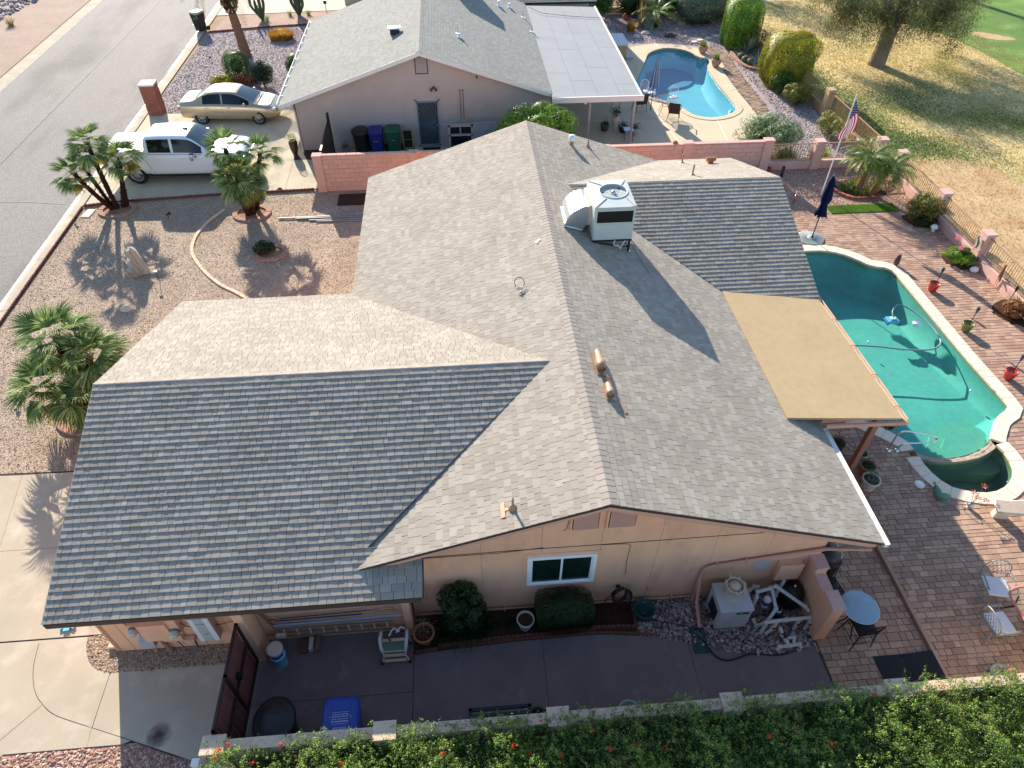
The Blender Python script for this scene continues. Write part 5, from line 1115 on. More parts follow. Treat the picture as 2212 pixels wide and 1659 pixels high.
for x,y in ((5.62,23.1),(5.5,27.0),(5.5,31.5),(3.6,23.1)): 
    q=MB(); q.bx(x-.05,x+.05,y-.05,y+.05,0,2.2); obj('post',q,MT['wallN'],np_)
q=MB(); q.bx(3.3,3.42,22.9,23.2,2.0,2.18); obj('bracket',q,MT['white'],np_)
# low pitched box vent etc on neighbour roof
t=thing('roof_exhaust','dark box exhaust with white tilted lid on the grey roof left of its ridge','roof vent',(-4.95,26.6,zn(-4.95))); q=MB(); q.bx(-.2,.2,-.2,.2,0,.22); obj('base',q,MT['grille'],t); q=MB(); q.box((0,0,.27),(.6,.42,.05),.1); obj('lid',q,MT['white'],t,bevel=.01)
q=MB(); q.bx(-.12,-.02,-.32,-.2,-.02,.02); obj('flashing',q,MT['alu'],t)
for (x,y,h,kind,lab) in [(-2.1,26.9,.42,1,'tall thin flue with white flashing right of the neighbour ridge'),(-2.05,26.5,.14,2,'stubby white vent below the thin flue on the grey roof'),(.25,33.6,.25,2,'white angled vent near the top of the grey roof'),(.85,34.0,.2,2,'small white vent beside the angled one at the top of the grey roof'),(1.5,33.0,.3,1,'thin dark flue near the grey patio cover'),(1.78,31.0,.3,1,'thin flue at the lower edge of the grey roof')]:
    t=thing('vent_pipe',lab,'vent pipe',(x,y,zn(x)+.02)); q=MB(); r=.03 if kind==1 else .09; q.lathe([(r,0),(r,h),(r*.6,h+.02)],10); obj('pipe',q,MT['alu'] if kind==1 else MT['white'],t); q=MB(); q.box((0,-.02,.01),(.22,.24,.015),0,.5,Matrix.Rotation(math.atan(NS),4,'Y')); obj('flashing',q,MT['white'],t)
t=thing('air_conditioner','rooftop air conditioner at the top edge of the neighbouring grey roof','air conditioner',(-2.6,34.3,0)); q=MB(); q.bx(0,1.3,0,1.4,4.2,5.15); obj('cabinet',q,MT['acpaint'],t,bevel=.02); q=MB()
for x,y in ((.1,.1),(1.2,.1),(.1,1.3),(1.2,1.3)): q.bx(x-.03,x+.03,y-.03,y+.03,3.5,4.2)
obj('support_frame',q,MT['blackmetal'],t)
q=MB(); q.tube([(2.0,34.8,2.55),(2.6,34.0,2.48),(4.0,33.6,2.42),(5.85,33.3,2.36),(7,33.2,2.9)],.012,5); obj('roof_cable',q,MT['black'],None,'thin black cable lying across the grey patio cover','cable')
# neighbour rear wing
q=MB(); slab([(1.4,35.9,2.46),(6.0,35.9,2.46),(6.0,39.6,3.7),(-1.6,39.6,3.7)],.1,q); slab([(6.0,39.6,3.7),(6.0,43.3,2.46),(1.4,43.3,2.46),(-1.6,39.6,3.7)],.1,q); obj('rear_roof',q,MT['felt'],nh)
f3=slope_frame((0,35.88,2.47),(1,0,0),(0,1,.335)); pieces=shingles([(1.4,0),(6.02,0),(6.02,3.9),(-1.6,3.9)],f3,wr=(.28,.32),th=(.007,.013)); emit_pieces(pieces,'shingle',NRF,MT['shingle_n'],0,'rear_shingle_field')
wallbox(1.9,5.6,36.4,42.8,0,2.4,'wall','wallN',nh)
# far house corner
fh=thing('house','tan house whose corner shows at the top beyond the grey roof','house'); wallbox(-9.5,3,45,57,0,2.6,'wall','stucco_t',fh); q=MB(); slab([(-10,44.5,2.55),(-3,44.5,4.6),(-3,58,4.6),(-10,58,2.55)],.12,q); slab([(-3,44.5,4.6),(4,44.5,2.55),(4,58,2.55),(-3,58,4.6)],.12,q); obj('roof',q,MT['shingle_n'],fh)
# ================================================================== WALLS, FENCES
def block_wall(label,cat,x0,x1,y,h,th,mt,capmt,pil=(),bh=.2,bl=.4,visible=None,pname='pilaster',face=-1,cap=.02,pw=.3):
    """straight block wall along X with separate blocks on the camera side"""
    t=thing('block_wall',label,cat,((x0+x1)/2,y,0)); ox=(x0+x1)/2
    q=MB(); q.bx(x0-ox+.005,x1-ox-.005,-th/2+.02,th/2-.02,-.02,h-.02); obj('wall_core',q,MT['mortar'],t)
    pieces=[]; n=int(round(h/bh))
    for r_ in range(n):
        x=x0-(bl/2 if r_%2 else 0)
        while x<x1:
            a,b=max(x0,x),min(x1,x+bl); x+=bl
            if b-a<.03: continue
            m2=MB(); m2.bx(a-ox+.006,b-ox-.006,-th/2+random.uniform(-.002,.002),th/2,r_*bh+.004,(r_+1)*bh-.004,random.random()); pieces.append((((a+b)/2,y,r_*bh),m2))
    emit_pieces(pieces,'block',t,mt,300,'block_field')
    q=None
    xs_=list(np.arange(x0,x1,.4))
    for a in xs_:
        b=min(x1,a+.397); q=MB(); q.bx(a-ox,b-ox,-th/2-cap,th/2+cap,h,h+.045,random.random()); obj('cap_block',q,capmt,t)
    for px in pil:
        q=MB(); q.bx(px-ox-pw/2,px-ox+pw/2,-th/2-.07,th/2+.07,0,h+.06); P_=obj(pname,q,mt,t,bevel=.006)
        q=MB(); q.bx(px-ox-pw/2-.015,px-ox+pw/2+.015,-th/2-.09,th/2+.09,h+.06,h+.11); obj('pilaster_cap',q,capmt,P_,bevel=.006)
    return t
random.seed(44)
block_wall('coral painted block wall section left of the house between the two driveways','wall',-8.3,3.9,19.75,1.5,.16,MT['coral'],MT['speck'],pil=(-8.1,-4.2),pw=.36)
block_wall('pink block wall section behind the right wing beside the neighbouring pool yard','wall',3.92,10.95,19.95,1.42,.16,MT['pink'],MT['speck'],pil=(7.3,10.8),pw=.4)
block_wall('long alley block wall with pilasters that the flowering hedge grows along','wall',-7.35,11.6,-2.55,1.56,.15,MT['cream'],MT['speck_c'],pil=(-7.2,-4.23,-1.13,2.07,5.2,8.3),pw=.38)
t=thing('brick','loose coral brick lying on top of the left block wall','brick',(-3.98,19.62,1.63)); q=MB(); q.box((0,0,0),(.2,.1,.07),.5); obj('brick_body',q,MT['coral'],t,bevel=.005)
def iron_fence(label,x0,y0,x1,y1,posts,lowh=.38,h=1.2,mt='pink',capmt='speck',n=None,wallth=.16,postcol=None,gap_panels=()):
    """low block wall with iron picket panels between block posts; posts = list of params 0..1"""
    L=math.hypot(x1-x0,y1-y0); a=math.atan2(y1-y0,x1-x0); t=thing('picket_fence',label,'fence',(x0,y0,0),a)
    k=0
    for r_ in range(2):
        x=-.2*(r_%2)
        while x<L:
            c_,d_=max(0,x),min(L,x+.4); x+=.4
            if d_-c_>.03: q=MB(); q.bx(c_+.003,d_-.003,-wallth/2,wallth/2,r_*lowh/2,(r_+1)*lowh/2-.003,random.random()); obj('wall_block',q,MT[mt],t); k+=1
    ps=[p*L for p in posts]
    for p in ps:
        q=MB(); q.bx(p-.19,p+.19,-.17,.17,0,h+.02); P_=obj('post',q,MT[mt],t,bevel=.006); q=MB(); q.bx(p-.21,p+.21,-.19,.19,h+.02,h+.08); obj('post_cap',q,MT[capmt],P_,bevel=.006)
    e=[0]+ps+[L] if ps and ps[0]>.5 else ps+[L]
    for a_,b_ in zip(e,e[1:]):
        if b_-a_<.6: continue
        q=MB(); q.bx(a_+.15,b_-.15,-.022,.022,h-.08,h-.045); q.bx(a_+.15,b_-.15,-.018,.018,lowh+.06,lowh+.09); R_=obj('rail',q,MT['iron'],t)
        x=a_+.25; cnt=0
        while x<b_-.2:
            q=MB(); q.bx(x-.008,x+.008,-.008,.008,lowh+.07,h-.04); obj('picket',q,MT['iron'],R_); x+=.115
    return t
iron_fence('iron picket fence on low pink wall along the golf course beside the paver deck',16.35,19.1,16.35,7.0,[.015,.29,.53,.8])
iron_fence('short iron picket fence on low pink wall between the two back yards',11.0,20.2,16.2,20.2,[.43,.97],h=1.2)
iron_fence('tan iron picket fence on low wall along the neighbouring yard and the golf course',16.2,19.6,15.45,41.8,[.27,.42,.62,.82,.985],mt='tanblock',capmt='tanblock')
iron_fence('tan back wall with iron panels at the top of the neighbouring yard',7.4,42.0,15.4,42.0,[.05,.35,.6,.75,.97],mt='tanblock',capmt='tanblock',h=1.35,lowh=.4)
# stub wall by pool equipment
t=thing('stub_wall','short stepped peach garden wall between pool equipment and bistro table','wall',(4.93,.0,0))
for (y0,y1,h,lab) in [(-.84,-.42,1.34,'block_pier'),(-.42,.08,1.2,'wall_panel'),(.06,.4,1.42,'block_pier')]:
    q=MB(); w_=.12 if lab=='wall_panel' else .14
    q.bx(-w_,w_-.02,y0,y1,0,h); P_=obj(lab,q,MT['peach'],t,bevel=.008); q=MB(); q.bx(-w_-.01,w_,y0-.01,y1+.01,h,h+.05); obj('cap_block',q,MT['speck'],P_,bevel=.006)
# gate with dark boards
gt=thing('gate','tall maroon board gate in rusty iron frame closing the side alley','gate',(-7.22,-.36,0))
q=MB(); L=2.02
for (a,b,c,d) in [(0,.05,0.05,1.75),(L-.05,L,0.05,1.75),(0,L,.05,.1),(0,L,1.70,1.75),(0,L,.9,.95),(1.0,1.06,.05,1.75)]: q.bx(-.025,.025,-b,-a,c,d)
obj('frame',q,MT['gatebar'],gt)
for i in range(13): q=MB(); y0=-.06-i*.15; q.bx(-.045,-.026,y0-.135,y0,.1,1.7,random.random()); obj('board',q,MT['maroon'],gt)
q=MB(); q.bx(-.08,.08,-.8,-.7,1.0,1.12); q.tube([(.03,-1.9,1.6),(.1,-1.95,1.2),(.06,-1.9,.8)],.01,4); obj('latch',q,MT['black'],gt)
gp=thing('gate_pier','peach stucco pier that carries the side gate at the garage wall','pier',(-7.15,-.12,0)); q=MB(); q.bx(-.11,.09,-.23,.2,0,2.25); obj('pier_body',q,MT['peach'],gp,bevel=.012); q=MB(); q.bx(-.14,.12,-.26,.21,2.25,2.31); obj('pier_cap',q,MT['speck'],gp,bevel=.01)
wp=thing('utility_post','white pipe stub standing at the left end of the hedge wall','post',(-7.5,-2.75,0)); q=MB(); q.bx(-.07,.07,-.06,.06,0,1.5); obj('post_body',q,MT['white'],wp,bevel=.01)
# brick street pillar
bp=thing('brick_pillar','square red brick pillar with pale stone cap at the street corner','pillar',(-17.22,28.16,0)); k=0
for r_ in range(18):
    z=r_*.078+.004
    for s in range(4):
        for j in range(3):
            a=-.33+j*.22+(.0 if r_%2 else -.0); q=MB(); w0=.21 if not (r_%2 and j==2) else .21
            M_=Matrix.Rotation(s*math.pi/2,4,'Z'); q.bx(a+.005,a+.213,-.335+random.uniform(-.003,.003),-.25,z,z+.07,random.random(),M_); obj('brick',q,MT['brick'],bp)
q=MB(); q.bx(-.32,.32,-.32,.32,0,1.42); obj('pillar_core',q,MT['mortar'],bp); q=MB(); q.bx(-.37,.37,-.37,.37,1.42,1.49); obj('cap_stone',q,MT['concrete_f'],bp,bevel=.01)
# ================================================================== VEHICLES
def car_body(keys,rows,steps=7):
    """keys: list of (x, zb, zbelt, ztop, wb, wt); returns grid[x][row]"""
    K=[Vector(k[:3]) for k in keys]; A=np.array(keys); t=np.arange(len(keys)); out=[]
    P=[tuple(k) for k in keys]; n=len(P)
    for i in range(n-1):
        for s in range(steps):
            u=s/steps; g=lambda j:np.array(P[max(0,min(n-1,j))]); a,b,c,d=g(i-1),g(i),g(i+1),g(i+2)
            v_=.5*((2*b)+(c-a)*u+(2*a-5*b+4*c-d)*u*u+(3*b-a-3*c+d)*u**3); lo=np.minimum(b,c); hi=np.maximum(b,c); v_=np.clip(v_,lo,hi); out.append(v_)
    out.append(np.array(P[-1])); return out
def section(k,bulge=.02):
    x,zb,zt_,zr_,w_,wt=k; dz=zt_-zb; g=zr_-zt_
    P=[(0,zb),(w_*.86,zb),(w_*.965,zb+.06),(w_+bulge*.4,zb+dz*.3),(w_+bulge,zb+dz*.62),(w_+bulge*.2,zb+dz*.9),(w_*.965,zt_),
       (w_*.94+(wt-w_*.94)*.12,zt_+g*.06),(w_*.94+(wt-w_*.94)*.5,zt_+g*.48),(w_*.94+(wt-w_*.94)*.88,zt_+g*.86),(wt*.94,zt_+g*.96),(wt*.72,zr_),(wt*.35,zr_+.012),(0,zr_+.015)]
    return P
def build_car(name,label,cat,loc,rz,keys,paint,side_glass,wind,rearw,wheels,wr,glassm,extra,door_lines,scale=1,top_mat=None):
    t=thing(name,label,cat,loc,rz); G=car_body(keys,None); S_=[section(k) for k in G]; nR=len(S_[0])
    parts={'body':MB(),'windshield':MB(),'rear_window':MB()}; parts.update({('side_window',a,b):MB() for a in (1,-1) for b in (0,1)})
    for i in range(len(G)-1):
        xm=(G[i][0]+G[i+1][0])/2
        for r_ in range(nR-1):
            for sg in (1,-1):
                a=(G[i][0],sg*S_[i][r_][0],S_[i][r_][1]); b=(G[i+1][0],sg*S_[i+1][r_][0],S_[i+1][r_][1]); c=(G[i+1][0],sg*S_[i+1][r_+1][0],S_[i+1][r_+1][1]); d=(G[i][0],sg*S_[i][r_+1][0],S_[i][r_+1][1])
                which='body'
                if 7<=r_<=8 and side_glass[0]<xm<side_glass[1] and not any(abs(xm-p)<.05 for p in side_glass[2]): which=('side_window',sg,int(xm>side_glass[2][0]))
                if r_>=10 and wind[0]<xm<wind[1]: which='windshield'
                if r_>=10 and rearw[0]<xm<rearw[1]: which='rear_window'
                F_=[a,b,c,d] if sg<0 else [d,c,b,a]
                if r_==6 and False: pass
                parts[which].poly(F_,.5,True)
    for i,rev in ((0,True),(len(G)-1,False)):
        P=[(G[i][0],-p[0],p[1]) for p in S_[i]]+[(G[i][0],p[0],p[1]) for p in S_[i][::-1]][1:-1]; parts['body'].poly(P if not rev else P[::-1])
    def weld(o):
        bm=bmesh.new(); bm.from_mesh(o.data); bmesh.ops.remove_doubles(bm,verts=bm.verts,dist=.0005); bmesh.ops.recalc_face_normals(bm,faces=bm.faces); bm.to_mesh(o.data); bm.free()
    B=obj('body',parts['body'],paint,t); weld(B)
    # wheel arches
    for wx,sgn in wheels:
        c=MB(); hw=keys[len(keys)//2][4]; c.lathe([(wr*1.2,-.3),(wr*1.2,.3)],28,Matrix.Translation((wx,sgn*(hw+.05),wr))@Matrix.Rotation(R(90),4,'X')); co=obj('cutter',c,None); 
        md=B.modifiers.new('arch','BOOLEAN'); md.object=co; md.operation='DIFFERENCE'; md.solver='FAST' if hasattr(bpy.types.BooleanModifier,'solver') else 'EXACT'
        dg=bpy.context.evaluated_depsgraph_get(); me=bpy.data.meshes.new_from_object(B.evaluated_get(dg)); B.modifiers.clear(); B.data=me; bpy.data.objects.remove(co)
    for nm in parts:
        if nm!='body' and parts[nm].v: o=obj(nm if isinstance(nm,str) else nm[0],parts[nm],MT['glass_l'] if isinstance(nm,str) else glassm,t); weld(o)
    # inner dark tub so arches and glass have something behind
    q=MB(); xs_=[k[0] for k in keys]; hw=keys[len(keys)//2][4]; q.bx(min(xs_)+.35,max(xs_)-.4,-hw+.34,hw-.34,.22,keys[len(keys)//2][2]-.05); obj('underbody',q,MT['black'],t)
    for wx,sgn in wheels:
        M_=Matrix.Translation((wx,sgn*(hw-.11),wr))@Matrix.Rotation(R(90)*-sgn,4,'X')
        q=MB(); rw=wr*.66; q.lathe([(rw,-.11),(wr*.93,-.11),(wr,-.07),(wr,.07),(wr*.93,.11),(rw,.11),(rw*.98,.09)],28,M_,cap=False); W=obj('wheel',q,MT['rubber'],t)
        q=MB(); q.lathe([(rw,.1),(rw*.93,.09),(rw*.9,.03)],28,M_,cap=False)
        ns=extra['spokes']
        for k in range(ns):
            a=k*2*math.pi/ns; 
            for da in (-.1,.1) if extra.get('split') else (0,):
                p0=M_@Vector((rw*.12*math.cos(a+da),rw*.12*math.sin(a+da),.075)); p1=M_@Vector((rw*.93*math.cos(a+da*1.8),rw*.93*math.sin(a+da*1.8),.09)); q.cyl(p0,p1,.02,.014,5)
        q.lathe([(.0,.1),(rw*.2,.09),(rw*.22,.06)],12,M_,cap=False); obj('rim',q,MT['alu'],W)
        q=MB(); q.lathe([(.001,.03),(rw*.93,.03)],20,M_,cap=False); obj('brake_disc',q,MT['blackmetal'],W)
    return t,G,S_,hw
def side_y(S_,G,x,z):
    i=min(range(len(G)),key=lambda j:abs(G[j][0]-x)); P=S_[i]
    for a,b in zip(P[1:],P[2:]):
        if min(a[1],b[1])-1e-6<=z<=max(a[1],b[1])+1e-6 and abs(b[1]-a[1])>1e-6: return a[0]+(b[0]-a[0])*(z-a[1])/(b[1]-a[1])
    return P[4][0]
def seam_lines(t,G,S_,lines,mt='black',r_=.006,name='door_seam'):
    for L in lines:
        for sg in (-1,1): 
            q=MB(); q.tube([(x,sg*(side_y(S_,G,x,z)+.002),z) for x,z in L],r_,4); obj(name,q,MT[mt],t)
# sedan: origin between rear wheels on the centre line; +x forward
SED=[(-1.02,.42,.62,.80,.62,.45),(-.99,.34,.84,.93,.76,.60),(-.9,.28,.90,1.00,.84,.66),(-.62,.26,.93,1.03,.88,.68),(-.28,.25,.94,1.08,.90,.66),(.05,.24,.94,1.24,.905,.63),(.42,.24,.94,1.39,.91,.60),(.8,.23,.94,1.445,.91,.61),(1.3,.23,.93,1.455,.91,.62),(1.7,.23,.92,1.42,.91,.61),(2.02,.23,.92,1.29,.91,.62),(2.32,.23,.91,1.13,.91,.66),(2.58,.24,.90,.985,.90,.74),(2.78,.25,.87,.93,.89,.76),(3.15,.26,.81,.87,.87,.74),(3.45,.3,.70,.77,.80,.68),(3.64,.34,.60,.66,.70,.60),(3.72,.40,.52,.55,.58,.5)]
ct,G,S_,hw=build_car('sedan','champagne gold four door sedan parked on the neighbouring driveway','car',(-14.55,27.5,0),R(-4.3),SED,MT['cargold'],(.18,2.38,(1.12,)),(1.86,2.62),(-.22,.4),[(0,1),(0,-1),(2.74,1),(2.74,-1)],.325,MT['glass'],dict(spokes=7,split=False),None)
seam_lines(ct,G,S_,[[(1.12,.34),(1.12,.6),(1.13,.93)],[(2.25,.32),(2.3,.6),(2.28,.9)],[(.35,.62),(.25,.75),(.2,.92)]])
for x in (.32,1.36):
    for sg in (-1,1): q=MB(); y=side_y(S_,G,x,.82); q.tube([(x,sg*(y+.012),.82),(x+.09,sg*(y+.03),.825),(x+.18,sg*(y+.012),.82)],.014,5); obj('handle',q,MT['cargold'],ct)
for sg in (-1,1):
    q=MB(); q.lathe([(.001,-.06),(.06,-.04),(.075,.02),(.05,.08),(.001,.1)],10,Matrix.Translation((2.2,sg*.99,1.0))@Matrix.Rotation(R(90),4,'Y')@Matrix.Diagonal((1,1.3,1,1))); obj('mirror',q,MT['cargold'],ct)
    q=MB(); q.box((3.42,sg*.69,.68),(.34,.2,.13),sg*-.35); obj('headlight',q,MT['lens'],ct,bevel=.03)
    q=MB(); q.box((-.93,sg*.72,.77),(.18,.22,.16),sg*.3); obj('tail_light',q,MT['redlens'],ct,bevel=.03)
    q=MB(); q.box((3.58,sg*.48,.38),(.14,.16,.1)); obj('fog_lamp',q,MT['black'],ct)
    q=MB(); q.tube([(.45,sg*.925,.52),(1.1,sg*.935,.52),(2.3,sg*.935,.5)],.014,4); obj('side_moulding',q,MT['cargold'],ct)
q=MB(); q.bx(.95,1.45,-.34,.34,1.466,1.474); obj('sunroof',q,MT['glass'],ct,bevel=.003)
q=MB(); q.bx(3.6,3.7,-.3,.3,.5,.58); obj('front_grille',q,MT['black'],ct)
q=MB(); q.tube([(2.66,-.7,.98),(2.62,-.2,1.0),(2.55,.1,1.04)],.012,4); q.tube([(2.68,-.1,.98),(2.62,.4,1.0)],.012,4); q.tube([(2.72,-.76,.925),(2.74,0,.96),(2.72,.76,.925)],.03,5); obj('wiper',q,MT['black'],ct)
# pickup truck
TRK=[(-1.22,.55,1.0,1.06,.92,.86),(-1.18,.45,1.32,1.36,.98,.90),(-1.0,.42,1.34,1.385,.985,.92),(-.3,.4,1.35,1.39,.99,.93),(.55,.4,1.35,1.39,.99,.93),(.62,.4,1.34,1.40,.99,.93),(.66,.38,1.33,1.86,.99,.74),(.95,.38,1.32,1.93,.995,.73),(1.6,.38,1.31,1.95,.995,.74),(2.3,.38,1.30,1.93,.995,.74),(2.6,.38,1.29,1.84,.995,.74),(3.0,.38,1.28,1.52,.99,.80),(3.22,.38,1.26,1.34,.99,.84),(3.4,.4,1.24,1.31,.98,.84),(4.0,.42,1.2,1.27,.97,.82),(4.45,.45,1.1,1.2,.94,.78),(4.62,.5,.95,1.05,.88,.72),(4.68,.6,.85,.9,.8,.68)]
tt,G,S_,hw=build_car('pickup_truck','white crew cab pickup truck with white bed cover behind the palms','pickup truck',(-15.88,21.85,0),R(-2.2),TRK,MT['carwhite'],(.78,2.95,(1.72,)),(2.42,3.2),(9,10),[(0,1),(0,-1),(3.75,1),(3.75,-1)],.42,MT['glass'],dict(spokes=12,split=False),None)
seam_lines(tt,G,S_,[[(.62,1.3),(.62,1.0),(.7,.75),(.82,.5)],[(1.72,1.29),(1.72,.5)],[(2.9,1.26),(2.95,.55)],[(.78,1.31),(1.6,1.30),(2.9,1.27)]],r_=.007)
for x in (.95,2.0):
    for sg in (-1,1): q=MB(); y=side_y(S_,G,x,1.12); q.tube([(x,sg*(y+.012),1.12),(x+.1,sg*(y+.035),1.12),(x+.2,sg*(y+.012),1.12)],.017,5); obj('handle',q,MT['carwhite'],tt)
for sg in (-1,1):
    q=MB(); q.box((2.62,sg*1.2,1.28),(.16,.24,.26),0); M1=obj('mirror',q,MT['chrome'],tt,bevel=.04); q=MB(); q.tube([(2.7,sg*1.0,1.2),(2.65,sg*1.12,1.22)],.03,5); obj('mirror_arm',q,MT['black'],M1)
    q=MB(); q.box((4.5,sg*.72,1.0),(.22,.3,.2),sg*-.3); obj('headlight',q,MT['lens'],tt,bevel=.03)
    q=MB(); q.box((-1.17,sg*.93,1.1),(.12,.14,.36)); obj('tail_light',q,MT['redlens'],tt,bevel=.03)
    q=MB(); q.bx(.55,3.1,sg*.93-.04,sg*.93+.04,.34,.42); obj('running_board',q,MT['black'],tt)
for x in (-.62,-.05): q=MB(); q.bx(x-.006,x+.006,-.86,.86,1.406,1.414); obj('bed_cover_fold',q,MT['seam'] if 0 else MT['solidbox'],tt)
q=MB(); q.bx(-1.1,.58,-.9,.9,1.39,1.41); obj('bed_cover',q,MT['carwhite'],tt,bevel=.006)
for i,y in enumerate((-.42,-.2,.02,.24,.46)): q=MB(); q.bx(.9,1.9,y-.012,y+.012,1.962,1.972); obj('roof_rib',q,MT['carwhite'],tt,bevel=.004)
q=MB(); q.box((2.22,0,1.98),(.18,.07,.06),0,.5,taper=1.2); obj('roof_fin',q,MT['black'],tt,bevel=.01)
q=MB(); q.bx(4.6,4.7,-.55,.55,.72,1.0); obj('front_grille',q,MT['chrome'],tt,bevel=.02)
# ================================================================== CARTS
def cart(label,loc,rz,mt,round_=False,h=1.1,w_=.62,d_=.74,group=None,lidtext=None):
    t=thing('wheeled_cart',label,'bin',loc,rz,group); 
    if round_:
        q=MB(); q.lathe([(.25,.08),(.30,.3),(.355,h-.12),(.38,h-.1),(.38,h-.06)],26,Matrix.Diagonal((1,1.12,1,1)),t=.5); obj('bin_body',q,mt,t)
        q=MB(); q.lathe([(.40,h-.07),(.40,h-.03),(.34,h+.02),(.30,h+.015),(.28,h+.03),(.12,h+.055),(0,h+.06)],28,Matrix.Diagonal((1,1.12,1,1))); L=obj('lid',q,mt,t); q=MB(); q.box((0,-.12,h+.05),(.2,.06,.02)); obj('lid_badge',q,MT['blackmetal'],L,bevel=.01)
    else:
        rr=[]
        for z,k in ((.05,.74),(.3,.8),(h-.32,.93),(h-.1,.98),(h-.06,1.0)):
            a,b=w_/2*k,d_/2*k; c_=.06; rr.append([(-a+c_,-b,z),(a-c_,-b,z),(a,-b+c_,z),(a,b-c_,z),(a-c_,b,z),(-a+c_,b,z),(-a,b-c_,z),(-a,-b+c_,z)])
        obj('bin_body',solid_loft(rr),mt,t,bevel=.01)
        rr=[]
        for z,k in ((h-.07,1.04),(h-.03,1.06),(h+.02,.96),(h+.04,.82)):
            a,b=w_/2*k,d_/2*k; c_=.08; rr.append([(-a+c_,-b,z),(a-c_,-b,z),(a,-b+c_,z),(a,b-c_,z),(a-c_,b,z),(-a+c_,b,z),(-a,b-c_,z),(-a,-b+c_,z)])
        L=obj('lid',solid_loft(rr),mt,t,bevel=.012)
        for sx in (-.17,.17): q=MB(); q.bx(sx-.012,sx+.012,-.3,.3,h+.028,h+.05); obj('lid_rib',q,mt,L,bevel=.004)
        for z in (h*.36,h*.62): q=MB(); q.bx(-.24,.24,-d_/2*.93-.012,-d_/2*.85,z,z+.02); obj('moulded_rib',q,mt,t)
    q=MB(); q.cyl((-w_/2-.02,d_/2*.8,.13),(w_/2+.02,d_/2*.8,.13),.012)
    obj('axle',q,MT['blackmetal'],t)
    for sx in (-1,1): q=MB(); q.cyl((sx*(w_/2-.02),d_/2*.8,.13),(sx*(w_/2+.04),d_/2*.8,.13),.13,n=18); obj('wheel',q,MT['rubber'],t)
    q=MB(); q.tube([(-w_/2*.8,d_/2,h-.1),(-w_/2*.8,d_/2+.07,h-.08),(w_/2*.8,d_/2+.07,h-.08),(w_/2*.8,d_/2,h-.1)],.015,6); obj('handle',q,mt,t)
    return t
cb=cart('big blue wheeled recycling bin with white lid print standing in the alley',(-5.15,-2.06,0),R(180),MT['blue'],h=1.05,w_=.66,d_=.78)
Lm=Matrix.Translation((0,.28,1.1)); lidt=MT['vinyl']
for s_,sz,yy in [('REDUCE REUSE RECYCLE',.04,.27),('Please Do Your Part to',.032,-.0),('Reduce, Reuse & Recycle Right!',.032,.04),('mesarecycles.org',.046,.13),('No plastic bags, food or yard waste',.026,.085),('CITY RECYCLING',.03,.24)]:
    o=text_part(s_,sz,lidt,cb,Matrix.Translation((0,yy-.06,1.0915))@Matrix.Rotation(0,4,'Z'),'lid_print',.0006)
q=MB(); 
P=[(-.17,-.1),(.17,-.1),(.17,.11),(-.17,.11)]; q.tube([(x,y,1.0925) for x,y in P],.003,4,closed=True); obj('print_border',q,lidt,cb)
cart('round black wheeled rubbish bin in the dark corner by the gate',(-6.4,-1.98,0),R(180),MT['black'],True,h=1.02,w_=.62)
cart('black round topped bin left of the blue bin behind the coral wall',(-6.68,23.0,0),0,MT['black'],True,h=1.12,w_=.62)
c2=cart('dark blue bin standing between black and green bins behind the coral wall',(-6.0,23.0,0),0,MT['navyb'],h=1.12)
c3=cart('dark green bin right of the blue bin behind the coral wall',(-5.25,23.05,0),0,MT['green'],h=1.12,w_=.66)
for c_,s_ in ((c2,'RECYCLE'),(c3,'YARD')): text_part(s_,.05,MT['vinyl'],c_,Matrix.Translation((0,-.375,.72))@Matrix.Rotation(R(90),4,'X'),'front_print',.001)
c4=cart('dark bin with pale lid standing on the street edge at the top left',(-17.95,40.4,0),R(-30),MT['black'],h=1.1); 
for ch in c4.children:
    if ch.name.startswith('lid'): ch.data=ch.data.copy(); ch.data.materials[0]=MT['solidbox']
q=MB(); q.tube([(.06*math.cos(a),-.34,.8+.06*math.sin(a)) for a in np.arange(.6,6,.4)],.008,4); obj('round_mark',q,MT['vinyl'],c4)
# hand truck, mats, pots at neighbour door
t=thing('hand_truck','yellow folding hand truck beside the green bin','hand truck',(-4.62,23.2,0)); q=MB(); q.tube([(-.22,0,.05),(-.24,.05,.95),(-.2,.08,1.0)],.02,6); q.tube([(.22,0,.05),(.24,.05,1.0),(.24,.07,1.15)],.02,6); q.tube([(-.22,.03,.5),(.23,.03,.5)],.015,5); q.tube([(-.2,.0,.1),(.2,.0,.1)],.015,5); obj('frame',q,MT['yellow'],t); q=MB(); q.bx(-.18,.18,.02,.05,.12,.9); obj('back_panel',q,MT['black'],t); 
for sx in (-1,1): q=MB(); q.cyl((sx*.2,.08,.1),(sx*.25,.08,.1),.1,n=14); obj('wheel',q,MT['rubber'],t)
q=MB(); q.bx(-.4,.4,-.25,.25,0,.02); obj('door_mat',q,MT['mat_blk'],None,'dark door mat in front of the security door','mat',loc=(-3.58,23.15,-.004))
t=thing('potted_plant','wilted plant in a pale blue pot left of the black bin','potted plant',(-7.48,23.25,0)); q=MB(); q.lathe([(.11,0),(.17,.24),(.18,.26),(.15,.26),(.14,.22)],16,cap=False); obj('pot',q,MT['greypot'],t); b=blades(24,.2,.3,3,.012,.9,'drystem','stems',t); b.location.z=.2
t=thing('window_cabinet','stack of old window frames and grey metal sheet leaning by the neighbouring house','cabinet',(-2.1,22.9,0))
q=MB(); 
for a,b,c,d in [(-.66,-.58,0,1.25),(.35,.43,0,1.25),(-.66,.43,1.17,1.25),(-.66,.43,.75,.83),(-.66,.43,0,.06),(-.15,-.1,.83,1.17)]: q.bx(a,b,-.05,.02,c,d)
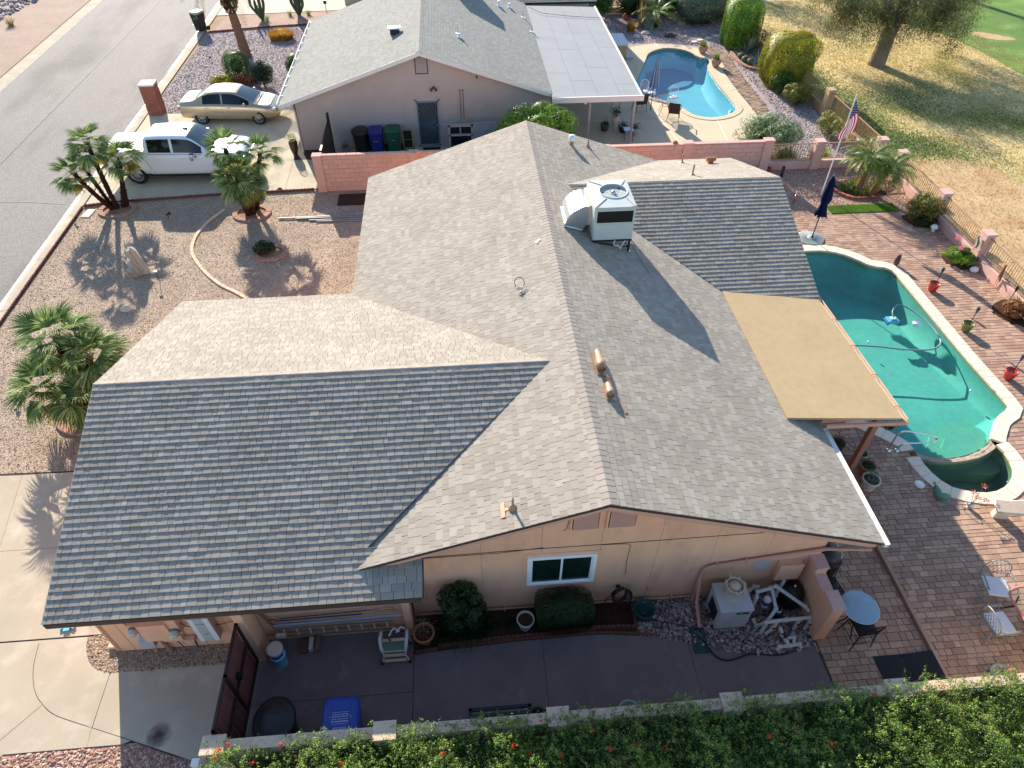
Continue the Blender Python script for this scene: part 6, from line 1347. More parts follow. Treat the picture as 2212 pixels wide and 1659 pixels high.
obj('frame',q,MT['wallN_t'],t); q=MB(); q.bx(-.6,.38,.02,.03,.03,1.2); obj('pane',q,MT['black'],t); q=MB(); q.bx(-.58,.0,-.35,.0,.03,.5); obj('grille_box',q,MT['blackmetal'],t)
q=MB(); q.bx(.45,1.5,-.06,-.02,.05,1.32); PN_=obj('metal_panel',q,MT['ltgrey'] if 'ltgrey' in MT else MT['solidbox'],t); 
for i in range(6): q=MB(); q.bx(.58+i*.15,.6+i*.15,-.075,-.06,.1,1.25); obj('panel_rib',q,MT['solidbox'],PN_)
q=MB(); q.tube([(-.9,-.1,1.3),(1.5,-.1,1.38)],.02,5); obj('pole',q,MT['alu'],t)
t=thing('wood_gate','dark leaning side gate panel at the neighbouring house corner','gate',(-8.0,21.6,0))
for i in range(9): q=MB(); q.bx(-.02,.02,-1.3+i*.31,-1.01+i*.31,.04,1.55,random.random()); obj('board',q,MT['brownpot'],t)
q=MB(); q.bx(-.05,.05,1.45,1.6,0,1.85); q.bx(-.04,.04,-1.4,1.5,1.5,1.56); obj('frame',q,MT['blackmetal'],t)
t=thing('topiary','small round green topiary in tall dark fluted pot by the downspout','potted plant',(-9.75,23.15,0)); q=MB(); q.lathe([(.1,0),(.18,.3),(.2,.55),(.16,.66),(.17,.68),(.14,.68)],14,cap=False); obj('pot',q,MT['brownpot'],t)
g=np.random.default_rng(2); p,d=shell_points(700,'ball',g,amp=.05,depth=.05); V,Fq=leaf_cloud(p*.17+np.array([0,0,.8]),d,.02,.6,.6,3); rawmesh('foliage',V,Fq,g.uniform(0,1,700),MT['lf_bright'],t)
# ================================================================== ALLEY THINGS
# electrical meters on garage wall
t=thing('electric_meter_panel','peach metal meter panel with two round glass meters on the garage wall','meter',(-9.0,.1,0))
q=MB(); q.bx(-.36,.22,-.2,0,.72,1.38); C1=obj('cabinet',q,MT['peach'],t,bevel=.01); q=MB(); q.bx(.22,.42,-.16,0,.9,1.45); q.bx(-.1,.3,-.12,0,.5,.72); obj('side_cabinet',q,MT['peach'],t,bevel=.01)
for x,z,y in ((-.5,1.12,-.1),(.32,1.05,-.16)):
    M_=Matrix.Translation((x,y,z))@Matrix.Rotation(R(90),4,'X'); q=MB(); q.lathe([(.105,0),(.105,.03),(.09,.05)],20,M_); Mt=obj('meter_ring',q,MT['seagrn'],t); q=MB(); q.lathe([(.085,.03),(.085,.13),(.07,.16),(0,.165)],20,M_); obj('meter_glass',q,MT['concrete_f'],Mt)
    text_part('kWh',.035,MT['seam'],Mt,Matrix.Translation((x,y-.168,z+.01))@Matrix.Rotation(R(90),4,'X'),'meter_face',.0005)
q=MB(); q.bx(-.62,-.38,-.1,0,1.0,1.25); obj('meter_base',q,MT['peach'],t)
q=MB(); q.tube([(-.16,-.06,.75),(-.16,-.07,.5),(-.12,-.09,.02)],.045,8); q.lathe([(.055,.35),(.055,.45)],10,Matrix.Translation((-.15,-.08,0))); obj('conduit',q,MT['bronze'],t)
q=MB(); q.tube([(.1,-.05,.5),(.12,-.05,.3),(.15,-.05,.05)],.012,5); q.tube([(.45,-.03,.5),(.42,-.04,.02)],.015,5); q.tube([(-.9,-.02,2.2),(-.75,-.03,1.5),(-.45,-.04,.65)],.012,5); q.tube([(.42,-.05,1.15),(.5,-.06,1.0),(.7,-.08,.98),(1.2,-.08,1.02),(1.7,-.05,1.15)],.008,4); obj('cable',q,MT['brown'],t)
q=MB(); q.bx(.28,.52,-.07,0,.4,.55); q.bx(.3,.5,-.1,-.06,.42,.5); obj('junction_box',q,MT['peach_d'],t,bevel=.006)
t=thing('utility_box','grey sloped plastic cable box low on the garage wall','utility box',(-9.45,.1,.32)); q=MB(); q.add([(-.14,0,.36),(.14,0,.36),(.16,-.14,.26),(-.16,-.14,.26),(-.12,0,-.02),(.12,0,-.02),(.14,-.15,.02),(-.14,-.15,.02)],[(0,3,2,1),(3,7,6,2),(0,4,7,3),(1,2,6,5),(4,5,6,7)]); obj('cover',q,MT['solidbox'],t,bevel=.012); q=MB(); q.tube([(0,-.06,0),(0.02,-.07,-.3)],.02,6); obj('conduit',q,MT['peach_d'],t)
t=thing('breaker_box','tall pale grey solar breaker box on the garage wall','electrical box',(-8.12,.1,0)); q=MB(); q.bx(-.19,.21,-.18,0,.55,1.5); obj('cabinet',q,MT['solidbox'],t,bevel=.01)
q=MB(); q.bx(-.1,.1,-.187,-.18,.57,1.48); obj('door_stripe',q,MT['acpaint'],t); text_part('POWER',.05,MT['seam'],t,Matrix.Translation((0,-.188,1.28))@Matrix.Rotation(R(90),4,'X'),'lettering'); text_part('X0T',.055,MT['seam'],t,Matrix.Translation((0.02,-.188,.85))@Matrix.Rotation(R(90),4,'X'),'lettering')
q=MB(); q.bx(-.19,-.1,-.188,-.18,.55,1.5); q.bx(.1,.21,-.188,-.18,.55,1.5); obj('side_trim',q,MT['white'],t)
# ladder and poles hung on the garage wall
t=thing('extension_ladder','long aluminium ladder hung flat on the peach alley wall','ladder',(-5.5,.0,.78))
for z in (-.02,-.36): q=MB(); q.bx(-1.25,1.2,-.05,.0,z-.03,z+.03); obj('side_rail',q,MT['alu'],t)
for i in range(9): q=MB(); q.cyl((-1.1+i*.27,-.025,-.36),(-1.1+i*.27,-.025,-.02),.018); obj('rung',q,MT['palebrick'],t)
q=MB(); q.bx(-1.3,-1.1,-.06,.0,-.42,-.3); obj('foot',q,MT['cream_t'],t)
t=thing('pool_pole','pale blue telescopic pool pole hanging above the ladder','pole',(-5.4,-.04,.98)); q=MB(); q.cyl((-1.35,0,-.07),(1.3,0,.0),.022); obj('tube',q,MT['stripe'],t); q=MB(); q.cyl((-1.3,.04,.04),(.5,.03,.1),.014); obj('inner_tube',q,MT['navyb'],t)
t=thing('leaf_net','wire leaf rake with thin dark pole on the alley wall','pool net',(-5.2,.02,1.12)); q=MB(); q.cyl((-1.6,0,-.06),(.5,0,.04),.01); obj('tube',q,MT['blackmetal'],t); q=MB(); q.tube([(.5,0,.04),(.6,-.02,.12),(.95,-.03,.16),(1.0,-.02,.04),(.6,0,.0)],.007,4,closed=True); 
for k in range(5): q.tube([(.62+k*.08,-.01,.02),(.62+k*.08,-.03,.14)],.003,3)
obj('rake_frame',q,MT['palmbark2'],t)
t=thing('plank','weathered grey board leaning on the gate pier in the alley','board',(-6.92,-.02,0)); q=MB(); q.add([(-.1,.05,1.5),(-.04,.06,1.5),(.2,-.0,.75),(.14,-.01,.75),(-.1,.08,1.5),(-.04,.09,1.5),(.2,.03,.75),(.14,.02,.75)],[(0,3,2,1),(4,5,6,7),(0,4,7,3),(1,2,6,5),(3,7,6,2),(0,1,5,4)]); obj('board_body',q,MT['wood'],t)
t=thing('paint_bucket','white and blue five gallon bucket stack standing by the gate','bucket',(-6.72,-.42,0)); q=MB(); q.lathe([(.13,0),(.15,.36),(.16,.37),(.16,.4),(.13,.4)],20); obj('lower_bucket',q,MT['ltblue'],t); q=MB(); q.lathe([(.135,.36),(.155,.62),(.165,.63),(.165,.68),(.15,.69),(0,.69)],20); obj('upper_bucket',q,MT['pvc'],t); q=MB(); q.lathe([(.1465,.45),(.152,.56)],20,cap=False,a0=3.6,a1=6.0); obj('label_band',q,MT['blue'],t); q=MB(); q.lathe([(0,.7),(.14,.7)],18,cap=False); obj('lid',q,MT['concrete_f'],t)
for i,(x,y,l,w_,h_,mt_,lab,rz) in enumerate([(-6.28,-.13,.3,.16,.1,'scallop','red brick leftmost of the masonry row under the ladder',.05),(-6.12,-.1,.28,.1,.14,'concrete_f','grey block second in the masonry row under the ladder',.02),(-5.98,-.1,.34,.1,.16,'wood','brown block third in the masonry row under the ladder',.0)]):
    t=thing('masonry_block',lab,'block',(x,y,0),rz); q=MB(); q.bx(-w_/2,w_/2,-l/2,l/2,0,h_); obj('block_body',q,MT[mt_],t,bevel=.008)
sc_n=0
def scallop_row(pts,lab,cat='edging',name='scalloped_edging',w_=.05,step=.105,h=.12,mt='scallop'):
    t=thing(name,lab,cat); P=resample([(x,y,0) for x,y in pts],step); q0=None
    for a,b in zip(P,P[1:]):
        d=(b-a).normalized(); n=Vector((-d.y,d.x,0)); c=(a+b)/2; hh=h*random.uniform(.92,1.05); m2=MB(); K=5; L=(b-a).length*.48
        pr=[(-L,0),(-L,hh*.72)]+[(-L*math.cos(math.pi*k/K),hh*.72+hh*.28*math.sin(math.pi*k/K)) for k in range(1,K)]+[(L,hh*.72),(L,0)]
        V=[c+d*u-n*w_/2+Vector((0,0,v_)) for u,v_ in pr]+[c+d*u+n*w_/2+Vector((0,0,v_)) for u,v_ in pr]; k=len(pr)
        m2.add(V,[tuple(range(k)),tuple(reversed(range(k,2*k)))]+[(i,k+i,k+(i+1)%k,(i+1)%k) for i in range(k)],random.random()); obj('edging_tile',m2,MT[mt],t)
    return t
scallop_row([(-3.88,-.46),(-3.4,-.42)],'short low piece of red scalloped edging by the terracotta pot'); scallop_row([(-3.4,-.36),(-2.6,-.31),(-1.8,-.28),(-1.1,-.27),(-.02,-.23)],'red scalloped edging in front of the alley planting bed'); scallop_row([(-.02,-.21),(.5,-.22),(.97,-.25)],'red scalloped edging in front of the mulch patch')
scallop_row([(.98,-.25),(.98,.3)],'red scalloped edging across the bed beside the hose pot')
scallop_row([(-17.64,19.16),(-15.9,19.42),(-12.66,19.66),(-8.5,19.82)],'long dark red scalloped edging between front gravel and neighbouring driveway',step=.15,h=.1)
scallop_row([(-17.67,19.1),(-17.7,14),(-17.72,5.4)],'long dark red scalloped edging along the street kerb',step=.15,h=.08)
scallop_row([(-17.4,40.0),(-14,40.7),(-9.6,41.35)],'dark scalloped edging at the far end of the mauve gravel yard',step=.15,h=.1)
t=thing('edging_border','flat red brick border at the kerb of the alley bed','edging')
P=[p for p in ED if -3.4<p[0]<1.6]; P=resample([(x,y+.035,0) for x,y in P],.2)
for a,b in zip(P,P[1:]):
    d=(b-a).normalized(); n=Vector((-d.y,d.x,0)); q=MB(); q.prism([tuple((a+d*.004-n*.025)[:2]),tuple((b-d*.004-n*.025)[:2]),tuple((b-d*.004+n*.035)[:2]),tuple((a+d*.004+n*.035)[:2])],-.01,.03,random.random()); obj('brick',q,MT['scallop'],t)
# shop stand (folding seat with wheels) near the corner
t=thing('rolling_cart_seat','small cream rolling garden seat holding hand tools by the corner post','garden cart',(-4.28,-.42,0))
for sx in (-1,1):
    q=MB(); q.tube([(sx*.27,.2,.62),(sx*.28,.0,.7),(sx*.26,-.12,.6),(sx*.24,-.16,.5)],.035,7); obj('side_arm',q,MT['pvc'],t); q=MB(); q.tube([(sx*.26,-.12,.55),(sx*.22,-.18,.3),(sx*.28,-.2,.1)],.022,6); q.tube([(sx*.26,.2,.6),(sx*.3,.2,.1)],.022,6); obj('leg',q,MT['palebrick'],t)
    for yy in (-.2,.2): q=MB(); q.cyl((sx*.27,yy,.05),(sx*.32,yy,.05),.05,n=12); obj('wheel',q,MT['rubber'],t)
for z,y in ((.46,-.14),(.3,-.17),(.12,-.2),(.54,.05)): q=MB(); q.bx(-.24,.24,y-.03,y+.03,z-.015,z+.015); obj('crossbar',q,MT['palebrick'],t)
q=MB(); q.bx(-.24,.24,-.15,.1,.47,.5); obj('tray',q,MT['seagrn'],t,bevel=.01); q=MB(); q.tube([(-.1,.1,.64),(.0,.22,.74),(.12,.16,.68)],.018,6); q.tube([(.05,.15,.66),(.16,.24,.74),(.24,.2,.7)],.014,5); q.lathe([(.03,0),(.03,.16),(.01,.19)],8,Matrix.Translation((-.1,-.05,.34))@Matrix.Rotation(R(90),4,'Y')); obj('tool',q,MT['cushion'],t); q=MB(); q.tube([(-.12,.05,.64),(-.06,.0,.6),(-.06,-.03,.66)],.022,6); obj('trigger',q,MT['orangefl'],t)
t=thing('potted_plant','dry spindly plant in a terracotta pot at the bed corner','potted plant',(-3.68,-.16,0)); q=MB(); q.lathe([(.14,0),(.22,.3),(.24,.31),(.24,.36),(.2,.36),(.19,.3),(0,.3)],22,cap=False); obj('pot',q,MT['terra'],t); q=MB(); q.lathe([(0,.31),(.19,.31)],14,cap=False); obj('soil',q,MT['dirt'],t)
g=np.random.default_rng(8); pts=g.normal(0,1,(260,3))*[.14,.12,.14]+[0.02,.08,.58]; V,Fq=leaf_cloud(pts,g.normal(0,1,(260,3)),.018,.6,1,8); rawmesh('foliage',V,Fq,g.uniform(0,1,260),MT['drystem'],t); b=blades(26,.25,.5,4,.005,.7,'drystem','stems',t); b.location.z=.3
t=thing('plant_pot','white plastic pot of dark soil between the shrubs in the alley bed','pot',(-1.46,-.02,0)); q=MB(); q.lathe([(.13,0),(.19,.3),(.2,.31),(.2,.34),(.175,.34),(.17,.27),(0,.27)],22,cap=False); obj('pot_body',q,MT['pvc'],t); q=MB(); q.lathe([(0,.28),(.17,.28)],14,cap=False); obj('soil',q,MT['dirt'],t)
t=thing('hose_pot','dark green hose pot with a slim wire trellis on the pebbles','pot',(1.2,.04,0)); q=MB(); q.lathe([(.2,0),(.24,.26),(.25,.27),(.25,.3),(.22,.3),(.2,.05),(0,.05)],24,cap=False); obj('pot_body',q,MT['greenpl'],t)
q=MB(); 
for x in (-.06,.06): q.tube([(x,.05,.1),(x*.8,.1,.8),(x*.2,.12,.95)],.006,4)
for z in (.4,.6,.8): q.tube([(-.05,.08,z),(.05,.08,z)],.004,4)
q.lathe([(0,.0),(.03,.02),(0,.05)],8,Matrix.Translation((0,.12,.95))); obj('trellis',q,MT['alu'],t)
t=thing('garden_hose','dark garden hose coiled on its wall hanger and trailing over the bed','hose',(.62,.28,.75)); 
for k in range(7): q=MB(); r_=.17+.012*k; q.tube([(r_*math.cos(a)*.9+.012*k,-.02-.012*k+.02*math.sin(a*2+k),r_*1.35*math.sin(a)-.08-.012*k) for a in np.arange(0,6.28,.3)],.012,5,closed=True); obj('hose_coil',q,MT['hose'],t)
q=MB(); q.tube([tuple(p) for p in smooth([(-.15,-.05,-.1),(-.3,-.1,-.3),(-.36,-.3,-.7),(-.2,-.42,-.72),(.1,-.4,-.72),(.5,-.3,-.7),(.9,-.45,-.7),(1.5,-.62,-.7),(1.75,-.75,-.7)],4)],.012,5); obj('hose_run',q,MT['hose'],t); q=MB(); q.lathe([(.05,0),(.05,.1)],10,Matrix.Translation((0,.1,0))@Matrix.Rotation(R(90),4,'X')); obj('hanger',q,MT['blackmetal'],t)
t=thing('drain_hose','black drain hose curving over the slab beside the pebbles','hose'); q=MB(); q.tube([tuple(p) for p in smooth([(2.3,-.55,.03),(2.42,-.76,.02),(2.55,-1.02,.02),(2.77,-1.14,.02),(3.05,-1.1,.02),(3.34,-1.04,.02),(3.8,-1.1,.02),(4.18,-1.08,.02),(4.4,-.95,.03)],5)],.02,6); obj('hose_run',q,MT['black'],t)
t=thing('splash_block','dark green plastic splash block below the downspout','splash block',(2.3,-.66,0),R(-4)); q=MB(); q.bx(-.13,.13,-.28,.28,0,.02); obj('tray',q,MT['greenpl'],t); q=MB(); q.bx(-.15,-.13,-.28,.28,0,.06); q.bx(.13,.15,-.28,.28,0,.06); q.bx(-.13,.13,.26,.28,0,.06); obj('rim',q,MT['greenpl'],t)
# pool heater
t=thing('pool_heater','square grey pool heater with ribbed flue cap on the pebbles','pool heater',(3.05,-.12,0)); q=MB(); q.bx(-.36,.34,-.32,.34,.04,.78); obj('cabinet',q,MT['heater'],t,bevel=.01); q=MB(); q.bx(-.38,.36,-.34,.36,.78,.84); obj('lid',q,MT['heater'],t,bevel=.01)
q=MB(); q.bx(0,.27,-.326,-.32,.66,.73); obj('control_panel',q,MT['grille'],t); text_part('HEAT',.03,MT['vinyl'],t,Matrix.Translation((.1,-.328,.695))@Matrix.Rotation(R(90),4,'X'),'lettering')
q=MB(); q.lathe([(.19,.84),(.17,.87),(.12,.88),(.115,1.12)],24,Matrix.Translation((-.04,.05,0))); obj('flue',q,MT['rustwhite'],t)
q=MB(); q.lathe([(.17,1.08),(.2,1.12),(.2,1.26),(.185,1.28),(.17,1.26),(.17,1.12)],24,Matrix.Translation((-.04,.05,0)),cap=False); q.lathe([(0,1.29),(.09,1.27),(.14,1.22),(.13,1.15)],20,Matrix.Translation((-.04,.05,0)),cap=False)
for k in range(7): a=k*2*math.pi/7; q.box((-.04+.2*math.cos(a),.05+.2*math.sin(a),1.2),(.05,.04,.18),a)
obj('flue_cap',q,MT['rustwhite'],t); q=MB(); q.bx(-.366,-.36,-.2,.2,.15,.6); q.lathe([(.06,0),(.06,.08)],10,Matrix.Translation((-.36,-.1,.25))@Matrix.Rotation(R(-90),4,'Y')); obj('side_fitting',q,MT['grille'],t)
# pvc plumbing
t=thing('pool_plumbing','tangle of white pool pipes with filter cartridge beside the heater','pool pipes'); r_=.042
for P in [[(3.62,-.1,.1),(3.64,-.05,.6),(3.66,.02,.72),(3.95,.06,.75),(4.02,.05,.65),(4.02,-.3,.5),(3.85,-.45,.3),(3.75,-.5,.12)],[(3.7,-.55,.42),(4.2,-.53,.42),(4.72,-.52,.42)],[(4.75,-.5,.42),(4.76,-.55,.25),(4.7,-.58,.02)],[(4.5,-.53,.4),(4.46,-.56,.02)],[(4.0,.1,.72),(4.1,.1,.74),(4.68,-.3,.5),(4.75,-.38,.44)],[(4.35,.25,.75),(4.2,.1,.3),(4.1,.05,.15)],[(3.58,.1,.1),(3.58,.18,.5),(3.68,.22,.58),(3.8,.22,.56)],[(3.98,-.55,.42),(3.92,-.6,.2),(3.8,-.62,.02)],[(3.75,-.55,.4),(3.7,-.6,.02)],[(3.6,-.3,.12),(3.65,-.45,.05),(3.72,-.55,.4)],[(4.05,-.62,.3),(4.1,-.74,.16),(4.16,-.86,.1),(4.2,-.98,.08)],[(3.92,-1.0,.02),(3.98,-.96,.08),(4.2,-.96,.08),(4.42,-.94,.08),(4.46,-.98,.02)],[(4.2,-.8,.12),(4.34,-.8,.12),(4.32,-.92,.08)]]:
    q=MB(); q.tube(P,r_,9); 
    for p in P[1:-1]: q.lathe([(0,-.05),(.052,-.035),(.052,.035),(0,.05)],9,Matrix.Translation(p))
    obj('pipe',q,MT['pvc'],t)
q=MB(); q.lathe([(.06,.3),(.085,.36),(.085,.62),(.06,.68),(0,.7)],16,Matrix.Translation((3.86,-.12,0))); FL=obj('chlorinator',q,MT['pvc'],t); q=MB(); q.lathe([(.088,.45),(.088,.58)],16,Matrix.Translation((3.86,-.12,0)),cap=False); obj('blue_band',q,MT['blue'],FL)
for x,y in ((4.52,-.58),(4.78,-.58),(3.95,-.62)): q=MB(); q.box((x,y,.26),(.12,.05,.04),.4); obj('valve_handle',q,MT['red'],t)
q=MB(); q.lathe([(.13,.02),(.13,.3),(.12,.34),(0,.35)],16,Matrix.Translation((4.12,-.25,0))); obj('pump',q,MT['black'],t); q=MB(); q.lathe([(.1,.35),(.1,.39),(.07,.4)],16,Matrix.Translation((4.12,-.25,0)),cap=False); obj('strainer_ring',q,MT['alu'],t)
q=MB(); q.box((4.1,-.72,.2),(.07,.1,.05)); q.box((4.14,-.8,.17),(.08,.05,.07)); obj('clamp',q,MT['black'],t)
t=thing('filter_tank','black domed pool filter tank behind the white pipes','pool filter',(4.55,.1,0)); q=MB(); q.lathe([(.24,.02),(.26,.1),(.26,.5),(.2,.6),(.08,.65),(0,.66)],24); obj('tank',q,MT['black'],t); q=MB(); q.lathe([(.27,.33),(.275,.36),(.27,.39)],24,cap=False); obj('band_clamp',q,MT['blackmetal'],t); q=MB(); q.lathe([(.03,.66),(.03,.72),(0,.73)],10); obj('gauge',q,MT['chrome'],t)
# empty grey frame propped against the alley wall
t=thing('storage_rack','empty grey metal rack frame leaning against the hedge wall in the alley','frame',(-2.15,-2.02,0)); q=MB(); q.bx(-.62,.62,.1,.16,.42,.48); q.bx(-.62,-.56,.0,.16,.0,.48); q.bx(.56,.62,.0,.16,0,.48); q.bx(-.62,.62,-.04,.02,.48,.52); obj('frame_body',q,MT['grille'],t); q=MB(); q.lathe([(.03,0),(.03,.06)],8,Matrix.Translation((.52,.1,.35))); obj('clip_fitting',q,MT['white'],t)
for x,lab in ((-1.42,'black rimmed pot close behind the hedge wall'),(.42,'grey rimmed pot half hidden behind the hedge near the middle')):
    t=thing('plant_pot',lab,'pot',(x,-2.12,0)); q=MB(); q.lathe([(.16,0),(.22,.3),(.24,.3),(.24,.33),(.2,.33),(.19,.25),(0,.25)],22,cap=False); obj('pot_body',q,MT['black'] if x<0 else MT['greypot'],t)
# oil stain & manhole
MT['stain']=mat('oil stain',lin(70,52,42),.8,var=.2,scale=6); n_=MT['stain'].node_tree; N_=n_.nodes; tc_=N_.new('ShaderNodeTexCoord'); ln_=N_.new('ShaderNodeVectorMath'); ln_.operation='LENGTH'; n_.links.new(tc_.outputs['Object'],ln_.inputs[0]); nz_=N_.new('ShaderNodeTexNoise'); nz_.inputs['Scale'].default_value=9; nz_.inputs['Detail'].default_value=5; n_.links.new(tc_.outputs['Object'],nz_.inputs['Vector']); ad_=N_.new('ShaderNodeMath'); ad_.operation='MULTIPLY_ADD'; ad_.inputs[1].default_value=.25; n_.links.new(nz_.outputs[0],ad_.inputs[0]); n_.links.new(ln_.outputs['Value'],ad_.inputs[2]); mp_=N_.new('ShaderNodeMapRange'); mp_.inputs[1].default_value=.16; mp_.inputs[2].default_value=.4; mp_.inputs[3].default_value=.75; mp_.inputs[4].default_value=0; n_.links.new(ad_.outputs[0],mp_.inputs[0]); n_.links.new(mp_.outputs[0],N_['Principled BSDF'].inputs['Alpha'])
_s=sheet('oil_stain',[(.34*math.cos(a),.3*math.sin(a)) for a in np.arange(0,6.28,.3)],.0045,MT['stain'],**ST); _s.location=(-8.93,-1.72,0)
t=thing('sprinkler_toy','light blue plastic toy scrap on the driveway by the garage eave','toy',(-11.55,.72,0)); 
for x,y,rz in ((-.1,.02,.4),(.1,.02,-.4),(0,.07,0),(0,-.04,.1)): q=MB(); q.box((x,y,.03),(.13,.08,.05),rz,taper=.8); obj('panel',q,MT['ltblue'],t)
t=thing('corner_stone','peach block footing at the garage corner on the gravel','block',(-10.38,.35,0)); q=MB(); q.bx(-.1,.1,-.2,.2,0,.1); obj('block_body',q,MT['palebrick'],t,bevel=.006)
# ================================================================== SUNKEN PATIO
zS=-.035
t=thing('bistro_table','round pale blue high top table on black legs beside the stub wall','table',(5.62,-.62,zS)); q=MB(); q.lathe([(0,.97),(.37,.97),(.385,.98),(.385,.995),(.37,1.0),(0,1.0)],40,cap=False); TT=obj('tabletop',q,MT['frostglass'],t); q=MB(); q.lathe([(.385,.975),(.395,.985),(.385,.997)],40,cap=False); obj('rim',q,MT['cream_t'],TT)
for k in range(3): a=k*2.094+.6; q=MB(); q.tube([(.07*math.cos(a),.07*math.sin(a),.96),(.1*math.cos(a),.1*math.sin(a),.4),(.26*math.cos(a),.26*math.sin(a),.0)],.014,6); obj('leg',q,MT['blackmetal'],t)
def stool(lab,loc,rz,h=.76):
    t=thing('bar_stool',lab,'bar stool',loc,rz); a=.2
    for sx in (-1,1):
        for sy in (-1,1): q=MB(); q.tube([(sx*a,sy*a,h),(sx*(a+.05),sy*(a+.05),0)],.014,6); obj('leg',q,MT['blackmetal'],t)
    for z in (.28,.5):
        e=a+.05*(1-z/h); q=MB(); q.tube([(-e,-e,z),(e,-e,z),(e,e,z),(-e,e,z)],.01,5,closed=True); obj('foot_rail',q,MT['blackmetal'],t)
    q=MB(); q.bx(-.22,.22,-.22,.22,h-.02,h+.02); obj('seat',q,MT['blackmetal'],t,bevel=.01)
    q=MB(); q.tube([(-.2,.21,h),(-.2,.26,h+.4),(.2,.26,h+.4),(.2,.21,h)],.013,6); 
    for k in range(5): q.tube([(-.14+k*.07,.215,h),(-.14+k*.07,.26,h+.4)],.006,4)
    obj('backrest',q,MT['blackmetal'],t); return t
stool('black metal bar stool tucked under the near side of the bistro table',(5.72,-.86,zS),R(186),.62); stool('black metal bar stool behind the bistro table against the stub wall',(5.4,.05,zS),R(10),.62)
t=thing('water_jug','clear blue water jug standing on the far bar stool','jug',(5.42,.02,zS+.645)); q=MB(); q.lathe([(.07,0),(.08,.12),(.05,.2),(.03,.25),(.03,.28)],14); obj('jug_body',q,MT['glass_l'],t)
t=thing('barbecue_grill','black covered barbecue grill in the shade by the house corner','grill',(5.45,.85,zS)); q=MB(); q.bx(-.3,.3,-.35,.35,.05,.75); obj('cart',q,MT['black'],t,bevel=.03); q=MB(); q.lathe([(.001,-.38),(.3,-.36),(.32,0),(.3,.36),(.001,.38)],18,Matrix.Translation((0,0,.82))@Matrix.Rotation(R(90),4,'X')); obj('hood',q,MT['black'],t); q=MB(); q.tube([(.3,-.25,.9),(.36,-.2,.92),(.36,.2,.92),(.3,.25,.9)],.014,6); obj('handle',q,MT['chrome'],t)
for x0,x1,lab,z in ((5.95,6.58,'left black rubber mat on the sunken pavers',0),(6.6,7.22,'right black rubber mat sloping up to the patio step',.1)):
    t=thing('rubber_mat',lab,'mat',(0,0,-.012)); q=MB(); q.add([(x0,-2.0,.02),(x1,-2.0,.02+z),(x1,-1.3,.02+z),(x0,-1.3,.02),(x0,-2.0,.0),(x1,-2.0,z),(x1,-1.3,z),(x0,-1.3,0)],[(0,1,2,3),(0,4,5,1),(2,6,7,3),(1,5,6,2),(3,7,4,0)]); obj('mat_body',q,MT['mat_blk'],t); 
# ================================================================== POOL DECK
def patio_chair(lab,loc,rz):
    t=thing('patio_chair',lab,'chair',loc,rz)
    ring=[(.27*math.cos(a),.27*math.sin(a),.1) for a in np.arange(0,6.28,.3)]; q=MB(); q.tube(ring,.012,5,closed=True)
    for k in range(4): a=k*math.pi/2+.785; q.tube([(.2*math.cos(a),.2*math.sin(a),.13),(.36*math.cos(a),.36*math.sin(a),.0)],.014,5)
    obj('swivel_base',q,MT['greyiron'],t); q=MB(); q.tube([(0,0,.1),(0,0,.38)],.03,8)
    for k in range(4): a=k*math.pi/2+.785; q.tube([(0,0,.38),(.2*math.cos(a),.2*math.sin(a),.12)],.012,5)
    obj('pedestal',q,MT['greyiron'],t)
    q=MB(); q.bx(-.25,.25,-.25,.25,.39,.41); obj('seat',q,MT['greyiron'],t,bevel=.01); q=MB(); q.bx(-.25,.25,-.26,.22,.41,.47); obj('cushion',q,MT['cushion'],t,bevel=.025)
    arch=[(-.27,.25,.42),(-.3,.28,.65),(-.26,.31,.82),(-.14,.34,.92),(0,.35,.95),(.14,.34,.92),(.26,.31,.82),(.3,.28,.65),(.27,.25,.42)]; q=MB(); q.tube([tuple(p) for p in smooth(arch,4)],.014,6); q.tube([(-.29,.28,.55),(0,.31,.5),(.29,.28,.55)],.01,5); Bk=obj('back_frame',q,MT['greyiron'],t)
    q=MB()
    for k in range(-5,6):
        for sg in (1,-1):
            pts=[]
            for j in range(9):
                z=.5+j*.052; x=k*.085+sg*(z-.72)*.45
                lim=.29*math.sqrt(max(0,1-((z-.6)/.36)**2)) if z>.6 else .28
                if abs(x)<lim: pts.append((x,.27+.09*(z-.42)/.5,z))
            if len(pts)>1: q.tube(pts,.006,4)
    obj('lattice',q,MT['greyiron'],Bk)
    for sx in (-1,1): q=MB(); q.tube([(sx*.29,.28,.62),(sx*.31,.1,.63),(sx*.31,-.18,.62),(sx*.29,-.22,.58)],.018,6); q.tube([(sx*.3,-.15,.62),(sx*.25,-.1,.41)],.01,5); obj('armrest',q,MT['greyiron'],t)
    return t
patio_chair('grey lattice back chair with white cushion at the far side of the coral table',(9.22,-.12,0),R(-12)); patio_chair('grey lattice back chair with white cushion at the near corner of the coral table',(8.75,-.98,0),R(92))
t=thing('dining_table','coral rimmed glass patio table cut by the right edge of the picture','table',(9.85,-.95,0)); w_=.72
rp=[(w_*(1 if math.cos(a)>0 else -1)*abs(math.cos(a))**.4,.62*(1 if math.sin(a)>0 else -1)*abs(math.sin(a))**.4,.72) for a in np.arange(0,6.28,.15)]
q=MB(); q.tube(rp,.028,6,closed=True); obj('rim',q,MT['tablepink'],t); q=MB(); q.poly([(x*.98,y*.98,.72) for x,y,z in rp]); obj('glass_top',q,MT['pane'],t)
for sx in (-1,1):
    for sy in (-1,1): q=MB(); q.tube([(sx*.5,sy*.42,.7),(sx*.45,sy*.36,.35),(sx*.58,sy*.5,0)],.02,6); obj('leg',q,MT['brownpot'],t)
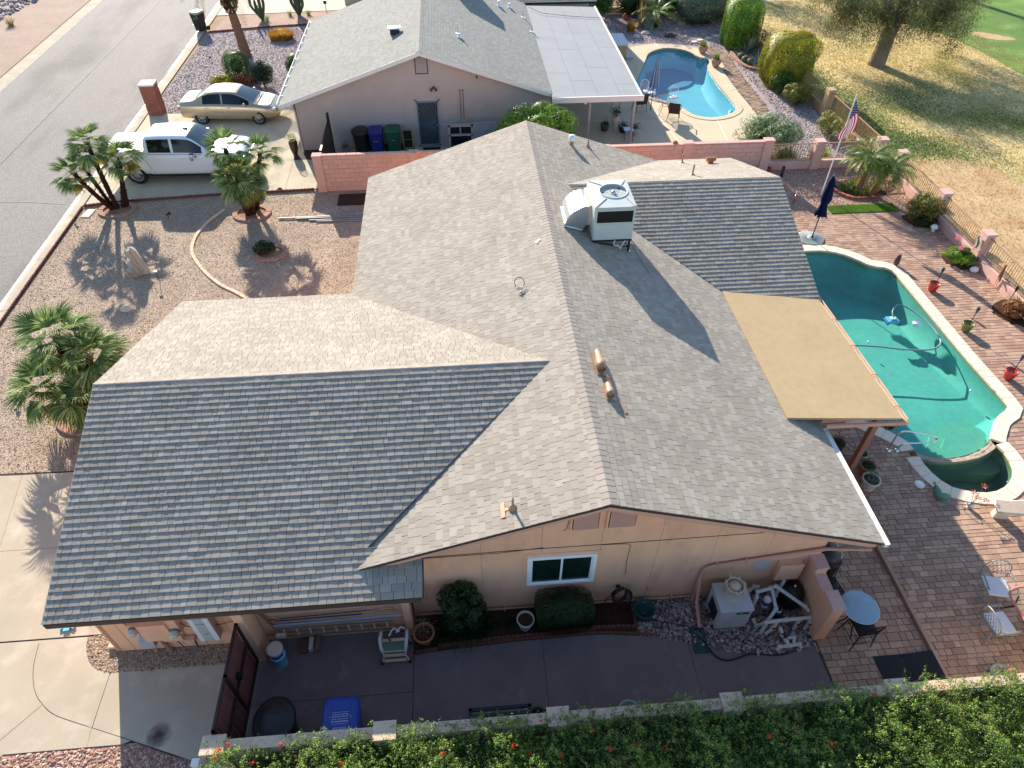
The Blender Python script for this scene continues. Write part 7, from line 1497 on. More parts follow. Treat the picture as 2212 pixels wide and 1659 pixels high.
t=thing('dining_parasol_base','brown parasol pole standing through the coral table','parasol',(9.9,-.95,0)); q=MB(); q.lathe([(.25,0),(.24,.05),(.05,.08),(.03,.3)],20); obj('base',q,MT['brownpot'],t)
t=thing('potted_flowers','grey rimmed bowl of pink flowers behind the hedge wall at right','potted plant',(8.35,-1.98,0)); q=MB(); q.lathe([(.16,0),(.24,.22),(.25,.24),(.22,.24),(.2,.18),(0,.18)],22,cap=False); obj('pot',q,MT['greypot'],t); g=np.random.default_rng(5)
V,Fq=leaf_cloud(g.normal(0,1,(160,3))*[.12,.1,.05]+[0,0,.28],g.normal(0,1,(160,3)),.03,.6,1,5); rawmesh('foliage',V,Fq,g.uniform(0,1,160),MT['lf_mid'],t); V,Fq=leaf_cloud(g.normal(0,1,(50,3))*[.1,.08,.03]+[.1,0,.36],g.normal(0,1,(50,3)),.03,.9,1,5); rawmesh('blossom',V,Fq,g.uniform(0,1,50),MT['pinkfl'],t)
# curved bench
t=thing('curved_bench','curved cream stone bench with pebbled seat beside the spa','bench',(0,0,0))
C_=(10.95,4.0); ri,ro=1.98,2.36; a0,a1=R(-108),R(-68); N=12
P=[(C_[0]+ro*math.cos(a0+(a1-a0)*i/N),C_[1]+ro*math.sin(a0+(a1-a0)*i/N)) for i in range(N+1)]+[(C_[0]+ri*math.cos(a1-(a1-a0)*i/N),C_[1]+ri*math.sin(a1-(a1-a0)*i/N)) for i in range(N+1)]
P=[(x+.25,y+.05) for x,y in P]
q=MB(); q.prism(P,.36,.43,bottom=True); B_=obj('seat',q,MT['bench'],t,bevel=.012); q=MB(); q.tube([(x,y,.395) for x,y in P],.035,6,closed=True); obj('seat_rim',q,MT['concrete_f'],B_)
for a in (R(-102),R(-75)): q=MB(); q.box((C_[0]+.25+2.16*math.cos(a),C_[1]+.05+2.16*math.sin(a),.18),(.14,.3,.36),a+R(90)+R(90),taper=1.15); obj('leg',q,MT['concrete_f'],t,bevel=.01)
# handrail
t=thing('pool_handrail','polished steel handrail at the pool steps','handrail'); q=MB(); q.tube([tuple(p) for p in smooth([(8.99,4.25,0),(9.0,4.27,.35),(9.06,4.3,.62),(9.25,4.28,.72),(9.8,4.2,.62),(10.05,4.17,.55),(10.12,4.16,.46),(10.05,4.14,.38),(9.8,4.14,.36),(9.4,4.2,.3),(9.26,4.23,.2),(9.22,4.23,0)],4)],.024,8); obj('tube',q,MT['chrome'],t)
for x,y in ((8.99,4.25),(9.22,4.23)): q=MB(); q.lathe([(.07,0),(.06,.03),(.03,.04)],16,Matrix.Translation((x,y,0))); obj('base_plate',q,MT['chrome'],t)
q=MB(); q.lathe([(0,.02),(.125,.02),(.13,.0)],24,cap=False); q.box((0,.03,.021),(.04,.01,.004)); obj('skimmer_lid',q,MT['vinyl'],None,'round white skimmer lid on the shaded pavers near the spa','skimmer lid',loc=(9.26,3.05,0))
t=thing('dolphin_statue','dark verdigris animal figurine on the spa edge','statue',(9.55,2.62,0)); q=MB(); q.tube([tuple(p) for p in smooth([(-.14,.16,.32),(-.1,.12,.24),(-.08,.04,.16),(.0,-.02,.14),(.12,-.06,.12),(.2,-.08,.08),(.26,-.02,.1)],4)],.07,10,rads=[.01,.03,.05,.06,.07,.08,.09,.1,.11,.115,.12,.12,.12,.12,.11,.1,.09,.08,.07,.05,.04,.03,.03,.02,.01][:25]); obj('body',q,MT['seagrn'],t); q=MB(); q.add([(-.14,.16,.3),(-.24,.2,.36),(-.16,.24,.38),(-.08,.22,.34)],[(0,1,2,3)]); q.lathe([(.16,0),(.14,.05),(.05,.06)],12,Matrix.Translation((.1,-.05,0))); obj('fin',q,MT['seagrn'],t)
t=thing('metal_flowers','rusty red metal flowers on a wheel stand beside the spa','ornament',(10.15,2.25,0))
q=MB(); q.tube([(.1*math.cos(a)-.12,.0,.12+.11*math.sin(a)) for a in np.arange(0,6.28,.4)],.01,5,closed=True); q.lathe([(.05,.02),(.08,.12),(.05,.16)],10); obj('stand',q,MT['alu'],t)
for i,(x,y,z) in enumerate([(-.05,.1,.5),(.2,.18,.62),(.02,-.02,.42),(.2,-.1,.4)]):
    q=MB(); q.tube([(0,0,.12),(x*.6,y*.6,z*.7),(x,y,z)],.006,4); St=obj('stem',q,MT['greenpl'],t)
    q=MB()
    for k in range(7): a=k*.9; q.add([(x,y,z),(x+.07*math.cos(a-.25),y+.07*math.sin(a-.25),z+.03),(x+.1*math.cos(a),y+.1*math.sin(a),z+.02),(x+.07*math.cos(a+.25),y+.07*math.sin(a+.25),z+.03)],[(0,1,2,3)])
    obj('flower_head',q,MT['redfl'],St)
# pots under the eave beside the post
for i,(x,y,r_,mt_,lab,leaf) in enumerate([(7.98,3.95,.17,'pvc','white pot of foliage closest behind the patio post','lf_mid'),(7.96,3.52,.2,'terra','woven tan pot of trailing plants in front of the patio post','lf_dark'),(7.84,3.08,.22,'pvc','large white pot with spiky plant at the gutter edge','lf_grey'),(7.5,4.35,.18,'brownpot','dark pot of red geraniums behind the patio post','lf_dark')]):
    t=thing('potted_plant',lab,'potted plant',(x,y,0)); q=MB(); q.lathe([(r_*.7,0),(r_,.3),(r_*1.06,.31),(r_*1.06,.35),(r_*.9,.35),(r_*.85,.3),(0,.3)],22,cap=False); obj('pot',q,MT[mt_],t); q=MB(); q.lathe([(0,.31),(r_*.88,.31)],14,cap=False); obj('soil',q,MT['dirt'],t)
    g=np.random.default_rng(20+i); n=500; pts=g.normal(0,1,(n,3))*[r_*.55,r_*.55,.08]+[0,0,.4]; V,Fq=leaf_cloud(pts,np.tile([0,0,1.],(n,1)),.03,.5,.8,20+i); rawmesh('foliage',V,Fq,g.uniform(0,1,n),MT[leaf],t)
    if i==3: V,Fq=leaf_cloud(g.normal(0,1,(60,3))*[.1,.1,.05]+[0,0,.5],g.normal(0,1,(60,3)),.03,.9,1,5); rawmesh('blossom',V,Fq,g.uniform(0,1,60),MT['red'],t)
t=thing('watering_can','pale teal frog shaped planter beside the white pot','ornament',(8.12,3.28,0)); q=MB(); q.lathe([(.08,0),(.1,.12),(.07,.26),(0,.3)],14); obj('body',q,MT['seagrn'],t); q=MB(); q.tube([(.02,.08,.2),(.05,.16,.16),(.03,.18,.1)],.02,6); q.tube([(.02,-.08,.2),(.06,-.15,.14)],.02,6); obj('arm',q,MT['seagrn'],t)
t=thing('hanging_basket','wilted plant hanging in a basket from the patio cover corner','hanging plant',(7.9,3.55,1.75)); q=MB(); q.lathe([(.04,0),(.12,.1),(.14,.16)],14,cap=False); obj('basket',q,MT['brownpot'],t); q=MB(); 
for k in range(3): a=k*2.09; q.tube([(.13*math.cos(a),.13*math.sin(a),.16),(0,0,.5)],.004,3)
obj('chain',q,MT['blackmetal'],t); b=blades(40,.2,.3,9,.008,1.9,'drystem','foliage',t); b.location.z=.15
# torches in pots
def torch_pot(x,y,mt_,lab,lab2,h=.95,flop=0):
    t=thing('planter_pot',lab,'pot',(x,y,0)); q=MB(); q.lathe([(.1,0),(.13,.04),(.185,.28),(.19,.33),(.175,.34),(.165,.3),(0,.28)],24,cap=False); obj('pot_body',q,MT[mt_],t); q=MB(); q.lathe([(0,.29),(.165,.29)],16,cap=False); obj('soil',q,MT['dirt'],t)
    t=thing('solar_torch',lab2,'torch',(x+.02,y,.28)); q=MB(); q.cyl((0,0,0),(.02,.02,h-.5),.012); obj('stake',q,MT['black'],t); q=MB(); q.lathe([(.02,h-.5),(.045,h-.36),(.05,h-.3),(.035,h-.27),(0,h-.26)],12,Matrix.Translation((.02,.02,0))); obj('lamp_head',q,MT['glass_l'],t); q=MB(); 
    for k in range(6): a=k*1.047; q.tube([(.02+.022*math.cos(a),.02+.022*math.sin(a),h-.5),(.02+.052*math.cos(a),.02+.052*math.sin(a),h-.32),(.02+.03*math.cos(a),.02+.03*math.sin(a),h-.26)],.004,4)
    obj('lamp_cage',q,MT['black'],t)
torch_pot(13.9,11.12,'red','glossy red pot farthest from the camera along the pool','dark solar torch standing in the far red pot')
torch_pot(13.88,8.95,'olive','olive green glazed pot between the two red pots','dark solar torch standing in the olive green pot')
torch_pot(13.95,6.7,'red','chipped glossy red pot nearest the camera along the pool','dark solar torch standing in the near red pot')
t=thing('solar_torch','dark solar torch standing among the leaves of the near deck planter','torch',(15.85,9.95,0)); q=MB(); q.cyl((0,0,0),(0,0,.75),.012); obj('stake',q,MT['black'],t); q=MB(); q.lathe([(.02,.72),(.05,.88),(.035,.95),(0,.96)],12); obj('lamp_head',q,MT['glass'],t)
# pool cleaner, hose and float
t=thing('pool_cleaner','light blue robotic pool cleaner with a grey floating hose','pool cleaner',(12.05,10.0,-.35)); q=MB(); q.bx(-.2,.2,-.16,.16,0,.12); obj('body',q,MT['ltblue'],t,bevel=.04); q=MB(); q.bx(-.1,.1,-.08,.08,.12,.17); obj('top_cover',q,MT['white'],t,bevel=.02)
for sx in (-1,1): q=MB(); q.cyl((sx*.2,-.15,.02),(sx*.2,.15,.02),.05,n=12); obj('brush',q,MT['blue'],t)
hp=[(12.05,10.0,-.2),(12.15,10.3,-.13),(12.45,10.55,-.085),(12.75,10.3,-.085),(12.95,9.7,-.085),(13.0,9.0,-.085),(12.85,8.5,-.085),(12.4,8.25,-.085),(11.6,8.3,-.085),(10.8,8.5,-.085),(9.9,8.65,-.085),(8.6,8.8,-.085)]
hp=[(a-12.05,b-10.0,c+.35) for a,b,c in hp]; q=MB(); q.tube([tuple(p) for p in smooth(hp,6)],.028,7); obj('hose',q,MT['poolhose'],t)
t=thing('chlorine_float','round white chlorine floater in the teal pool','float',(12.6,9.55,-.1)); q=MB(); q.lathe([(.08,-.1),(.13,0),(.13,.04),(.05,.06),(0,.06)],20); obj('float_body',q,MT['vinyl'],t)
# parasol, flag
t=thing('parasol','closed navy blue parasol leaning beside the deep end of the pool','parasol',(10.97,14.62,0)); q=MB(); q.cyl((0,0,.03),(.0,0,2.62),.02); q.lathe([(.06,.02),(.05,.14),(.025,.16)],12); obj('pole',q,MT['blackmetal'],t)
q=MB(); n=14; prof=[(.03,2.62),(.09,2.4),(.13,2.0),(.15,1.75),(.10,1.5),(.13,1.3),(.2,1.05)]; V=[]
for i,(r_,z) in enumerate(prof):
    for k in range(n*2): a=k*math.pi/n; rr=r_*(1.25 if k%2 else .72)*(1+.1*math.sin(k*2.3)); V.append((rr*math.cos(a),rr*math.sin(a),z+(.05*math.sin(k*1.7) if i==len(prof)-1 else 0)))
m2=n*2; q.add(V,[(i*m2+k,i*m2+(k+1)%m2,(i+1)*m2+(k+1)%m2,(i+1)*m2+k) for i in range(len(prof)-1) for k in range(m2)],sm=True); obj('canopy',q,MT['navy'],t); q=MB(); q.lathe([(.02,2.6),(.035,2.65),(.02,2.7),(0,2.72)],10); obj('finial',q,MT['seagrn'],t)
t=thing('umbrella_stand','round pale green cast iron parasol base with ray pattern','parasol base',(10.95,14.66,0)); q=MB(); q.lathe([(.5,0),(.5,.035),(.46,.05),(.14,.06),(.1,.1),(0,.1)],40,cap=False); obj('disc',q,MT['seagrn'] if 0 else MT['solidbox'],t)
for k in range(32): a=k*2*math.pi/32; q=MB(); q.cyl((.16*math.cos(a),.16*math.sin(a),.058),(.45*math.cos(a),.45*math.sin(a),.052),.01,n=4); obj('ray_rib',q,MT['seagrn'],t)
fp=thing('flagpole','white flagpole with gold finial behind the navy parasol','flagpole',(12.72,17.9,0)); q=MB(); q.cyl((0,0,0),(0,0,4.2),.028,.018); obj('pole',q,MT['vinyl'],fp); q=MB(); q.lathe([(0,4.19),(.045,4.23),(.045,4.27),(0,4.32)],12); obj('finial',q,MT['yellow'],fp)
MT['fl_r']=mat('flag red',lin(176,28,46),.8,var=.05,trans=.12); MT['fl_w']=mat('flag white',lin(214,212,220),.8,var=.03,trans=.12); MT['fl_b']=mat('flag blue',lin(30,32,84),.8,var=.05,trans=.1)
fg=thing('flag','red white and blue striped flag with white stars hanging limp','flag',(12.74,17.9,0))
def fpos(u,v):  # u 0..1 along hoist (0 top) ; v 0..1 along fly ; drooping
    s=min(1,v*1.6); s=s*s*(3-2*s); return Vector((s*(.34-.54*u)+.02*math.sin(v*9+u*5),-.035-.09*s*(.5+.5*math.sin(u*9+v*3)),4.08-.92*u*(1-.62*v)-1.36*v))
def fquad(mb,u0,u1,v0,v1,nu,nv,off=0):
    for i in range(nu):
        for j in range(nv):
            a,b,c,d=[fpos(u,v)+Vector((0,-off,0)) for u,v in ((u0+(u1-u0)*i/nu,v0+(v1-v0)*j/nv),(u0+(u1-u0)*(i+1)/nu,v0+(v1-v0)*j/nv),(u0+(u1-u0)*(i+1)/nu,v0+(v1-v0)*(j+1)/nv),(u0+(u1-u0)*i/nu,v0+(v1-v0)*(j+1)/nv))]; mb.poly([a,b,c,d],.5,True)
for k in range(13):
    q=MB(); v0=.4 if k<7 else 0; fquad(q,k/13,(k+1)/13,v0,1,1,22); obj('stripe',q,MT['fl_r'] if k%2==0 else MT['fl_w'],fg)
q=MB(); fquad(q,0,7/13,0,.4,6,12); CT=obj('canton',q,MT['fl_b'],fg)
q=MB()
for r_ in range(9):
    for c_ in range(6 if r_%2==0 else 5):
        u=(r_+1)/10*7/13; v=(c_*2+1+(r_%2))/12*.4; p=fpos(u,v); du=(fpos(u+.01,v)-p).normalized(); dv=(fpos(u,v+.01)-p).normalized()
        for sgn in (-1,1):
            N_=du.cross(dv).normalized()*.006*sgn; q.poly([p+N_+(du*math.cos(k*math.pi/5)+dv*math.sin(k*math.pi/5))*(.024 if k%2==0 else .01) for k in range(10)])
obj('stars',q,MT['fl_w'],CT,kind='stuff')
# turf strips
for x0,x1,lab,rz in ((12.52,13.58,'left sunny strip of artificial turf beside the pavers',0),(13.6,15.33,'right longer strip of artificial turf beside the pavers',0)):
    t=thing('turf_strip',lab,'artificial turf',(0,0,0)); q=MB(); q.bx(x0,x1,16.37,16.96,-.005,.02); obj('backing',q,MT['turf'],t); g=np.random.default_rng(3); n=5000; P=np.stack([g.uniform(x0,x1,n),g.uniform(16.37,16.96,n),np.full(n,.02)],1); a=g.uniform(0,6.28,n); V=np.stack([P-np.stack([np.sin(a)*.004,-np.cos(a)*.004,0*a],1),P+np.stack([np.sin(a)*.004,-np.cos(a)*.004,0*a],1),P+np.stack([np.cos(a)*.015,np.sin(a)*.015,.03+0*a],1)],1).reshape(-1,3); rawmesh('pile',V,np.arange(n*3).reshape(-1,3),g.uniform(.2,.9,n),MT['grassblade'],t,kind='stuff')
# ornaments on the right
t=thing('mushroom_ornament','white mushroom ornament beside the orange flowering bush','ornament',(15.95,14.85,0)); q=MB(); q.lathe([(.08,0),(.05,.16)],12); obj('stalk',q,MT['vinyl'],t); q=MB(); q.lathe([(.14,.14),(.13,.2),(.07,.26),(0,.28)],16); obj('cap',q,MT['vinyl'],t)
t=thing('shell_ornament','round white stone ball at the edge of the middle planter','ornament',(16.0,12.1,0)); q=MB(); q.lathe([(0,0),(.12,.03),(.16,.1),(.12,.18),(0,.21)],16,Matrix.Diagonal((1,.8,1,1))); obj('stone_body',q,MT['vinyl'],t)
t=thing('owl_statue','brown owl statue standing on the pool coping','statue',(13.38,12.72,.03)); q=MB(); q.lathe([(.07,0),(.1,.08),(.1,.22),(.07,.3),(.08,.34),(.06,.4),(0,.42)],14); obj('body',q,MT['brownpot'],t); q=MB(); q.lathe([(.03,0),(0,.06)],6,Matrix.Translation((.045,0,.4))); q.lathe([(.03,0),(0,.06)],6,Matrix.Translation((-.045,0,.4))); obj('ear_tuft',q,MT['terra'],t)
t=thing('heron_statue','rusty metal bird statue by the low wall','statue',(16.2,11.15,0)); q=MB(); q.tube([(0,.03,0),(0,.03,.4)],.01,5); q.tube([(.05,-.03,0),(.02,0,.4)],.01,5); obj('leg',q,MT['terra'],t); q=MB(); q.tube([(-.05,-.15,.36),(0,0,.46),(.04,.06,.62),(.08,.1,.8),(.06,.08,.9)],.05,8,rads=[.02,.07,.06,.035,.03]); obj('body',q,MT['palmbark2'],t); q=MB(); q.lathe([(.03,0),(0,.16)],6,Matrix.Translation((.06,.08,.9))@Matrix.Rotation(R(80),4,'X')); obj('beak',q,MT['terra'],t)
t=thing('gecko_ornament','pale green lizard ornament hung on the block post','ornament',(16.1,12.72,.55)); q=MB(); q.tube([tuple(p) for p in smooth([(0,-.02,0),(-.04,-.06,.1),(0,-.08,.22),(.0,-.02,.36),(0,.06,.46),(0,.02,.56)],4)],.035,8,rads=[.01]*5+[.02,.03,.04,.045,.045,.045,.04,.04,.035,.03,.03,.035,.035,.03,.02,.01][:16]); obj('body',q,MT['seagrn'],t)
for z,s in ((.16,1),(.38,1)): q=MB(); q.tube([(0,-.12,z-.04),(0,-.04,z),(0,.06,z-.04)],.014,5); obj('leg',q,MT['seagrn'],t)
for x,y,lab in ((16.0,13.55,'pink metal flower on a stake by the post with the lizard'),(15.75,12.9,'pink pinwheel flower in the middle planter')):
    t=thing('pinwheel',lab,'ornament',(x,y,0)); q=MB(); q.cyl((0,0,0),(0,0,.55),.006); obj('stake',q,MT['drystem'],t); q=MB()
    for k in range(7): a=k*.9; q.add([(0,-.01,.55),(.1*math.cos(a-.3),-.03,.55+.1*math.sin(a-.3)),(.15*math.cos(a),-.02,.55+.15*math.sin(a)),(.1*math.cos(a+.3),-.03,.55+.1*math.sin(a+.3))],[(0,1,2,3)])
    obj('petal_wheel',q,MT['pinkfl'],t)
t=thing('red_flower_ornament','dark red metal flower ornament on the gravel by the wing roof','ornament',(11.2,17.15,0))
for i,(x,y,z) in enumerate([(0,0,.12),(.1,.05,.16),(-.08,.08,.18),(.05,.14,.32)]):
    q=MB()
    for k in range(6): a=k*1.05; q.add([(x,y,z),(x+.06*math.cos(a-.3),y+.06*math.sin(a-.3),z+.03),(x+.1*math.cos(a),y+.1*math.sin(a),z+.03),(x+.06*math.cos(a+.3),y+.06*math.sin(a+.3),z+.03)],[(0,1,2,3)])
    obj('flower_head',q,MT['redlens'],t)
q=MB(); q.tube([(0,0,0),(.05,.14,.3)],.008,4); q.tube([(0,0,0),(.1,.05,.15)],.008,4); obj('stem',q,MT['brownpot'],t)
t=thing('pedestal_tube','short black upright tube on the gravel beside the low wall','tube',(11.6,19.55,0)); q=MB(); q.lathe([(.07,0),(.07,.45),(.055,.45),(.055,.3)],14,cap=False); obj('tube_body',q,MT['black'],t)
t=thing('red_lantern','round red metal bowl ornament by the pink wall end','ornament',(11.1,20.0,0)); q=MB(); q.lathe([(.02,0),(.14,.1),(.17,.18),(.14,.2),(.0,.12)],16,cap=False); obj('bowl',q,MT['redlens'],t)
# ================================================================== PALMS
def palm_cluster(label,base,trunks,seed,ring=None):
    """trunks: list of ((x,y) foot, (x,y,z) head, trunk radius, crown size, frond count)"""
    t=thing('fan_palm',label,'palm tree',(base[0],base[1],0))
    for i,(f,h,r_,sz,n) in enumerate(trunks):
        q=MB(); palm_trunk(q,(f[0]-base[0],f[1]-base[1],-.02),(h[0]-base[0],h[1]-base[1],h[2]),r_*1.1,r_*.85,seed+i); T_=obj('trunk',q,MT['palmbark'],t)
        H=Vector((h[0]-base[0],h[1]-base[1],h[2])); d=Vector((h[0]-f[0],h[1]-f[1],0)); d=d/max(.8,d.length) if d.length>0 else d
        fan_crown(t,H,sz,n,seed*7+i,(d.x,d.y))
        q=MB(); 
        for k in range(26): a=k*2.4; q.cyl(H-Vector((0,0,.12)),H+Vector((.14*math.cos(a),.14*math.sin(a),.05+.004*k)),.010,.004,4,t=.2)
        obj('crown_heart',q,MT['frond_y'],T_)
    return t
palm_cluster('multi trunk fan palm cluster by the street left of the white truck',(-16.2,18.85),[((-16.26,18.92),(-16.3,18.95,2.75),.085,1.3,19),((-16.42,18.88),(-17.15,18.7,1.65),.085,1.3,20),((-16.05,19.02),(-15.5,19.2,2.0),.075,1.3,20),((-15.92,19.06),(-15.75,19.3,1.75),.07,.8,10),((-16.5,19.1),(-16.95,19.15,2.0),.07,.85,11)],3)
palm_cluster('dense fan palm cluster in the front gravel before the truck bonnet',(-10.75,18.2),[((-10.75,18.25),(-11.15,18.4,2.6),.09,1.25,19),((-10.88,18.0),(-10.85,18.0,1.6),.1,1.5,28),((-10.62,18.4),(-9.95,18.6,2.3),.08,1.2,18),((-10.95,18.2),(-11.2,18.1,1.7),.08,1.0,14),((-10.7,18.1),(-10.5,17.9,1.3),.08,1.0,16)],5)
palm_cluster('big bright fan palm cluster at the garage roof corner on the left',(-13.5,7.5),[((-13.6,7.6),(-13.45,7.95,2.4),.1,1.48,26),((-13.35,7.4),(-12.65,7.6,1.95),.1,1.38,24),((-13.5,7.3),(-13.75,7.15,1.35),.1,1.55,24),((-13.3,7.2),(-12.95,6.9,1.1),.1,1.4,20)],8)
def stone_ring(cx,cy,rx,ry,lab,mt='bedbrick',n=22,w_=.2,soil='soil'):
    t=thing('stone_ring',lab,'edging',(cx,cy,0)); 
    for k in range(n):
        a0,a1=2*math.pi*(k+.03)/n,2*math.pi*(k+.97)/n; q=MB(); P=[(rx*math.cos(a0),ry*math.sin(a0)),(rx*math.cos(a1),ry*math.sin(a1)),((rx-w_)*math.cos(a1),(ry-w_)*math.sin(a1)),((rx-w_)*math.cos(a0),(ry-w_)*math.sin(a0))]; q.prism(P,-.02,.06+random.uniform(-.008,.008),random.random()); obj('ring_stone',q,MT[mt],t,bevel=.008)
    q=MB(); q.lathe([(0,.012),(rx-w_*.6,.012)],24,Matrix.Diagonal((1,(ry-w_*.6)/(rx-w_*.6),1,1)),cap=False); obj('soil',q,MT[soil],t); return t
stone_ring(-16.2,18.78,.75,.6,'ring of pinkish stones around the street side palm cluster'); stone_ring(-10.76,18.12,.76,.64,'ring of pinkish stones around the palm cluster before the truck'); stone_ring(-9.55,15.22,.66,.58,'small ring of mauve stones with a leafy plant in the front gravel'); stone_ring(-13.3,7.3,.95,.8,'stone ring mostly hidden beneath the big left palm')
shrub('dark leafy clump growing in the small mauve stone ring','plant',(-9.75,15.3,0),(.38,.34,.42),MT['lf_dark'],'ball',900,.05,'leafy_clump',amp=.25,seed=31)
t=thing('curved_border','curving line of cream edging stones through the front gravel','edging'); P=resample([tuple(p) for p in smooth([(-11.9,18.5,0),(-12.2,17.95,0),(-12.43,17.4,0),(-12.6,16.53,0),(-12.5,15.58,0),(-12.15,14.85,0),(-11.6,14.05,0),(-10.97,13.35,0),(-10.33,12.86,0),(-9.8,12.4,0),(-9.2,12.0,0)],4)],.24)
for a,b in zip(P,P[1:]):
    d=(b-a).normalized(); n=Vector((-d.y,d.x,0)); q=MB(); q.prism([tuple((a+d*.006-n*.06)[:2]),tuple((b-d*.006-n*.06)[:2]),tuple((b-d*.006+n*.06)[:2]),tuple((a+d*.006+n*.06)[:2])],-.02,.035,random.random()); obj('edging_stone',q,MT['palebrick'],t,bevel=.005)
# woolly cactus
t=thing('cactus','white woolly columnar cactus standing in the front gravel','cactus',(-13.75,14.3,0))
def column(x0,y0,x1,y1,h,r_,seed):
    g=random.Random(seed); q=MB(); N=18; K=12; V=[]
    for i in range(K+1):
        s=i/K; rr=r_*(1 if s<.8 else math.sqrt(max(0.02,1-((s-.8)/.2)**2))); cx=x0+(x1-x0)*s; cy=y0+(y1-y0)*s
        for k in range(N*2): a=k*math.pi/N; V.append((cx+rr*(1.1 if k%2 else .86)*math.cos(a),cy+rr*(1.1 if k%2 else .86)*math.sin(a),h*s))
    m_=N*2; q.add(V,[(i*m_+k,i*m_+(k+1)%m_,(i+1)*m_+(k+1)%m_,(i+1)*m_+k) for i in range(K) for k in range(m_)],sm=True); S_=obj('stem',q,MT['cactus'],t)
    g2=np.random.default_rng(seed); n=1500; s=g2.uniform(0,1,n); a=g2.uniform(0,6.28,n); rr=r_*np.where(s<.8,1,np.sqrt(np.clip(1-((s-.8)/.2)**2,.02,1))); c=np.stack([x0+(x1-x0)*s+rr*np.cos(a),y0+(y1-y0)*s+rr*np.sin(a),h*s],1); o=np.stack([np.cos(a),np.sin(a),g2.normal(.2,.5,n)],1)
    T_=np.stack([-np.sin(a),np.cos(a),0*a],1)*.004; V=np.stack([c-T_,c+T_,c+o*.045],1).reshape(-1,3); rawmesh('spines',V,np.arange(n*3).reshape(-1,3),g2.uniform(.5,1,n),MT['whitefl'],S_,kind='stuff')
column(0,0,-.28,.12,1.0,.105,1); column(-.1,-.02,-.42,.0,.98,.09,2); column(-.2,-.08,-.42,-.12,.6,.09,3); column(-.28,-.12,-.46,-.2,.3,.08,4)
for x,y,mt_,lab in ((-14.1,13.95,'yellowfl','yellow plastic flower ornament at the foot of the woolly cactus'),(-14.2,14.3,'orangefl','orange plastic flower ornament behind the woolly cactus')):
    t=thing('flower_ornament',lab,'ornament',(x,y,0)); q=MB(); q.cyl((0,0,0),(0,0,.12),.01); obj('stake',q,MT['greenpl'],t); q=MB()
    for k in range(6): a=k*1.047; q.add([(0,0,.13),(.07*math.cos(a-.4),.07*math.sin(a-.4),.16),(.11*math.cos(a),.11*math.sin(a),.13),(.07*math.cos(a+.4),.07*math.sin(a+.4),.16)],[(0,1,2,3)])
    obj('petals',q,MT[mt_],t)
t=thing('solar_light','slim solar path light right of the woolly cactus','path light',(-13.16,13.74,0)); q=MB(); q.cyl((0,0,0),(0,0,.4),.01); obj('stake',q,MT['black'],t); q=MB(); q.bx(-.05,.05,-.05,.05,.4,.44); obj('lamp_head',q,MT['white'],t)
def spot(x,y,lab):
    t=thing('spotlight',lab,'garden light',(x,y,0)); q=MB(); q.cyl((0,0,0),(0,0,.16),.012); obj('stake',q,MT['black'],t); q=MB(); q.lathe([(.03,0),(.06,.12),(.05,.12),(.02,.02)],12,Matrix.Translation((0,0,.14))@Matrix.Rotation(R(60),4,'Y')); q.lathe([(.05,0),(.05,.02),(0,.02)],10,Matrix.Translation((-.05,.04,.1))); obj('lamp_head',q,MT['black'],t)
spot(-17.55,18.0,'small black spotlight at the kerb beside the water meter box'); spot(-14.0,18.05,'small black spotlight in the gravel between the two palm clusters'); spot(-15.6,7.9,'small black spotlight left of the big left palm'); spot(-16.3,35.2,'small black spotlight in the mauve gravel yard')
t=thing('water_meter_box','pale rectangular water meter lid in the gravel by the kerb','meter box',(-17.28,18.6,0),R(-8)); q=MB(); q.bx(-.17,.17,-.3,.3,-.02,.02); obj('frame',q,MT['concrete_f'],t,bevel=.006); q=MB(); q.bx(-.11,.11,-.22,.22,.02,.026); obj('lid',q,MT['solidbox'],t)
def rock(x,y,s,mt_,lab,seed=1,h=.6,name='rock'):
    g=random.Random(seed); q=MB(); V=[];N=10;K=6
    for i in range(K+1):
        th=math.pi*.5*(1-i/K)
        for k in range(N): a=k*2*math.pi/N; r_=math.cos(math.pi*.5*i/K)*g.uniform(.85,1.15); V.append((r_*math.cos(a)*s,r_*math.sin(a)*s*.75,math.sin(math.pi*.5*i/K)*s*h*g.uniform(.9,1.1)))
    q.add(V,[(i*N+k,i*N+(k+1)%N,(i+1)*N+(k+1)%N,(i+1)*N+k) for i in range(K) for k in range(N)],sm=True); return obj(name,q,MT[mt_],None,lab,'rock',loc=(x,y,-.02))
rock(-13.85,12.2,.2,'concrete_f','smooth cream rock in the front gravel below the cactus',2)
rock(-9.95,19.95,.12,'scallop','small rusty rock on the edging at the driveway border',3,1)
rock(-16.25,34.3,.12,'whitefl','small white rock in the mauve gravel yard',4)
for i,(x,y,s,mt_,lab) in enumerate([(11.1,37.4,.35,'brownpot','dark red boulder in the neighbouring gravel near the pool'),(9.0,37.5,.25,'concrete_f','pale boulder in the neighbouring gravel at left'),(9.7,38.0,.28,'concrete_f','pale flat boulder under the feathery palm shrub'),(12.4,39.6,.3,'bedbrick','brown boulder left of the round grey shrub'),(14.0,33.2,.14,'concrete_f','small grey rock at the corner of the agave bed'),(14.75,32.2,.14,'concrete_f','rounded grey rock at the front of the agave bed'),(8.3,39.0,.3,'bedbrick','brown boulder by the orange ornament near the tan wall')]): rock(x,y,s,mt_,lab,10+i)
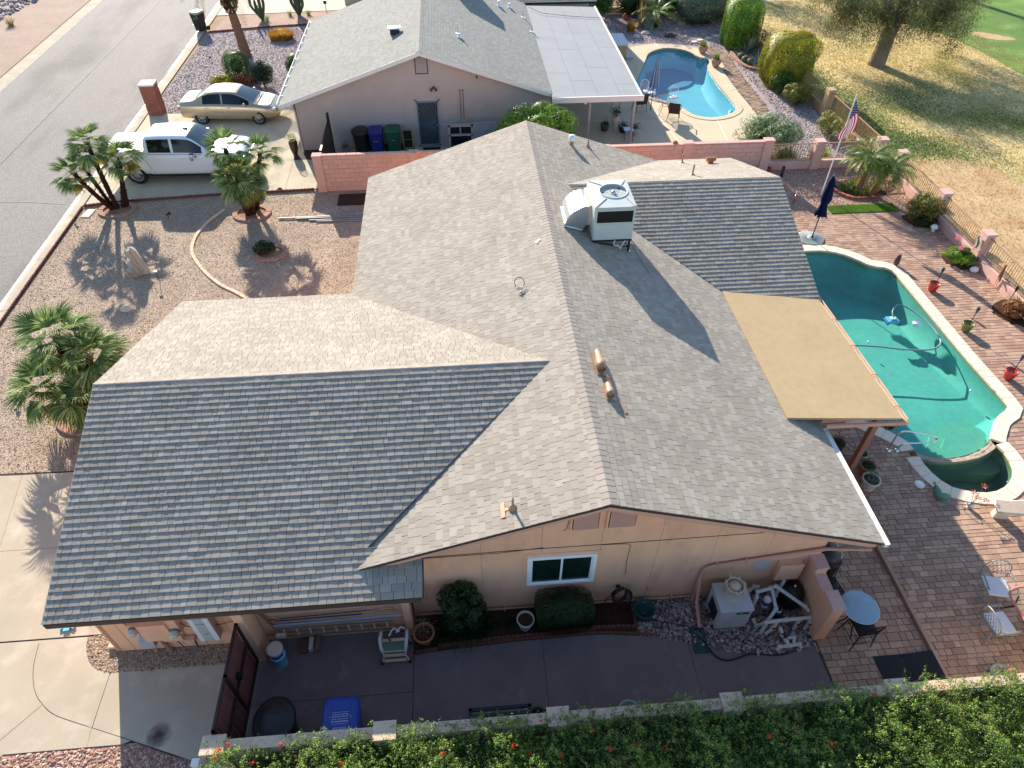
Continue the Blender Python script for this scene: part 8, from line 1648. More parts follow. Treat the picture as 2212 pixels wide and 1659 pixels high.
for i,(x,y) in enumerate([(14.0,37.3),(13.4,36.9),(12.8,36.55),(12.35,36.25)]):
    t=thing('stepping_stone',['far end','third','second','nearest'][i]+' round stepping stone leading to the neighbouring pool','stepping stone',(x,y,0),0,'round stepping stones'); q=MB(); q.lathe([(.2,-.02),(.2,.02),(0,.025)],18); obj('stone_disc',q,MT['concrete_f'],t)
# loose things in the front yard
t=thing('aluminium_poles','bundle of long aluminium poles lying on the front gravel','poles',(-7.9,17.5,0)); 
for a,b,r_ in [((-1.75,.1,.03),(1.6,.12,.05),.03),((-1.0,.02,.04),(1.65,.0,.05),.028),((-.5,-.12,.03),(1.6,-.15,.04),.025),((-.2,-.22,.03),(1.6,-.28,.03),.02)]: q=MB(); q.cyl(a,b,r_); obj('pole',q,MT['greyiron'],t)
q=MB(); q.bx(-.56,.6,-.42,.42,.0,.05); obj('tray',q,MT['blackmetal'],None,'flat dark brown tray lying on the gravel beside the front wall','tray',loc=(-6.85,18.9,0),bevel=.01)
# ================================================================== SHRUBS
shrub('dark tangled shrub with strappy skirt against the peach wall','shrub',(-2.85,.02,0),(.52,.42,1.8),MT['lf_dark'],'ball',5600,.04,'leafy_shrub',amp=.45,depth=.2,seed=2)
t=thing('strap_plant','dark strappy grass mound under the tangled shrub','plant',(-3.0,-.1,0)); 
for i,(x,y) in enumerate([(0,0),(.35,.05),(-.25,.1),(.6,.1)]): b=blades(110,.3,.5,30+i,.009,1.3,'lf_dark','leaves',t,.9,4); b.location=(x,y,0)
shrub('clipped rectangular dark green box shrub under the window','shrub',(-.62,.02,0),(.6,.34,1.02),MT['lf_dark'],'box',14000,.022,'box_shrub',amp=.05,depth=.06,seed=4)
for i,x in enumerate((-2.3,-1.95,-1.75)): 
    t=thing('ground_plant',['low dark ground plant left of the white pot','low sprawling ground plant in the middle of the alley bed','low dry ground plant close to the white pot'][i],'plant',(x,.05,0)); b=blades(60,.35,.22,50+i,.006,1.4,'lf_dark','leaves',t,.7,3)
# flowering hedge
hd=thing('hedge','long flowering honeysuckle hedge running along the bottom edge','hedge',(0,0,0))
g=np.random.default_rng(77); N=130000; X=g.uniform(-7.35,11.4,N)
hx=np.linspace(-8,12,60); htop=1.7+.06*np.sin(hx*2.1)+.09*np.sin(hx*5.3+1)+.06*np.sin(hx*11+2); front=-4.6+0*hx; htop=htop+.10*np.clip((hx+5)/3,0,1)+.05*np.sin(hx*1.3+.5); back=-2.6+.05*np.sin(hx*3.7)+.07*np.sin(hx*1.9)
which=g.uniform(0,1,N); H=np.interp(X,hx,htop); Bk=np.interp(X,hx,back)
nz=lambda x,y: .13*np.sin(x*4.1+y*3)+.11*np.sin(x*8.7-y*6+np.sin(x*2.3)*2)+.08*np.sin(x*15+y*13+np.sin(y*5))+.06*np.sin(x*3-y*19)-.03
top=which<.72; Y=np.where(top,g.uniform(-4.9,-2.6,N),Bk-np.abs(g.normal(0,.05,N)))
edge=np.clip((-2.62-Y)/.35,0,1); Z=np.where(top,H+nz(X,Y)-(1-edge)**2*.12-np.abs(g.exponential(.085,N)),g.uniform(.2,1,N)*H)
Y=np.where(top,Y,Y+.08*np.sin(X*9+Z*7))
Z=Z-np.clip((-3.9-Y),0,1)*.5
P=np.stack([X,Y,Z],1); NRM=np.stack([0*X,np.where(top,-.15,.8),np.where(top,1,.3)],1)
# cluster into sprigs
ns=9000; sx=g.uniform(-7.35,11.4,ns); sy=g.uniform(-4.8,-2.58,ns); over=g.uniform(0,1,ns)<.085*(.6+.6*np.sin(sx*1.9)**2)*np.where(sx>-4,1.3,.5); sy=np.where(over,g.uniform(-2.68,-2.47,ns),sy); sz=np.interp(sx,hx,htop)+nz(sx,sy)-np.clip((-3.9-sy),0,1)*.5-(1-np.clip((-2.62-sy)/.35,0,1))**2*.1
k=12; C_=np.stack([sx,sy,sz],1); up=np.stack([g.normal(0,.35,ns),g.normal(0,.35,ns),np.ones(ns)],1); up/=np.linalg.norm(up,axis=1)[:,None]; Ls=g.uniform(.06,.24,ns)*np.where(g.uniform(0,1,ns)<.06,2.0,1)
tt=np.tile(np.linspace(.05,1,k),(ns,1)); cen=C_[:,None,:]+up[:,None,:]*(tt*Ls[:,None])[:,:,None]; ang=np.tile(np.arange(k)*2.4,(ns,1))+g.uniform(0,6.28,ns)[:,None]; rad=.028*(1.25-tt)
cen=cen+np.stack([np.cos(ang)*rad,np.sin(ang)*rad,0*rad],2); nr=np.stack([np.cos(ang)*.5,np.sin(ang)*.5,np.ones_like(ang)*.8],2)
P2=cen.reshape(-1,3); N2=nr.reshape(-1,3); V1,F1=leaf_cloud(P,NRM,.021,.65,.75,5); V2,F2=leaf_cloud(P2,N2,.019,.7,.4,6)
tint=np.concatenate([g.uniform(0,.7,N),np.clip(np.repeat(g.uniform(.2,1,ns),k)*.8+g.uniform(0,.2,ns*k),0,1)])
rawmesh('foliage',np.concatenate([V1,V2]),np.concatenate([F1,F2+len(V1)]),tint,MT['lf_hedge'],hd)
q=MB(); 
for i in range(len(hx)-1):
    if hx[i]<-7.3 or hx[i+1]>11.5: continue
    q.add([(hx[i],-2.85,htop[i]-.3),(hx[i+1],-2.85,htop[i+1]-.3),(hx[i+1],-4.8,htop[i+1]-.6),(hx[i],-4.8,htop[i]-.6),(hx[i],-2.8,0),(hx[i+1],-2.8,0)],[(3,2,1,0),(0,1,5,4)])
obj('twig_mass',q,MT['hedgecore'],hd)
dsx=np.concatenate([g.normal(c,.25,60) for c in (-5.6,-3.3,-.2,2.9,6.1)]); dsy=g.uniform(-3.6,-2.7,300); DP=np.repeat(np.stack([dsx,dsy,np.interp(dsx,hx,htop)+nz(dsx,dsy)+.03],1),5,0)+g.normal(0,.03,(1500,3)); V,Fq=leaf_cloud(DP,g.normal(0,1,(1500,3)),.022,.5,1,3); rawmesh('dry_sprigs',V,Fq,g.uniform(0,1,1500),MT['drystem'],hd)
q=MB()
for k in range(170): x,y=g.uniform(-7.2,9),g.uniform(-3.5,-2.62); z=float(np.interp(x,hx,htop)+nz(x,y)); q.cyl((x,y,z-.2),(x+g.normal(0,.05),y+g.normal(0,.05),z+g.uniform(.05,.22)),.004,.002,4)
obj('woody_shoots',q,MT['palmbark2'],hd,kind='stuff')
def hz(x,y): return float(np.interp(x,hx,htop)+nz(np.array(x),np.array(y)))
fl=[(-6.85,-2.66),(-6.25,-2.64),(-6.0,-2.66),(-6.95,-2.9),(-7.0,-2.72),(-6.45,-2.9),(-2.0,-3.1),(-1.7,-3.15),(-1.45,-2.62),(-.35,-3.25),(.15,-3.2),(-1.2,-3.3),(.6,-3.3),(5.9,-2.66),(4.6,-2.7),(-3.2,-3.1),(2.4,-3.3),(-.6,-2.9),(3.4,-3.5),(-4.9,-3.1)]
for i,(x,y) in enumerate(fl):
    g_=np.random.default_rng(i); n=26; c=np.array([x,y,hz(x,y)+.13]); d=g_.normal(0,1,(n,3)); d[:,2]=abs(d[:,2]); V,Fq=leaf_cloud(c+d*.022,d,.026,.45,.2,i); rawmesh('blossom',V,Fq,g_.uniform(0,1,n),MT['orangefl'],hd)
# citrus bush behind house
shrub('glossy bright green citrus bush behind the main roof ridge','bush',(1.1,21.5,0),(1.8,1.0,2.75),MT['lf_bright'],'ball',17000,.06,'citrus_bush',amp=.34,depth=.16,seed=5,asp=.5)
shrub('low rounded clipped green hedge behind the pink wall end','hedge',(9.6,18.9,0),(1.0,.45,.75),MT['lf_bright'],'dome',9000,.03,'round_hedge',amp=.05,depth=.06,seed=6)
shrub('white flowering oleander at the end of the pink wall','bush',(11.35,21.6,0),(1.55,1.05,1.9),MT['lf_oleander'],'ball',11000,.065,'oleander',amp=.3,depth=.2,seed=7,asp=.3,flowers=(160,MT['whitefl'],.035))
for i,(x,y,rx,h,lab) in enumerate([(12.3,20.9,.45,.6,'bright feathery green mound behind the low pink wall at left'),(13.9,21.0,.4,.55,'bright feathery green mound behind the low pink wall at right')]): 
    t=thing('fern_mound',lab,'plant',(x,y,0)); b=blades(900,rx*1.6,h,60+i,.01,1.1,'grassblade','foliage',t,.5,3)
shrub('tall rounded boxy yellow green hedge beside the neighbouring fence','hedge',(14.75,35.5,0),(.95,.85,2.5),MT['lf_bright'],'box',20000,.05,'tall_hedge',amp=.06,depth=.06,seed=8)
shrub('large round golden green bush by the neighbouring fence','bush',(15.35,29.6,0),(1.15,1.1,2.4),MT['lf_yellow'],'box',22000,.055,'golden_bush',amp=.1,depth=.08,seed=9)
shrub('small olive green bush in front of the golden bush','bush',(15.0,26.9,0),(.7,.6,1.15),MT['lf_olive'],'ball',4200,.05,'olive_bush',amp=.3,depth=.2,seed=10)
shrub('lower grey green growth under the golden bush','bush',(14.7,28.3,0),(.6,.5,1.2),MT['lf_mid'],'ball',3500,.05,'green_bush',amp=.3,depth=.2,seed=11)
shrub('big round silvery grey shrub at the back of the neighbouring yard','shrub',(13.6,40.0,0),(1.55,1.4,2.0),MT['lf_grey'],'ball',20000,.045,'silver_shrub',amp=.05,depth=.06,seed=12)
shrub('sparse twiggy shrub behind the agaves','shrub',(15.6,34.4,0),(.75,.6,1.6),MT['lf_olive'],'ball',1800,.04,'twiggy_shrub',amp=.4,depth=.3,seed=13,core=False)
shrub('dark green hedge shrub at the back wall left of centre','shrub',(9.6,41.2,0),(1.2,.8,1.9),MT['lf_dark'],'ball',7000,.06,'green_shrub',amp=.2,seed=14); shrub('dark green hedge shrub at the back wall next to the silver shrub','shrub',(11.6,41.3,0),(1.1,.8,1.9),MT['lf_dark'],'ball',7000,.06,'green_shrub',amp=.2,seed=15); shrub('leafy vine corner of the tan wall','shrub',(7.3,41.2,0),(.9,.8,2.2),MT['lf_mid'],'ball',6000,.06,'vine_shrub',amp=.25,seed=16); shrub('green bush in the far right corner of the neighbouring yard','shrub',(15.0,41.0,0),(.8,.7,1.7),MT['lf_bright'],'ball',5000,.06,'corner_shrub',amp=.25,seed=17)
t=thing('feather_palm','bright feathery palm shrub in the neighbouring back garden','palm tree',(10.6,39.2,0)); q=MB(); palm_trunk(q,(0,0,0),(0,0,.7),.14,.12,3); obj('trunk',q,MT['palmbark'],t); feather_crown(t,Vector((0,0,.75)),26,1.7,11,.34,.55)
for i,(x,y,lab) in enumerate([(8.9,38.6,'orange tinged grass clump left of the feathery palm shrub')]): t=thing('grass_clump',lab,'plant',(x,y,0)); blades(500,.6,.55,70,.008,.7,'orangegrass','foliage',t)
t=thing('reed_clump','tall thin tan reeds between grass clump and palm shrub','plant',(9.6,39.0,0)); blades(60,.5,1.7,71,.008,.3,'drystem','foliage',t,.15)
t=thing('aloe_ornament','orange red animal ornament by the tan back wall','ornament',(9.0,40.9,0)); q=MB(); q.lathe([(.15,0),(.22,.12),(.1,.3),(0,.34)],12); obj('body',q,MT['redfl'],t)
def agave(x,y,n,h,lab,seed,mt_='agave',w_=.035,sp=1.15):
    t=thing('agave',lab,'agave',(x,y,0)); g=random.Random(seed)
    for i in range(n):
        a=i*2.4; el=.25+sp*(i/n); q=MB(); L=h*g.uniform(.85,1.1); d=Vector((math.cos(a)*math.sin(el),math.sin(a)*math.sin(el),math.cos(el))); s=Vector((-math.sin(a),math.cos(a),0)); up=d.cross(s)
        V=[]; 
        for k,ww in ((0,.7),(.35,1),(.7,.6),(1,.03)): c=d*L*k; V+=[c-s*w_*ww,c+up*-.012,c+s*w_*ww]
        q.add(V,[(j*3+m_,j*3+m_+1,j*3+m_+4,j*3+m_+3) for j in range(3) for m_ in (0,1)],g.random()); obj('leaf',q,MT[mt_],t)
    return t
agave(14.95,34.2,34,1.15,'large blue grey agave at the back of the neighbouring agave bed',1); agave(15.0,32.1,34,1.05,'large blue grey agave at the front of the neighbouring agave bed',2)
for i,(x,y,lab) in enumerate([(14.25,33.4,'small barrel plant farthest in the agave bed'),(14.3,32.85,'small barrel plant in the middle of the agave bed'),(14.5,32.5,'small barrel plant nearest in the agave bed')]): 
    t=thing('barrel_plant',lab,'cactus',(x,y,0)); q=MB(); q.lathe([(.14,0),(.18,.12),(.15,.26),(.05,.32),(0,.3)],14); obj('body',q,MT['cactgrn'],t); b=blades(60,.2,.12,90+i,.01,.9,'orangegrass','crest',t); b.location.z=.26
t=thing('bed_border','curved brown stone border of the agave bed','edging'); P=resample([tuple(p) for p in smooth([(14.0,34.3,0),(13.95,33.0,0),(14.2,31.9,0),(15.0,31.45,0),(15.5,31.5,0)],5)],.24)
for a,b in zip(P,P[1:]): d=(b-a).normalized(); n=Vector((-d.y,d.x,0)); q=MB(); q.prism([tuple((a+d*.01-n*.09)[:2]),tuple((b-d*.01-n*.09)[:2]),tuple((b-d*.01+n*.09)[:2]),tuple((a+d*.01+n*.09)[:2])],-.02,.12,random.random()); obj('edging_stone',q,MT['bedbrick'],t,bevel=.01)
# neighbour pool furniture
def dchair(lab,loc,rz,mt_='wicker',s=1):
    t=thing('wicker_chair',lab,'chair',loc,rz)
    for sx in (-1,1):
        for sy in (-1,1): q=MB(); q.tube([(sx*.25,sy*.24,.42),(sx*.28,sy*.28,0)],.015,5); obj('leg',q,MT[mt_],t)
        q=MB(); q.tube([(sx*.27,-.24,.42),(sx*.3,-.26,.64),(sx*.3,.22,.66)],.022,5); obj('armrest',q,MT[mt_],t)
    q=MB(); q.bx(-.26,.26,-.26,.26,.38,.45); obj('seat',q,MT[mt_],t,bevel=.02); q=MB(); q.add([(-.26,.24,.42),(.26,.24,.42),(.27,.36,.95),(-.27,.36,.95),(-.26,.28,.42),(.26,.28,.42),(.27,.4,.94),(-.27,.4,.94)],[(0,1,2,3),(7,6,5,4),(3,2,6,7),(0,3,7,4),(1,5,6,2)]); obj('backrest',q,MT[mt_],t,bevel=.01); return t
dchair('dark wicker chair left of the glass patio table by the neighbouring pool',(6.85,26.75,0),R(190)); dchair('dark wicker chair right of the glass patio table by the neighbouring pool',(8.3,25.55,0),R(160))
t=thing('glass_table','round glass topped iron table beside the neighbouring pool','table',(8.05,26.35,0)); q=MB(); q.lathe([(0,.7),(.5,.7)],30,cap=False); obj('glass_top',q,MT['pane'],t); q=MB(); q.tube([(.5*math.cos(a),.5*math.sin(a),.7) for a in np.arange(0,6.28,.25)],.014,5,closed=True); q.tube([(.2*math.cos(a),.2*math.sin(a),.4) for a in np.arange(0,6.28,.35)],.01,5,closed=True)
for k in range(4): a=k*math.pi/2+.6; q.tube([(.3*math.cos(a),.3*math.sin(a),.69),(.16*math.cos(a),.16*math.sin(a),.4),(.38*math.cos(a),.38*math.sin(a),0)],.014,5)
obj('frame',q,MT['terra'],t)
t=thing('parasol','closed pale blue striped parasol beside the neighbouring pool','parasol',(7.44,26.75,0)); q=MB(); q.cyl((0,0,0),(0,0,2.5),.02); obj('pole',q,MT['blackmetal'],t); q=MB(); n=12; prof=[(.03,2.55),(.1,2.2),(.15,1.8),(.19,1.4),(.22,1.15)]; V=[(r_*(1.2 if k%2 else .75)*math.cos(k*math.pi/n),r_*(1.2 if k%2 else .75)*math.sin(k*math.pi/n),z) for r_,z in prof for k in range(n*2)]
for i in range(len(prof)-1):
    for k in range(n*2): q.add([V[i*n*2+k],V[i*n*2+(k+1)%(n*2)],V[(i+1)*n*2+(k+1)%(n*2)],V[(i+1)*n*2+k]],[(0,1,2,3)],(k//2)%2)
obj('canopy',q,MT['stripe'],t)
for x,y,lab in ((8.95,28.05,'clear round backed floating chair nearest the glass table in the blue pool'),(7.95,28.7,'clear round backed chair at the left pool edge'),(7.6,28.9,'clear round backed chair at the very corner of the pool by the parasol')):
    t=thing('clear_chair',lab,'chair',(x,y,-.05)); M_=Matrix.Translation((0,.1,.42))@Matrix.Rotation(R(80),4,'X'); q=MB(); q.tube([tuple(M_@Vector((.24*math.cos(a),.28*math.sin(a),0))) for a in np.arange(0,6.28,.3)],.016,5,closed=True)
    for k in range(-3,4): x_=k*.065; l=.26*math.sqrt(max(0,1-(x_/.24)**2)); q.tube([tuple(M_@Vector((x_,-l,0))),tuple(M_@Vector((x_,l,0)))],.006,4)
    obj('backrest',q,MT['white'],t); q=MB(); q.lathe([(.2,.12),(.22,.15),(0,.16)],18,Matrix.Translation((0,-.08,0)),cap=False); obj('seat',q,MT['white'],t); q=MB()
    for k in range(4): a=k*1.57+.78; q.tube([(.15*math.cos(a),-.08+.15*math.sin(a),.13),(.19*math.cos(a),-.08+.19*math.sin(a),-.05)],.012,4)
    obj('leg_frame',q,MT['white'],t)
q=MB(); q.box((0,0,0),(.22,.3,.1)); q.box((.0,.0,.08),(.1,.16,.08)); obj('pool_cleaner',q,MT['ltblue'],None,'small pale blue cleaner at the near end of the neighbouring pool','pool cleaner',loc=(11.55,26.45,-.1),bevel=.02)
for i,(x,y,lab) in enumerate([(12.3,34.45,'far brown pot of spiky plants beside the neighbouring pool'),(12.45,32.3,'near brown pot of spiky plants beside the neighbouring pool')]):
    t=thing('potted_plant',lab,'potted plant',(x,y,0)); q=MB(); q.lathe([(.16,0),(.26,.2),(.28,.38),(.25,.42),(.22,.36),(0,.36)],18,cap=False); obj('pot',q,MT['bedbrick'],t); b=blades(160,.3,.38,80+i,.014,.9,'grassblade','foliage',t); b.location.z=.34; b=blades(60,.28,.2,85+i,.014,1.1,'orangegrass','skirt_foliage',t); b.location.z=.34
t=thing('spa_cabinet','square tan hot tub with grey cover beside the grey patio cover','hot tub',(6.75,34.6,0)); q=MB(); q.bx(-.85,.85,-.85,.85,0,.75); obj('cabinet',q,MT['tanblock'],t,bevel=.04); q=MB(); q.bx(-.9,.9,-.9,.9,.75,.87); obj('cover',q,MT['cushion'],t,bevel=.03); q=MB(); q.bx(.85,1.25,-.9,-.2,0,.12); obj('step',q,MT['solidbox'],t)
for i,(x,y,h,lab,lf) in enumerate([(5.2,24.7,.5,'tan planter on legs with dark foliage under the grey patio cover','lf_dark'),(6.05,24.1,.36,'dark green glazed pot plant outside the patio post','lf_dark'),(5.55,24.4,.3,'black tub of dark foliage between the planter and the green pot','lf_dark'),(4.7,24.6,.3,'dark potted shrub deep in the neighbouring patio shade','lf_dark')]):
    t=thing('potted_plant',lab,'potted plant',(x,y,0)); q=MB(); z0=.35 if i==0 else 0; q.lathe([(.16,z0),(.22,z0+.3),(.2,z0+.3),(0,z0+.26)],18,cap=False); obj('pot',q,MT[['palebrick','greypot','black','brownpot'][i]],t)
    if i==0:
        for k in range(3): a=k*2.09; q=MB(); q.cyl((.16*math.cos(a),.16*math.sin(a),.36),(.2*math.cos(a),.2*math.sin(a),0),.012); obj('leg',q,MT['blackmetal'],t)
    g=np.random.default_rng(i); n=420; V,Fq=leaf_cloud(g.normal(0,1,(n,3))*[.12,.12,.12]+[0,0,z0+h],g.normal(0,1,(n,3)),.04,.5,.8,i); rawmesh('foliage',V,Fq,g.uniform(0,1,n),MT[lf],t)
t=thing('side_table','small blue topped metal table by the patio post','table',(5.6,23.5,0)); q=MB(); q.bx(-.22,.22,-.2,.2,.5,.53); obj('tabletop',q,MT['frostglass'],t)
for sx in (-1,1):
    for sy in (-1,1): q=MB(); q.cyl((sx*.2,sy*.18,0),(sx*.2,sy*.18,.5),.012); obj('leg',q,MT['blackmetal'],t)
t=thing('bird_feeder_stand','thin black stand with dish under the grey patio cover edge','stand',(5.8,26.6,0)); q=MB(); q.cyl((0,0,0),(0,0,1.15),.012); q.lathe([(.12,0),(.1,.03),(0,.05)],14); obj('stand_pole',q,MT['blackmetal'],t); q=MB(); q.lathe([(.1,1.12),(.16,1.18),(.14,1.2),(0,1.14)],14,cap=False); obj('dish',q,MT['white'],t)
t=thing('hummingbird_ornament','small tan ornament on top of the pink wall','ornament',(6.75,19.97,1.47)); q=MB(); q.lathe([(.1,0),(.12,.04),(.05,.1),(0,.12)],10); obj('body',q,MT['drystem'],t)
# neighbour front plants
t=thing('date_palm','tall stout date palm trunk with cut frond bases by the street','palm tree',(-14.3,35.73,0)); q=MB(); palm_trunk(q,(0,0,-.05),(-.25,.1,2.5),.27,.21,5,.02,16); obj('trunk',q,MT['palmbark2'],t); q=MB(); q.lathe([(.23,2.3),(.42,2.7),(.48,3.3),(.42,3.8),(.3,4.1)],20,Matrix.Translation((-.25,.1,0)))
obj('crown_base',q,MT['palmbark'],t); g=random.Random(2)
for k in range(110): a=g.uniform(0,6.28); z=g.uniform(2.4,4.0); r_=.25+.2*min(1,(z-2.3)/.6); m2=MB(); m2.box((0,0,0),(.1,.06,.13),0,g.random()); o=obj('cut_frond_stub',m2,MT['palebrick'] if k%2 else MT['palmbark2'],t); o.matrix_local=Matrix.Translation((-.25+r_*math.cos(a),.1+r_*math.sin(a),z))@Matrix.Rotation(a,4,'Z')@Matrix.Rotation(R(-35),4,'Y')
feather_crown(t,Vector((-.25,.1,4.1)),34,3.0,41,.45,.5)
shrub('clipped boxy green shrub beside the date palm','shrub',(-14.1,32.6,0),(.62,.5,1.25),MT['lf_mid'],'box',8000,.035,'boxy_shrub',amp=.08,seed=21)
shrub('dark olive shrub behind the gold sedan','shrub',(-12.5,31.2,0),(.55,.5,1.35),MT['lf_dark'],'ball',5000,.04,'dark_shrub',amp=.25,seed=22)
shrub('reddish orange low shrub between the boxy shrub and the dark shrub','shrub',(-13.4,31.2,0),(.6,.4,.75),MT['lf_red'],'ball',2800,.04,'red_shrub',amp=.3,seed=23)
shrub('yellow green low flowering shrub left of the red shrub','shrub',(-14.6,31.3,0),(.75,.4,.6),MT['lf_yellow'],'ball',3200,.04,'low_shrub',amp=.3,seed=24)
shrub('round green shrub at the neighbouring gutter','shrub',(-11.0,32.6,0),(.5,.5,1.1),MT['lf_mid'],'ball',4500,.035,'round_shrub',amp=.06,seed=25)
t=thing('firestick_plant','wide orange tipped succulent mound in the mauve gravel','plant',(-12.75,38.6,0)); b=blades(2600,1.9,.5,33,.012,.75,'orangegrass','foliage',t,.2,2); b.scale=(1,.72,1)
t=thing('shrub_tuft','small yellow tuft beside the neighbouring gutter','plant',(-11.1,30.6,0)); blades(120,.3,.35,35,.01,.8,'orangegrass','foliage',t)
def tallcactus(x,y,arms,lab):
    t=thing('columnar_cactus',lab,'cactus',(x,y,0))
    for i,(ax,ay,h,r_) in enumerate(arms):
        q=MB(); V=[]; N=7; K=8
        for j in range(K+1):
            s=j/K; rr=r_*(1 if s<.85 else .55); 
            for k in range(N*2): a=k*math.pi/N; V.append((ax*min(1,s*2.2)+rr*(1.15 if k%2 else .7)*math.cos(a),ay*min(1,s*2.2)+rr*(1.15 if k%2 else .7)*math.sin(a),h*s))
        q.add(V,[(j*2*N+k,j*2*N+(k+1)%(2*N),(j+1)*2*N+(k+1)%(2*N),(j+1)*2*N+k) for j in range(K) for k in range(2*N)]); obj('arm',q,MT['cactgrn'],t)
tallcactus(-14.5,42.2,[(0,0,1.6,.09),(-.3,.1,1.3,.08),(-.6,.1,1.7,.08),(.25,0,1.9,.08),(-.15,-.1,.9,.07)],'green columnar cactus with many arms left of the pair at the top'); tallcactus(-12.3,43.0,[(0,0,1.5,.1),(-.35,0,1.6,.09),(.35,0,1.3,.09),(.15,.1,1.8,.09),(-.15,.1,1.9,.09)],'green columnar cactus with many arms right of the pair at the top')
for i,(x,y) in enumerate([(-14.2,42.0),(-12.9,43.0),(-11.7,43.1)]): t=thing('grass_tuft',['dry tuft under the left columnar cactus','dry tuft left of the right columnar cactus','dry tuft right of the right columnar cactus'][i],'plant',(x,y,0)); blades(70,.3,.35,95+i,.01,.8,'grassblade','foliage',t)
t=thing('path_lantern','small black path lantern by the far driveway','path light',(-10.6,43.6,0)); q=MB(); q.cyl((0,0,0),(0,0,.5),.02); q.bx(-.09,.09,-.09,.09,.5,.7); obj('lantern_body',q,MT['blackmetal'],t)
t=thing('street_shrub','small dry shrub on the gravel across the street','plant',(-30.2,42.3,0)); blades(120,.5,.5,44,.012,.8,'drystem','foliage',t)
t=thing('street_shrub','tiny dry shrub nearest the kerb across the street','plant',(-31.0,38.0,0)); blades(60,.3,.3,45,.012,.8,'drystem','foliage',t)
stones('rock_mulch',[(-36,42),(-31.5,42),(-31,45),(-30,52),(-36,52)],900,.14,'stone_n',-.02,55,.8)
# own back yard plants
t=thing('pygmy_palm','pair of feathery date palms in the back garden bed','palm tree',(14.3,18.0,0))
for i,(x,y,h) in enumerate([(0,0,1.45),(.85,-.25,1.1)]):
    q=MB(); palm_trunk(q,(x*.6,y,0),(x,y,h),.12,.1,20+i); obj('trunk',q,MT['palmbark2'],t); feather_crown(t,Vector((x,y,h+.05)),34,1.25,60+i*7,.3,.62,yellow=.15)
BEDP=xy(smooth([(13.64,18.77),(13.34,18.19),(13.76,17.54),(14.37,17.45),(15.04,17.49),(15.6,17.8),(16.1,18.2),(16.1,18.9),(15,19.2)],3,True)); sheet('palm_bed_soil',BEDP,.0,MT['dirt'],**ST)
t=thing('bed_border','curved red brick border of the palm bed','edging'); P=resample([tuple(p) for p in smooth([(13.5,18.6,0),(13.34,18.19,0),(13.76,17.54,0),(14.37,17.42,0),(15.04,17.47,0)],4)],.22)
for a,b in zip(P,P[1:]): d=(b-a).normalized(); n=Vector((-d.y,d.x,0)); q=MB(); q.prism([tuple((a+d*.01-n*.07)[:2]),tuple((b-d*.01-n*.07)[:2]),tuple((b-d*.01+n*.07)[:2]),tuple((a+d*.01+n*.07)[:2])],-.02,.1,random.random()); obj('brick',q,MT['brick'],t,bevel=.006)
for i,(x,y) in enumerate([(13.85,18.2),(14.2,17.8),(14.8,17.9),(14.4,18.5),(15.2,18.2)]): t=thing('grass_clump',['leftmost','near left','near right','rear middle','rightmost'][i]+' green leafy clump under the feathery date palms','plant',(x,y,0)); blades(140,.4,.32,110+i,.014,1.1,'grassblade','foliage',t,.5)
for P_ in PLANTERS: sheet('planter_soil',xy(smooth(P_,3,True)),.008,MT['dirt'],**ST)
shrub('orange flowering lantana bush against the low wall','bush',(15.85,15.6,0),(.72,.55,1.25),MT['lf_olive'],'ball',4200,.042,'lantana_bush',amp=.3,depth=.22,seed=41,flowers=(60,MT['yellowfl'],.03)); shrub('dark low skirt of leaves under the lantana bush','bush',(15.8,15.3,0),(.5,.35,.4),MT['lf_dark'],'dome',1600,.035,'low_bush',seed=42)
shrub('yellow green low bush in the middle planter by the lizard post','bush',(15.9,12.8,0),(.55,.48,.55),MT['lf_bright'],'dome',3200,.04,'low_bush',amp=.3,seed=43,flowers=(20,MT['yellowfl'],.02))
shrub('reddish green bush in the near planter at the right edge','bush',(15.9,9.6,0),(.4,.36,.55),MT['lf_red'],'ball',2200,.04,'red_bush',amp=.25,seed=44); t=thing('lily_clump','bright strappy lily clump at the right edge planter','plant',(16.25,9.9,0)); blades(150,.4,.6,120,.016,1.0,'grassblade','foliage',t,.7,4); V,Fq=leaf_cloud(np.random.default_rng(1).normal(0,.05,(30,3))+[-.1,-.5,.5],np.random.default_rng(2).normal(0,1,(30,3)),.03,.9,1,5); rawmesh('blossom',V,Fq,np.ones(30),MT['whitefl'],t)
shrub('sprawling pale shrub against the tan fence near the flag','bush',(15.2,23.2,0),(.6,.9,1.2),MT['lf_olive'],'ball',2600,.045,'sprawling_bush',amp=.4,depth=.3,seed=45,core=False)
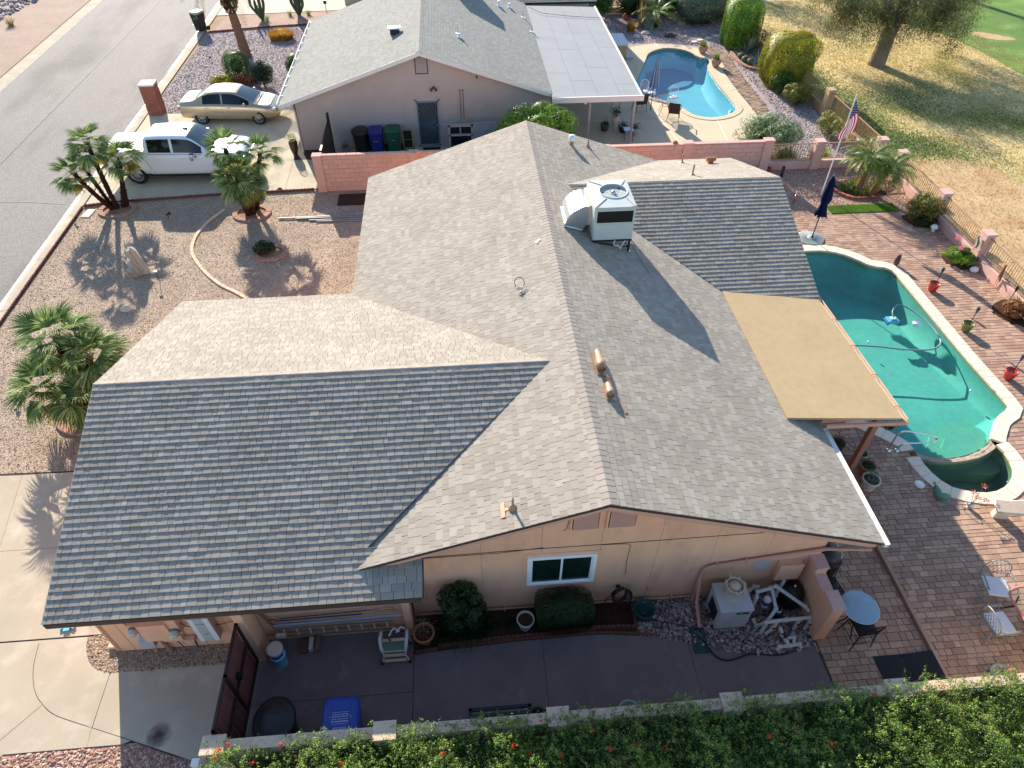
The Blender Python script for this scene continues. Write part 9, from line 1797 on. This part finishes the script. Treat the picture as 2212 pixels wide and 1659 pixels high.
# big tree on the golf course
tr=thing('eucalyptus_tree','large spreading grey green tree with thick bark trunk on the golf course','tree',(21.8,32.0,0)); q=MB(); q.tube([(0,0,-.1),(0,0,.1),(.05,0,.9),(.08,.03,1.4),(.2,.1,2.0)],.4,14,rads=[.55,.46,.4,.38,.38]); obj('trunk',q,MT['bark'],tr)
g=np.random.default_rng(9); tips=[]
for i,(dx,dy,dz) in enumerate([(-2.6,.4,1.6),(-1.6,-1.2,2.4),(.8,1.2,3.4),(2.2,-.4,2.2),(3.4,1.5,1.6),(-1.0,2.2,3.2),(1.2,-1.8,2.6),(-3.0,2.0,3.0),(4.5,2.5,2.6),(0,3.5,4.0)]):
    dz=dz*.75-.5; dx=dx*1.1; p0=Vector((.2,.1,1.9)); p1=p0+Vector((dx,dy,dz))*.55+Vector((0,0,.6)); p2=p0+Vector((dx,dy,dz)); q=MB(); q.tube([tuple(p) for p in smooth([p0,p1,p2],4)],.1,8,rads=list(np.linspace(.2,.04,9))); obj('limb',q,MT['bark'],tr); tips+=[p1.lerp(p2,.4),p2]
cl=[]; nn=[]
for tp in tips:
    for k in range(9):
        c=np.array(tp)+g.normal(0,1,3)*[.8,.8,.55]; m_=600; d=g.normal(0,1,(m_,3)); P=c+d*[.32,.32,.42]-[0,0,.25]*np.abs(g.normal(0,1,(m_,1))); cl.append(P); nn.append(d)
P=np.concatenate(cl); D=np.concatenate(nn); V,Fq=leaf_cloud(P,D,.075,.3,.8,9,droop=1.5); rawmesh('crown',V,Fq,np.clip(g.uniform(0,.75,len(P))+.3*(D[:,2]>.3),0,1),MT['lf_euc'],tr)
# a second tree outside the frame to the far right whose shade falls on the turf
for k,(x,y,s,lab) in enumerate([(17.6,49.0,.9,'tree beyond the top edge whose shade reaches the dry turf'),(33,45.5,1.2,'tree beyond the top right edge shading the green fairway')]):
    t=thing('eucalyptus_tree',lab,'tree',(x,y,0)); q=MB(); q.tube([(0,0,0),(0,0,1.5),(.2,0,3)],.3,10,rads=[.4,.3,.25]); obj('trunk',q,MT['bark'],t); p,d=shell_points(6000,'ball',g,amp=.4,depth=.35); P=p*[2.6*s,2.6*s,1.8*s]+[0,0,4.2*s]; V,Fq=leaf_cloud(P,d,.1,.35,.8,k); rawmesh('crown',V,Fq,g.uniform(0,1,len(P)),MT['lf_euc'],t)
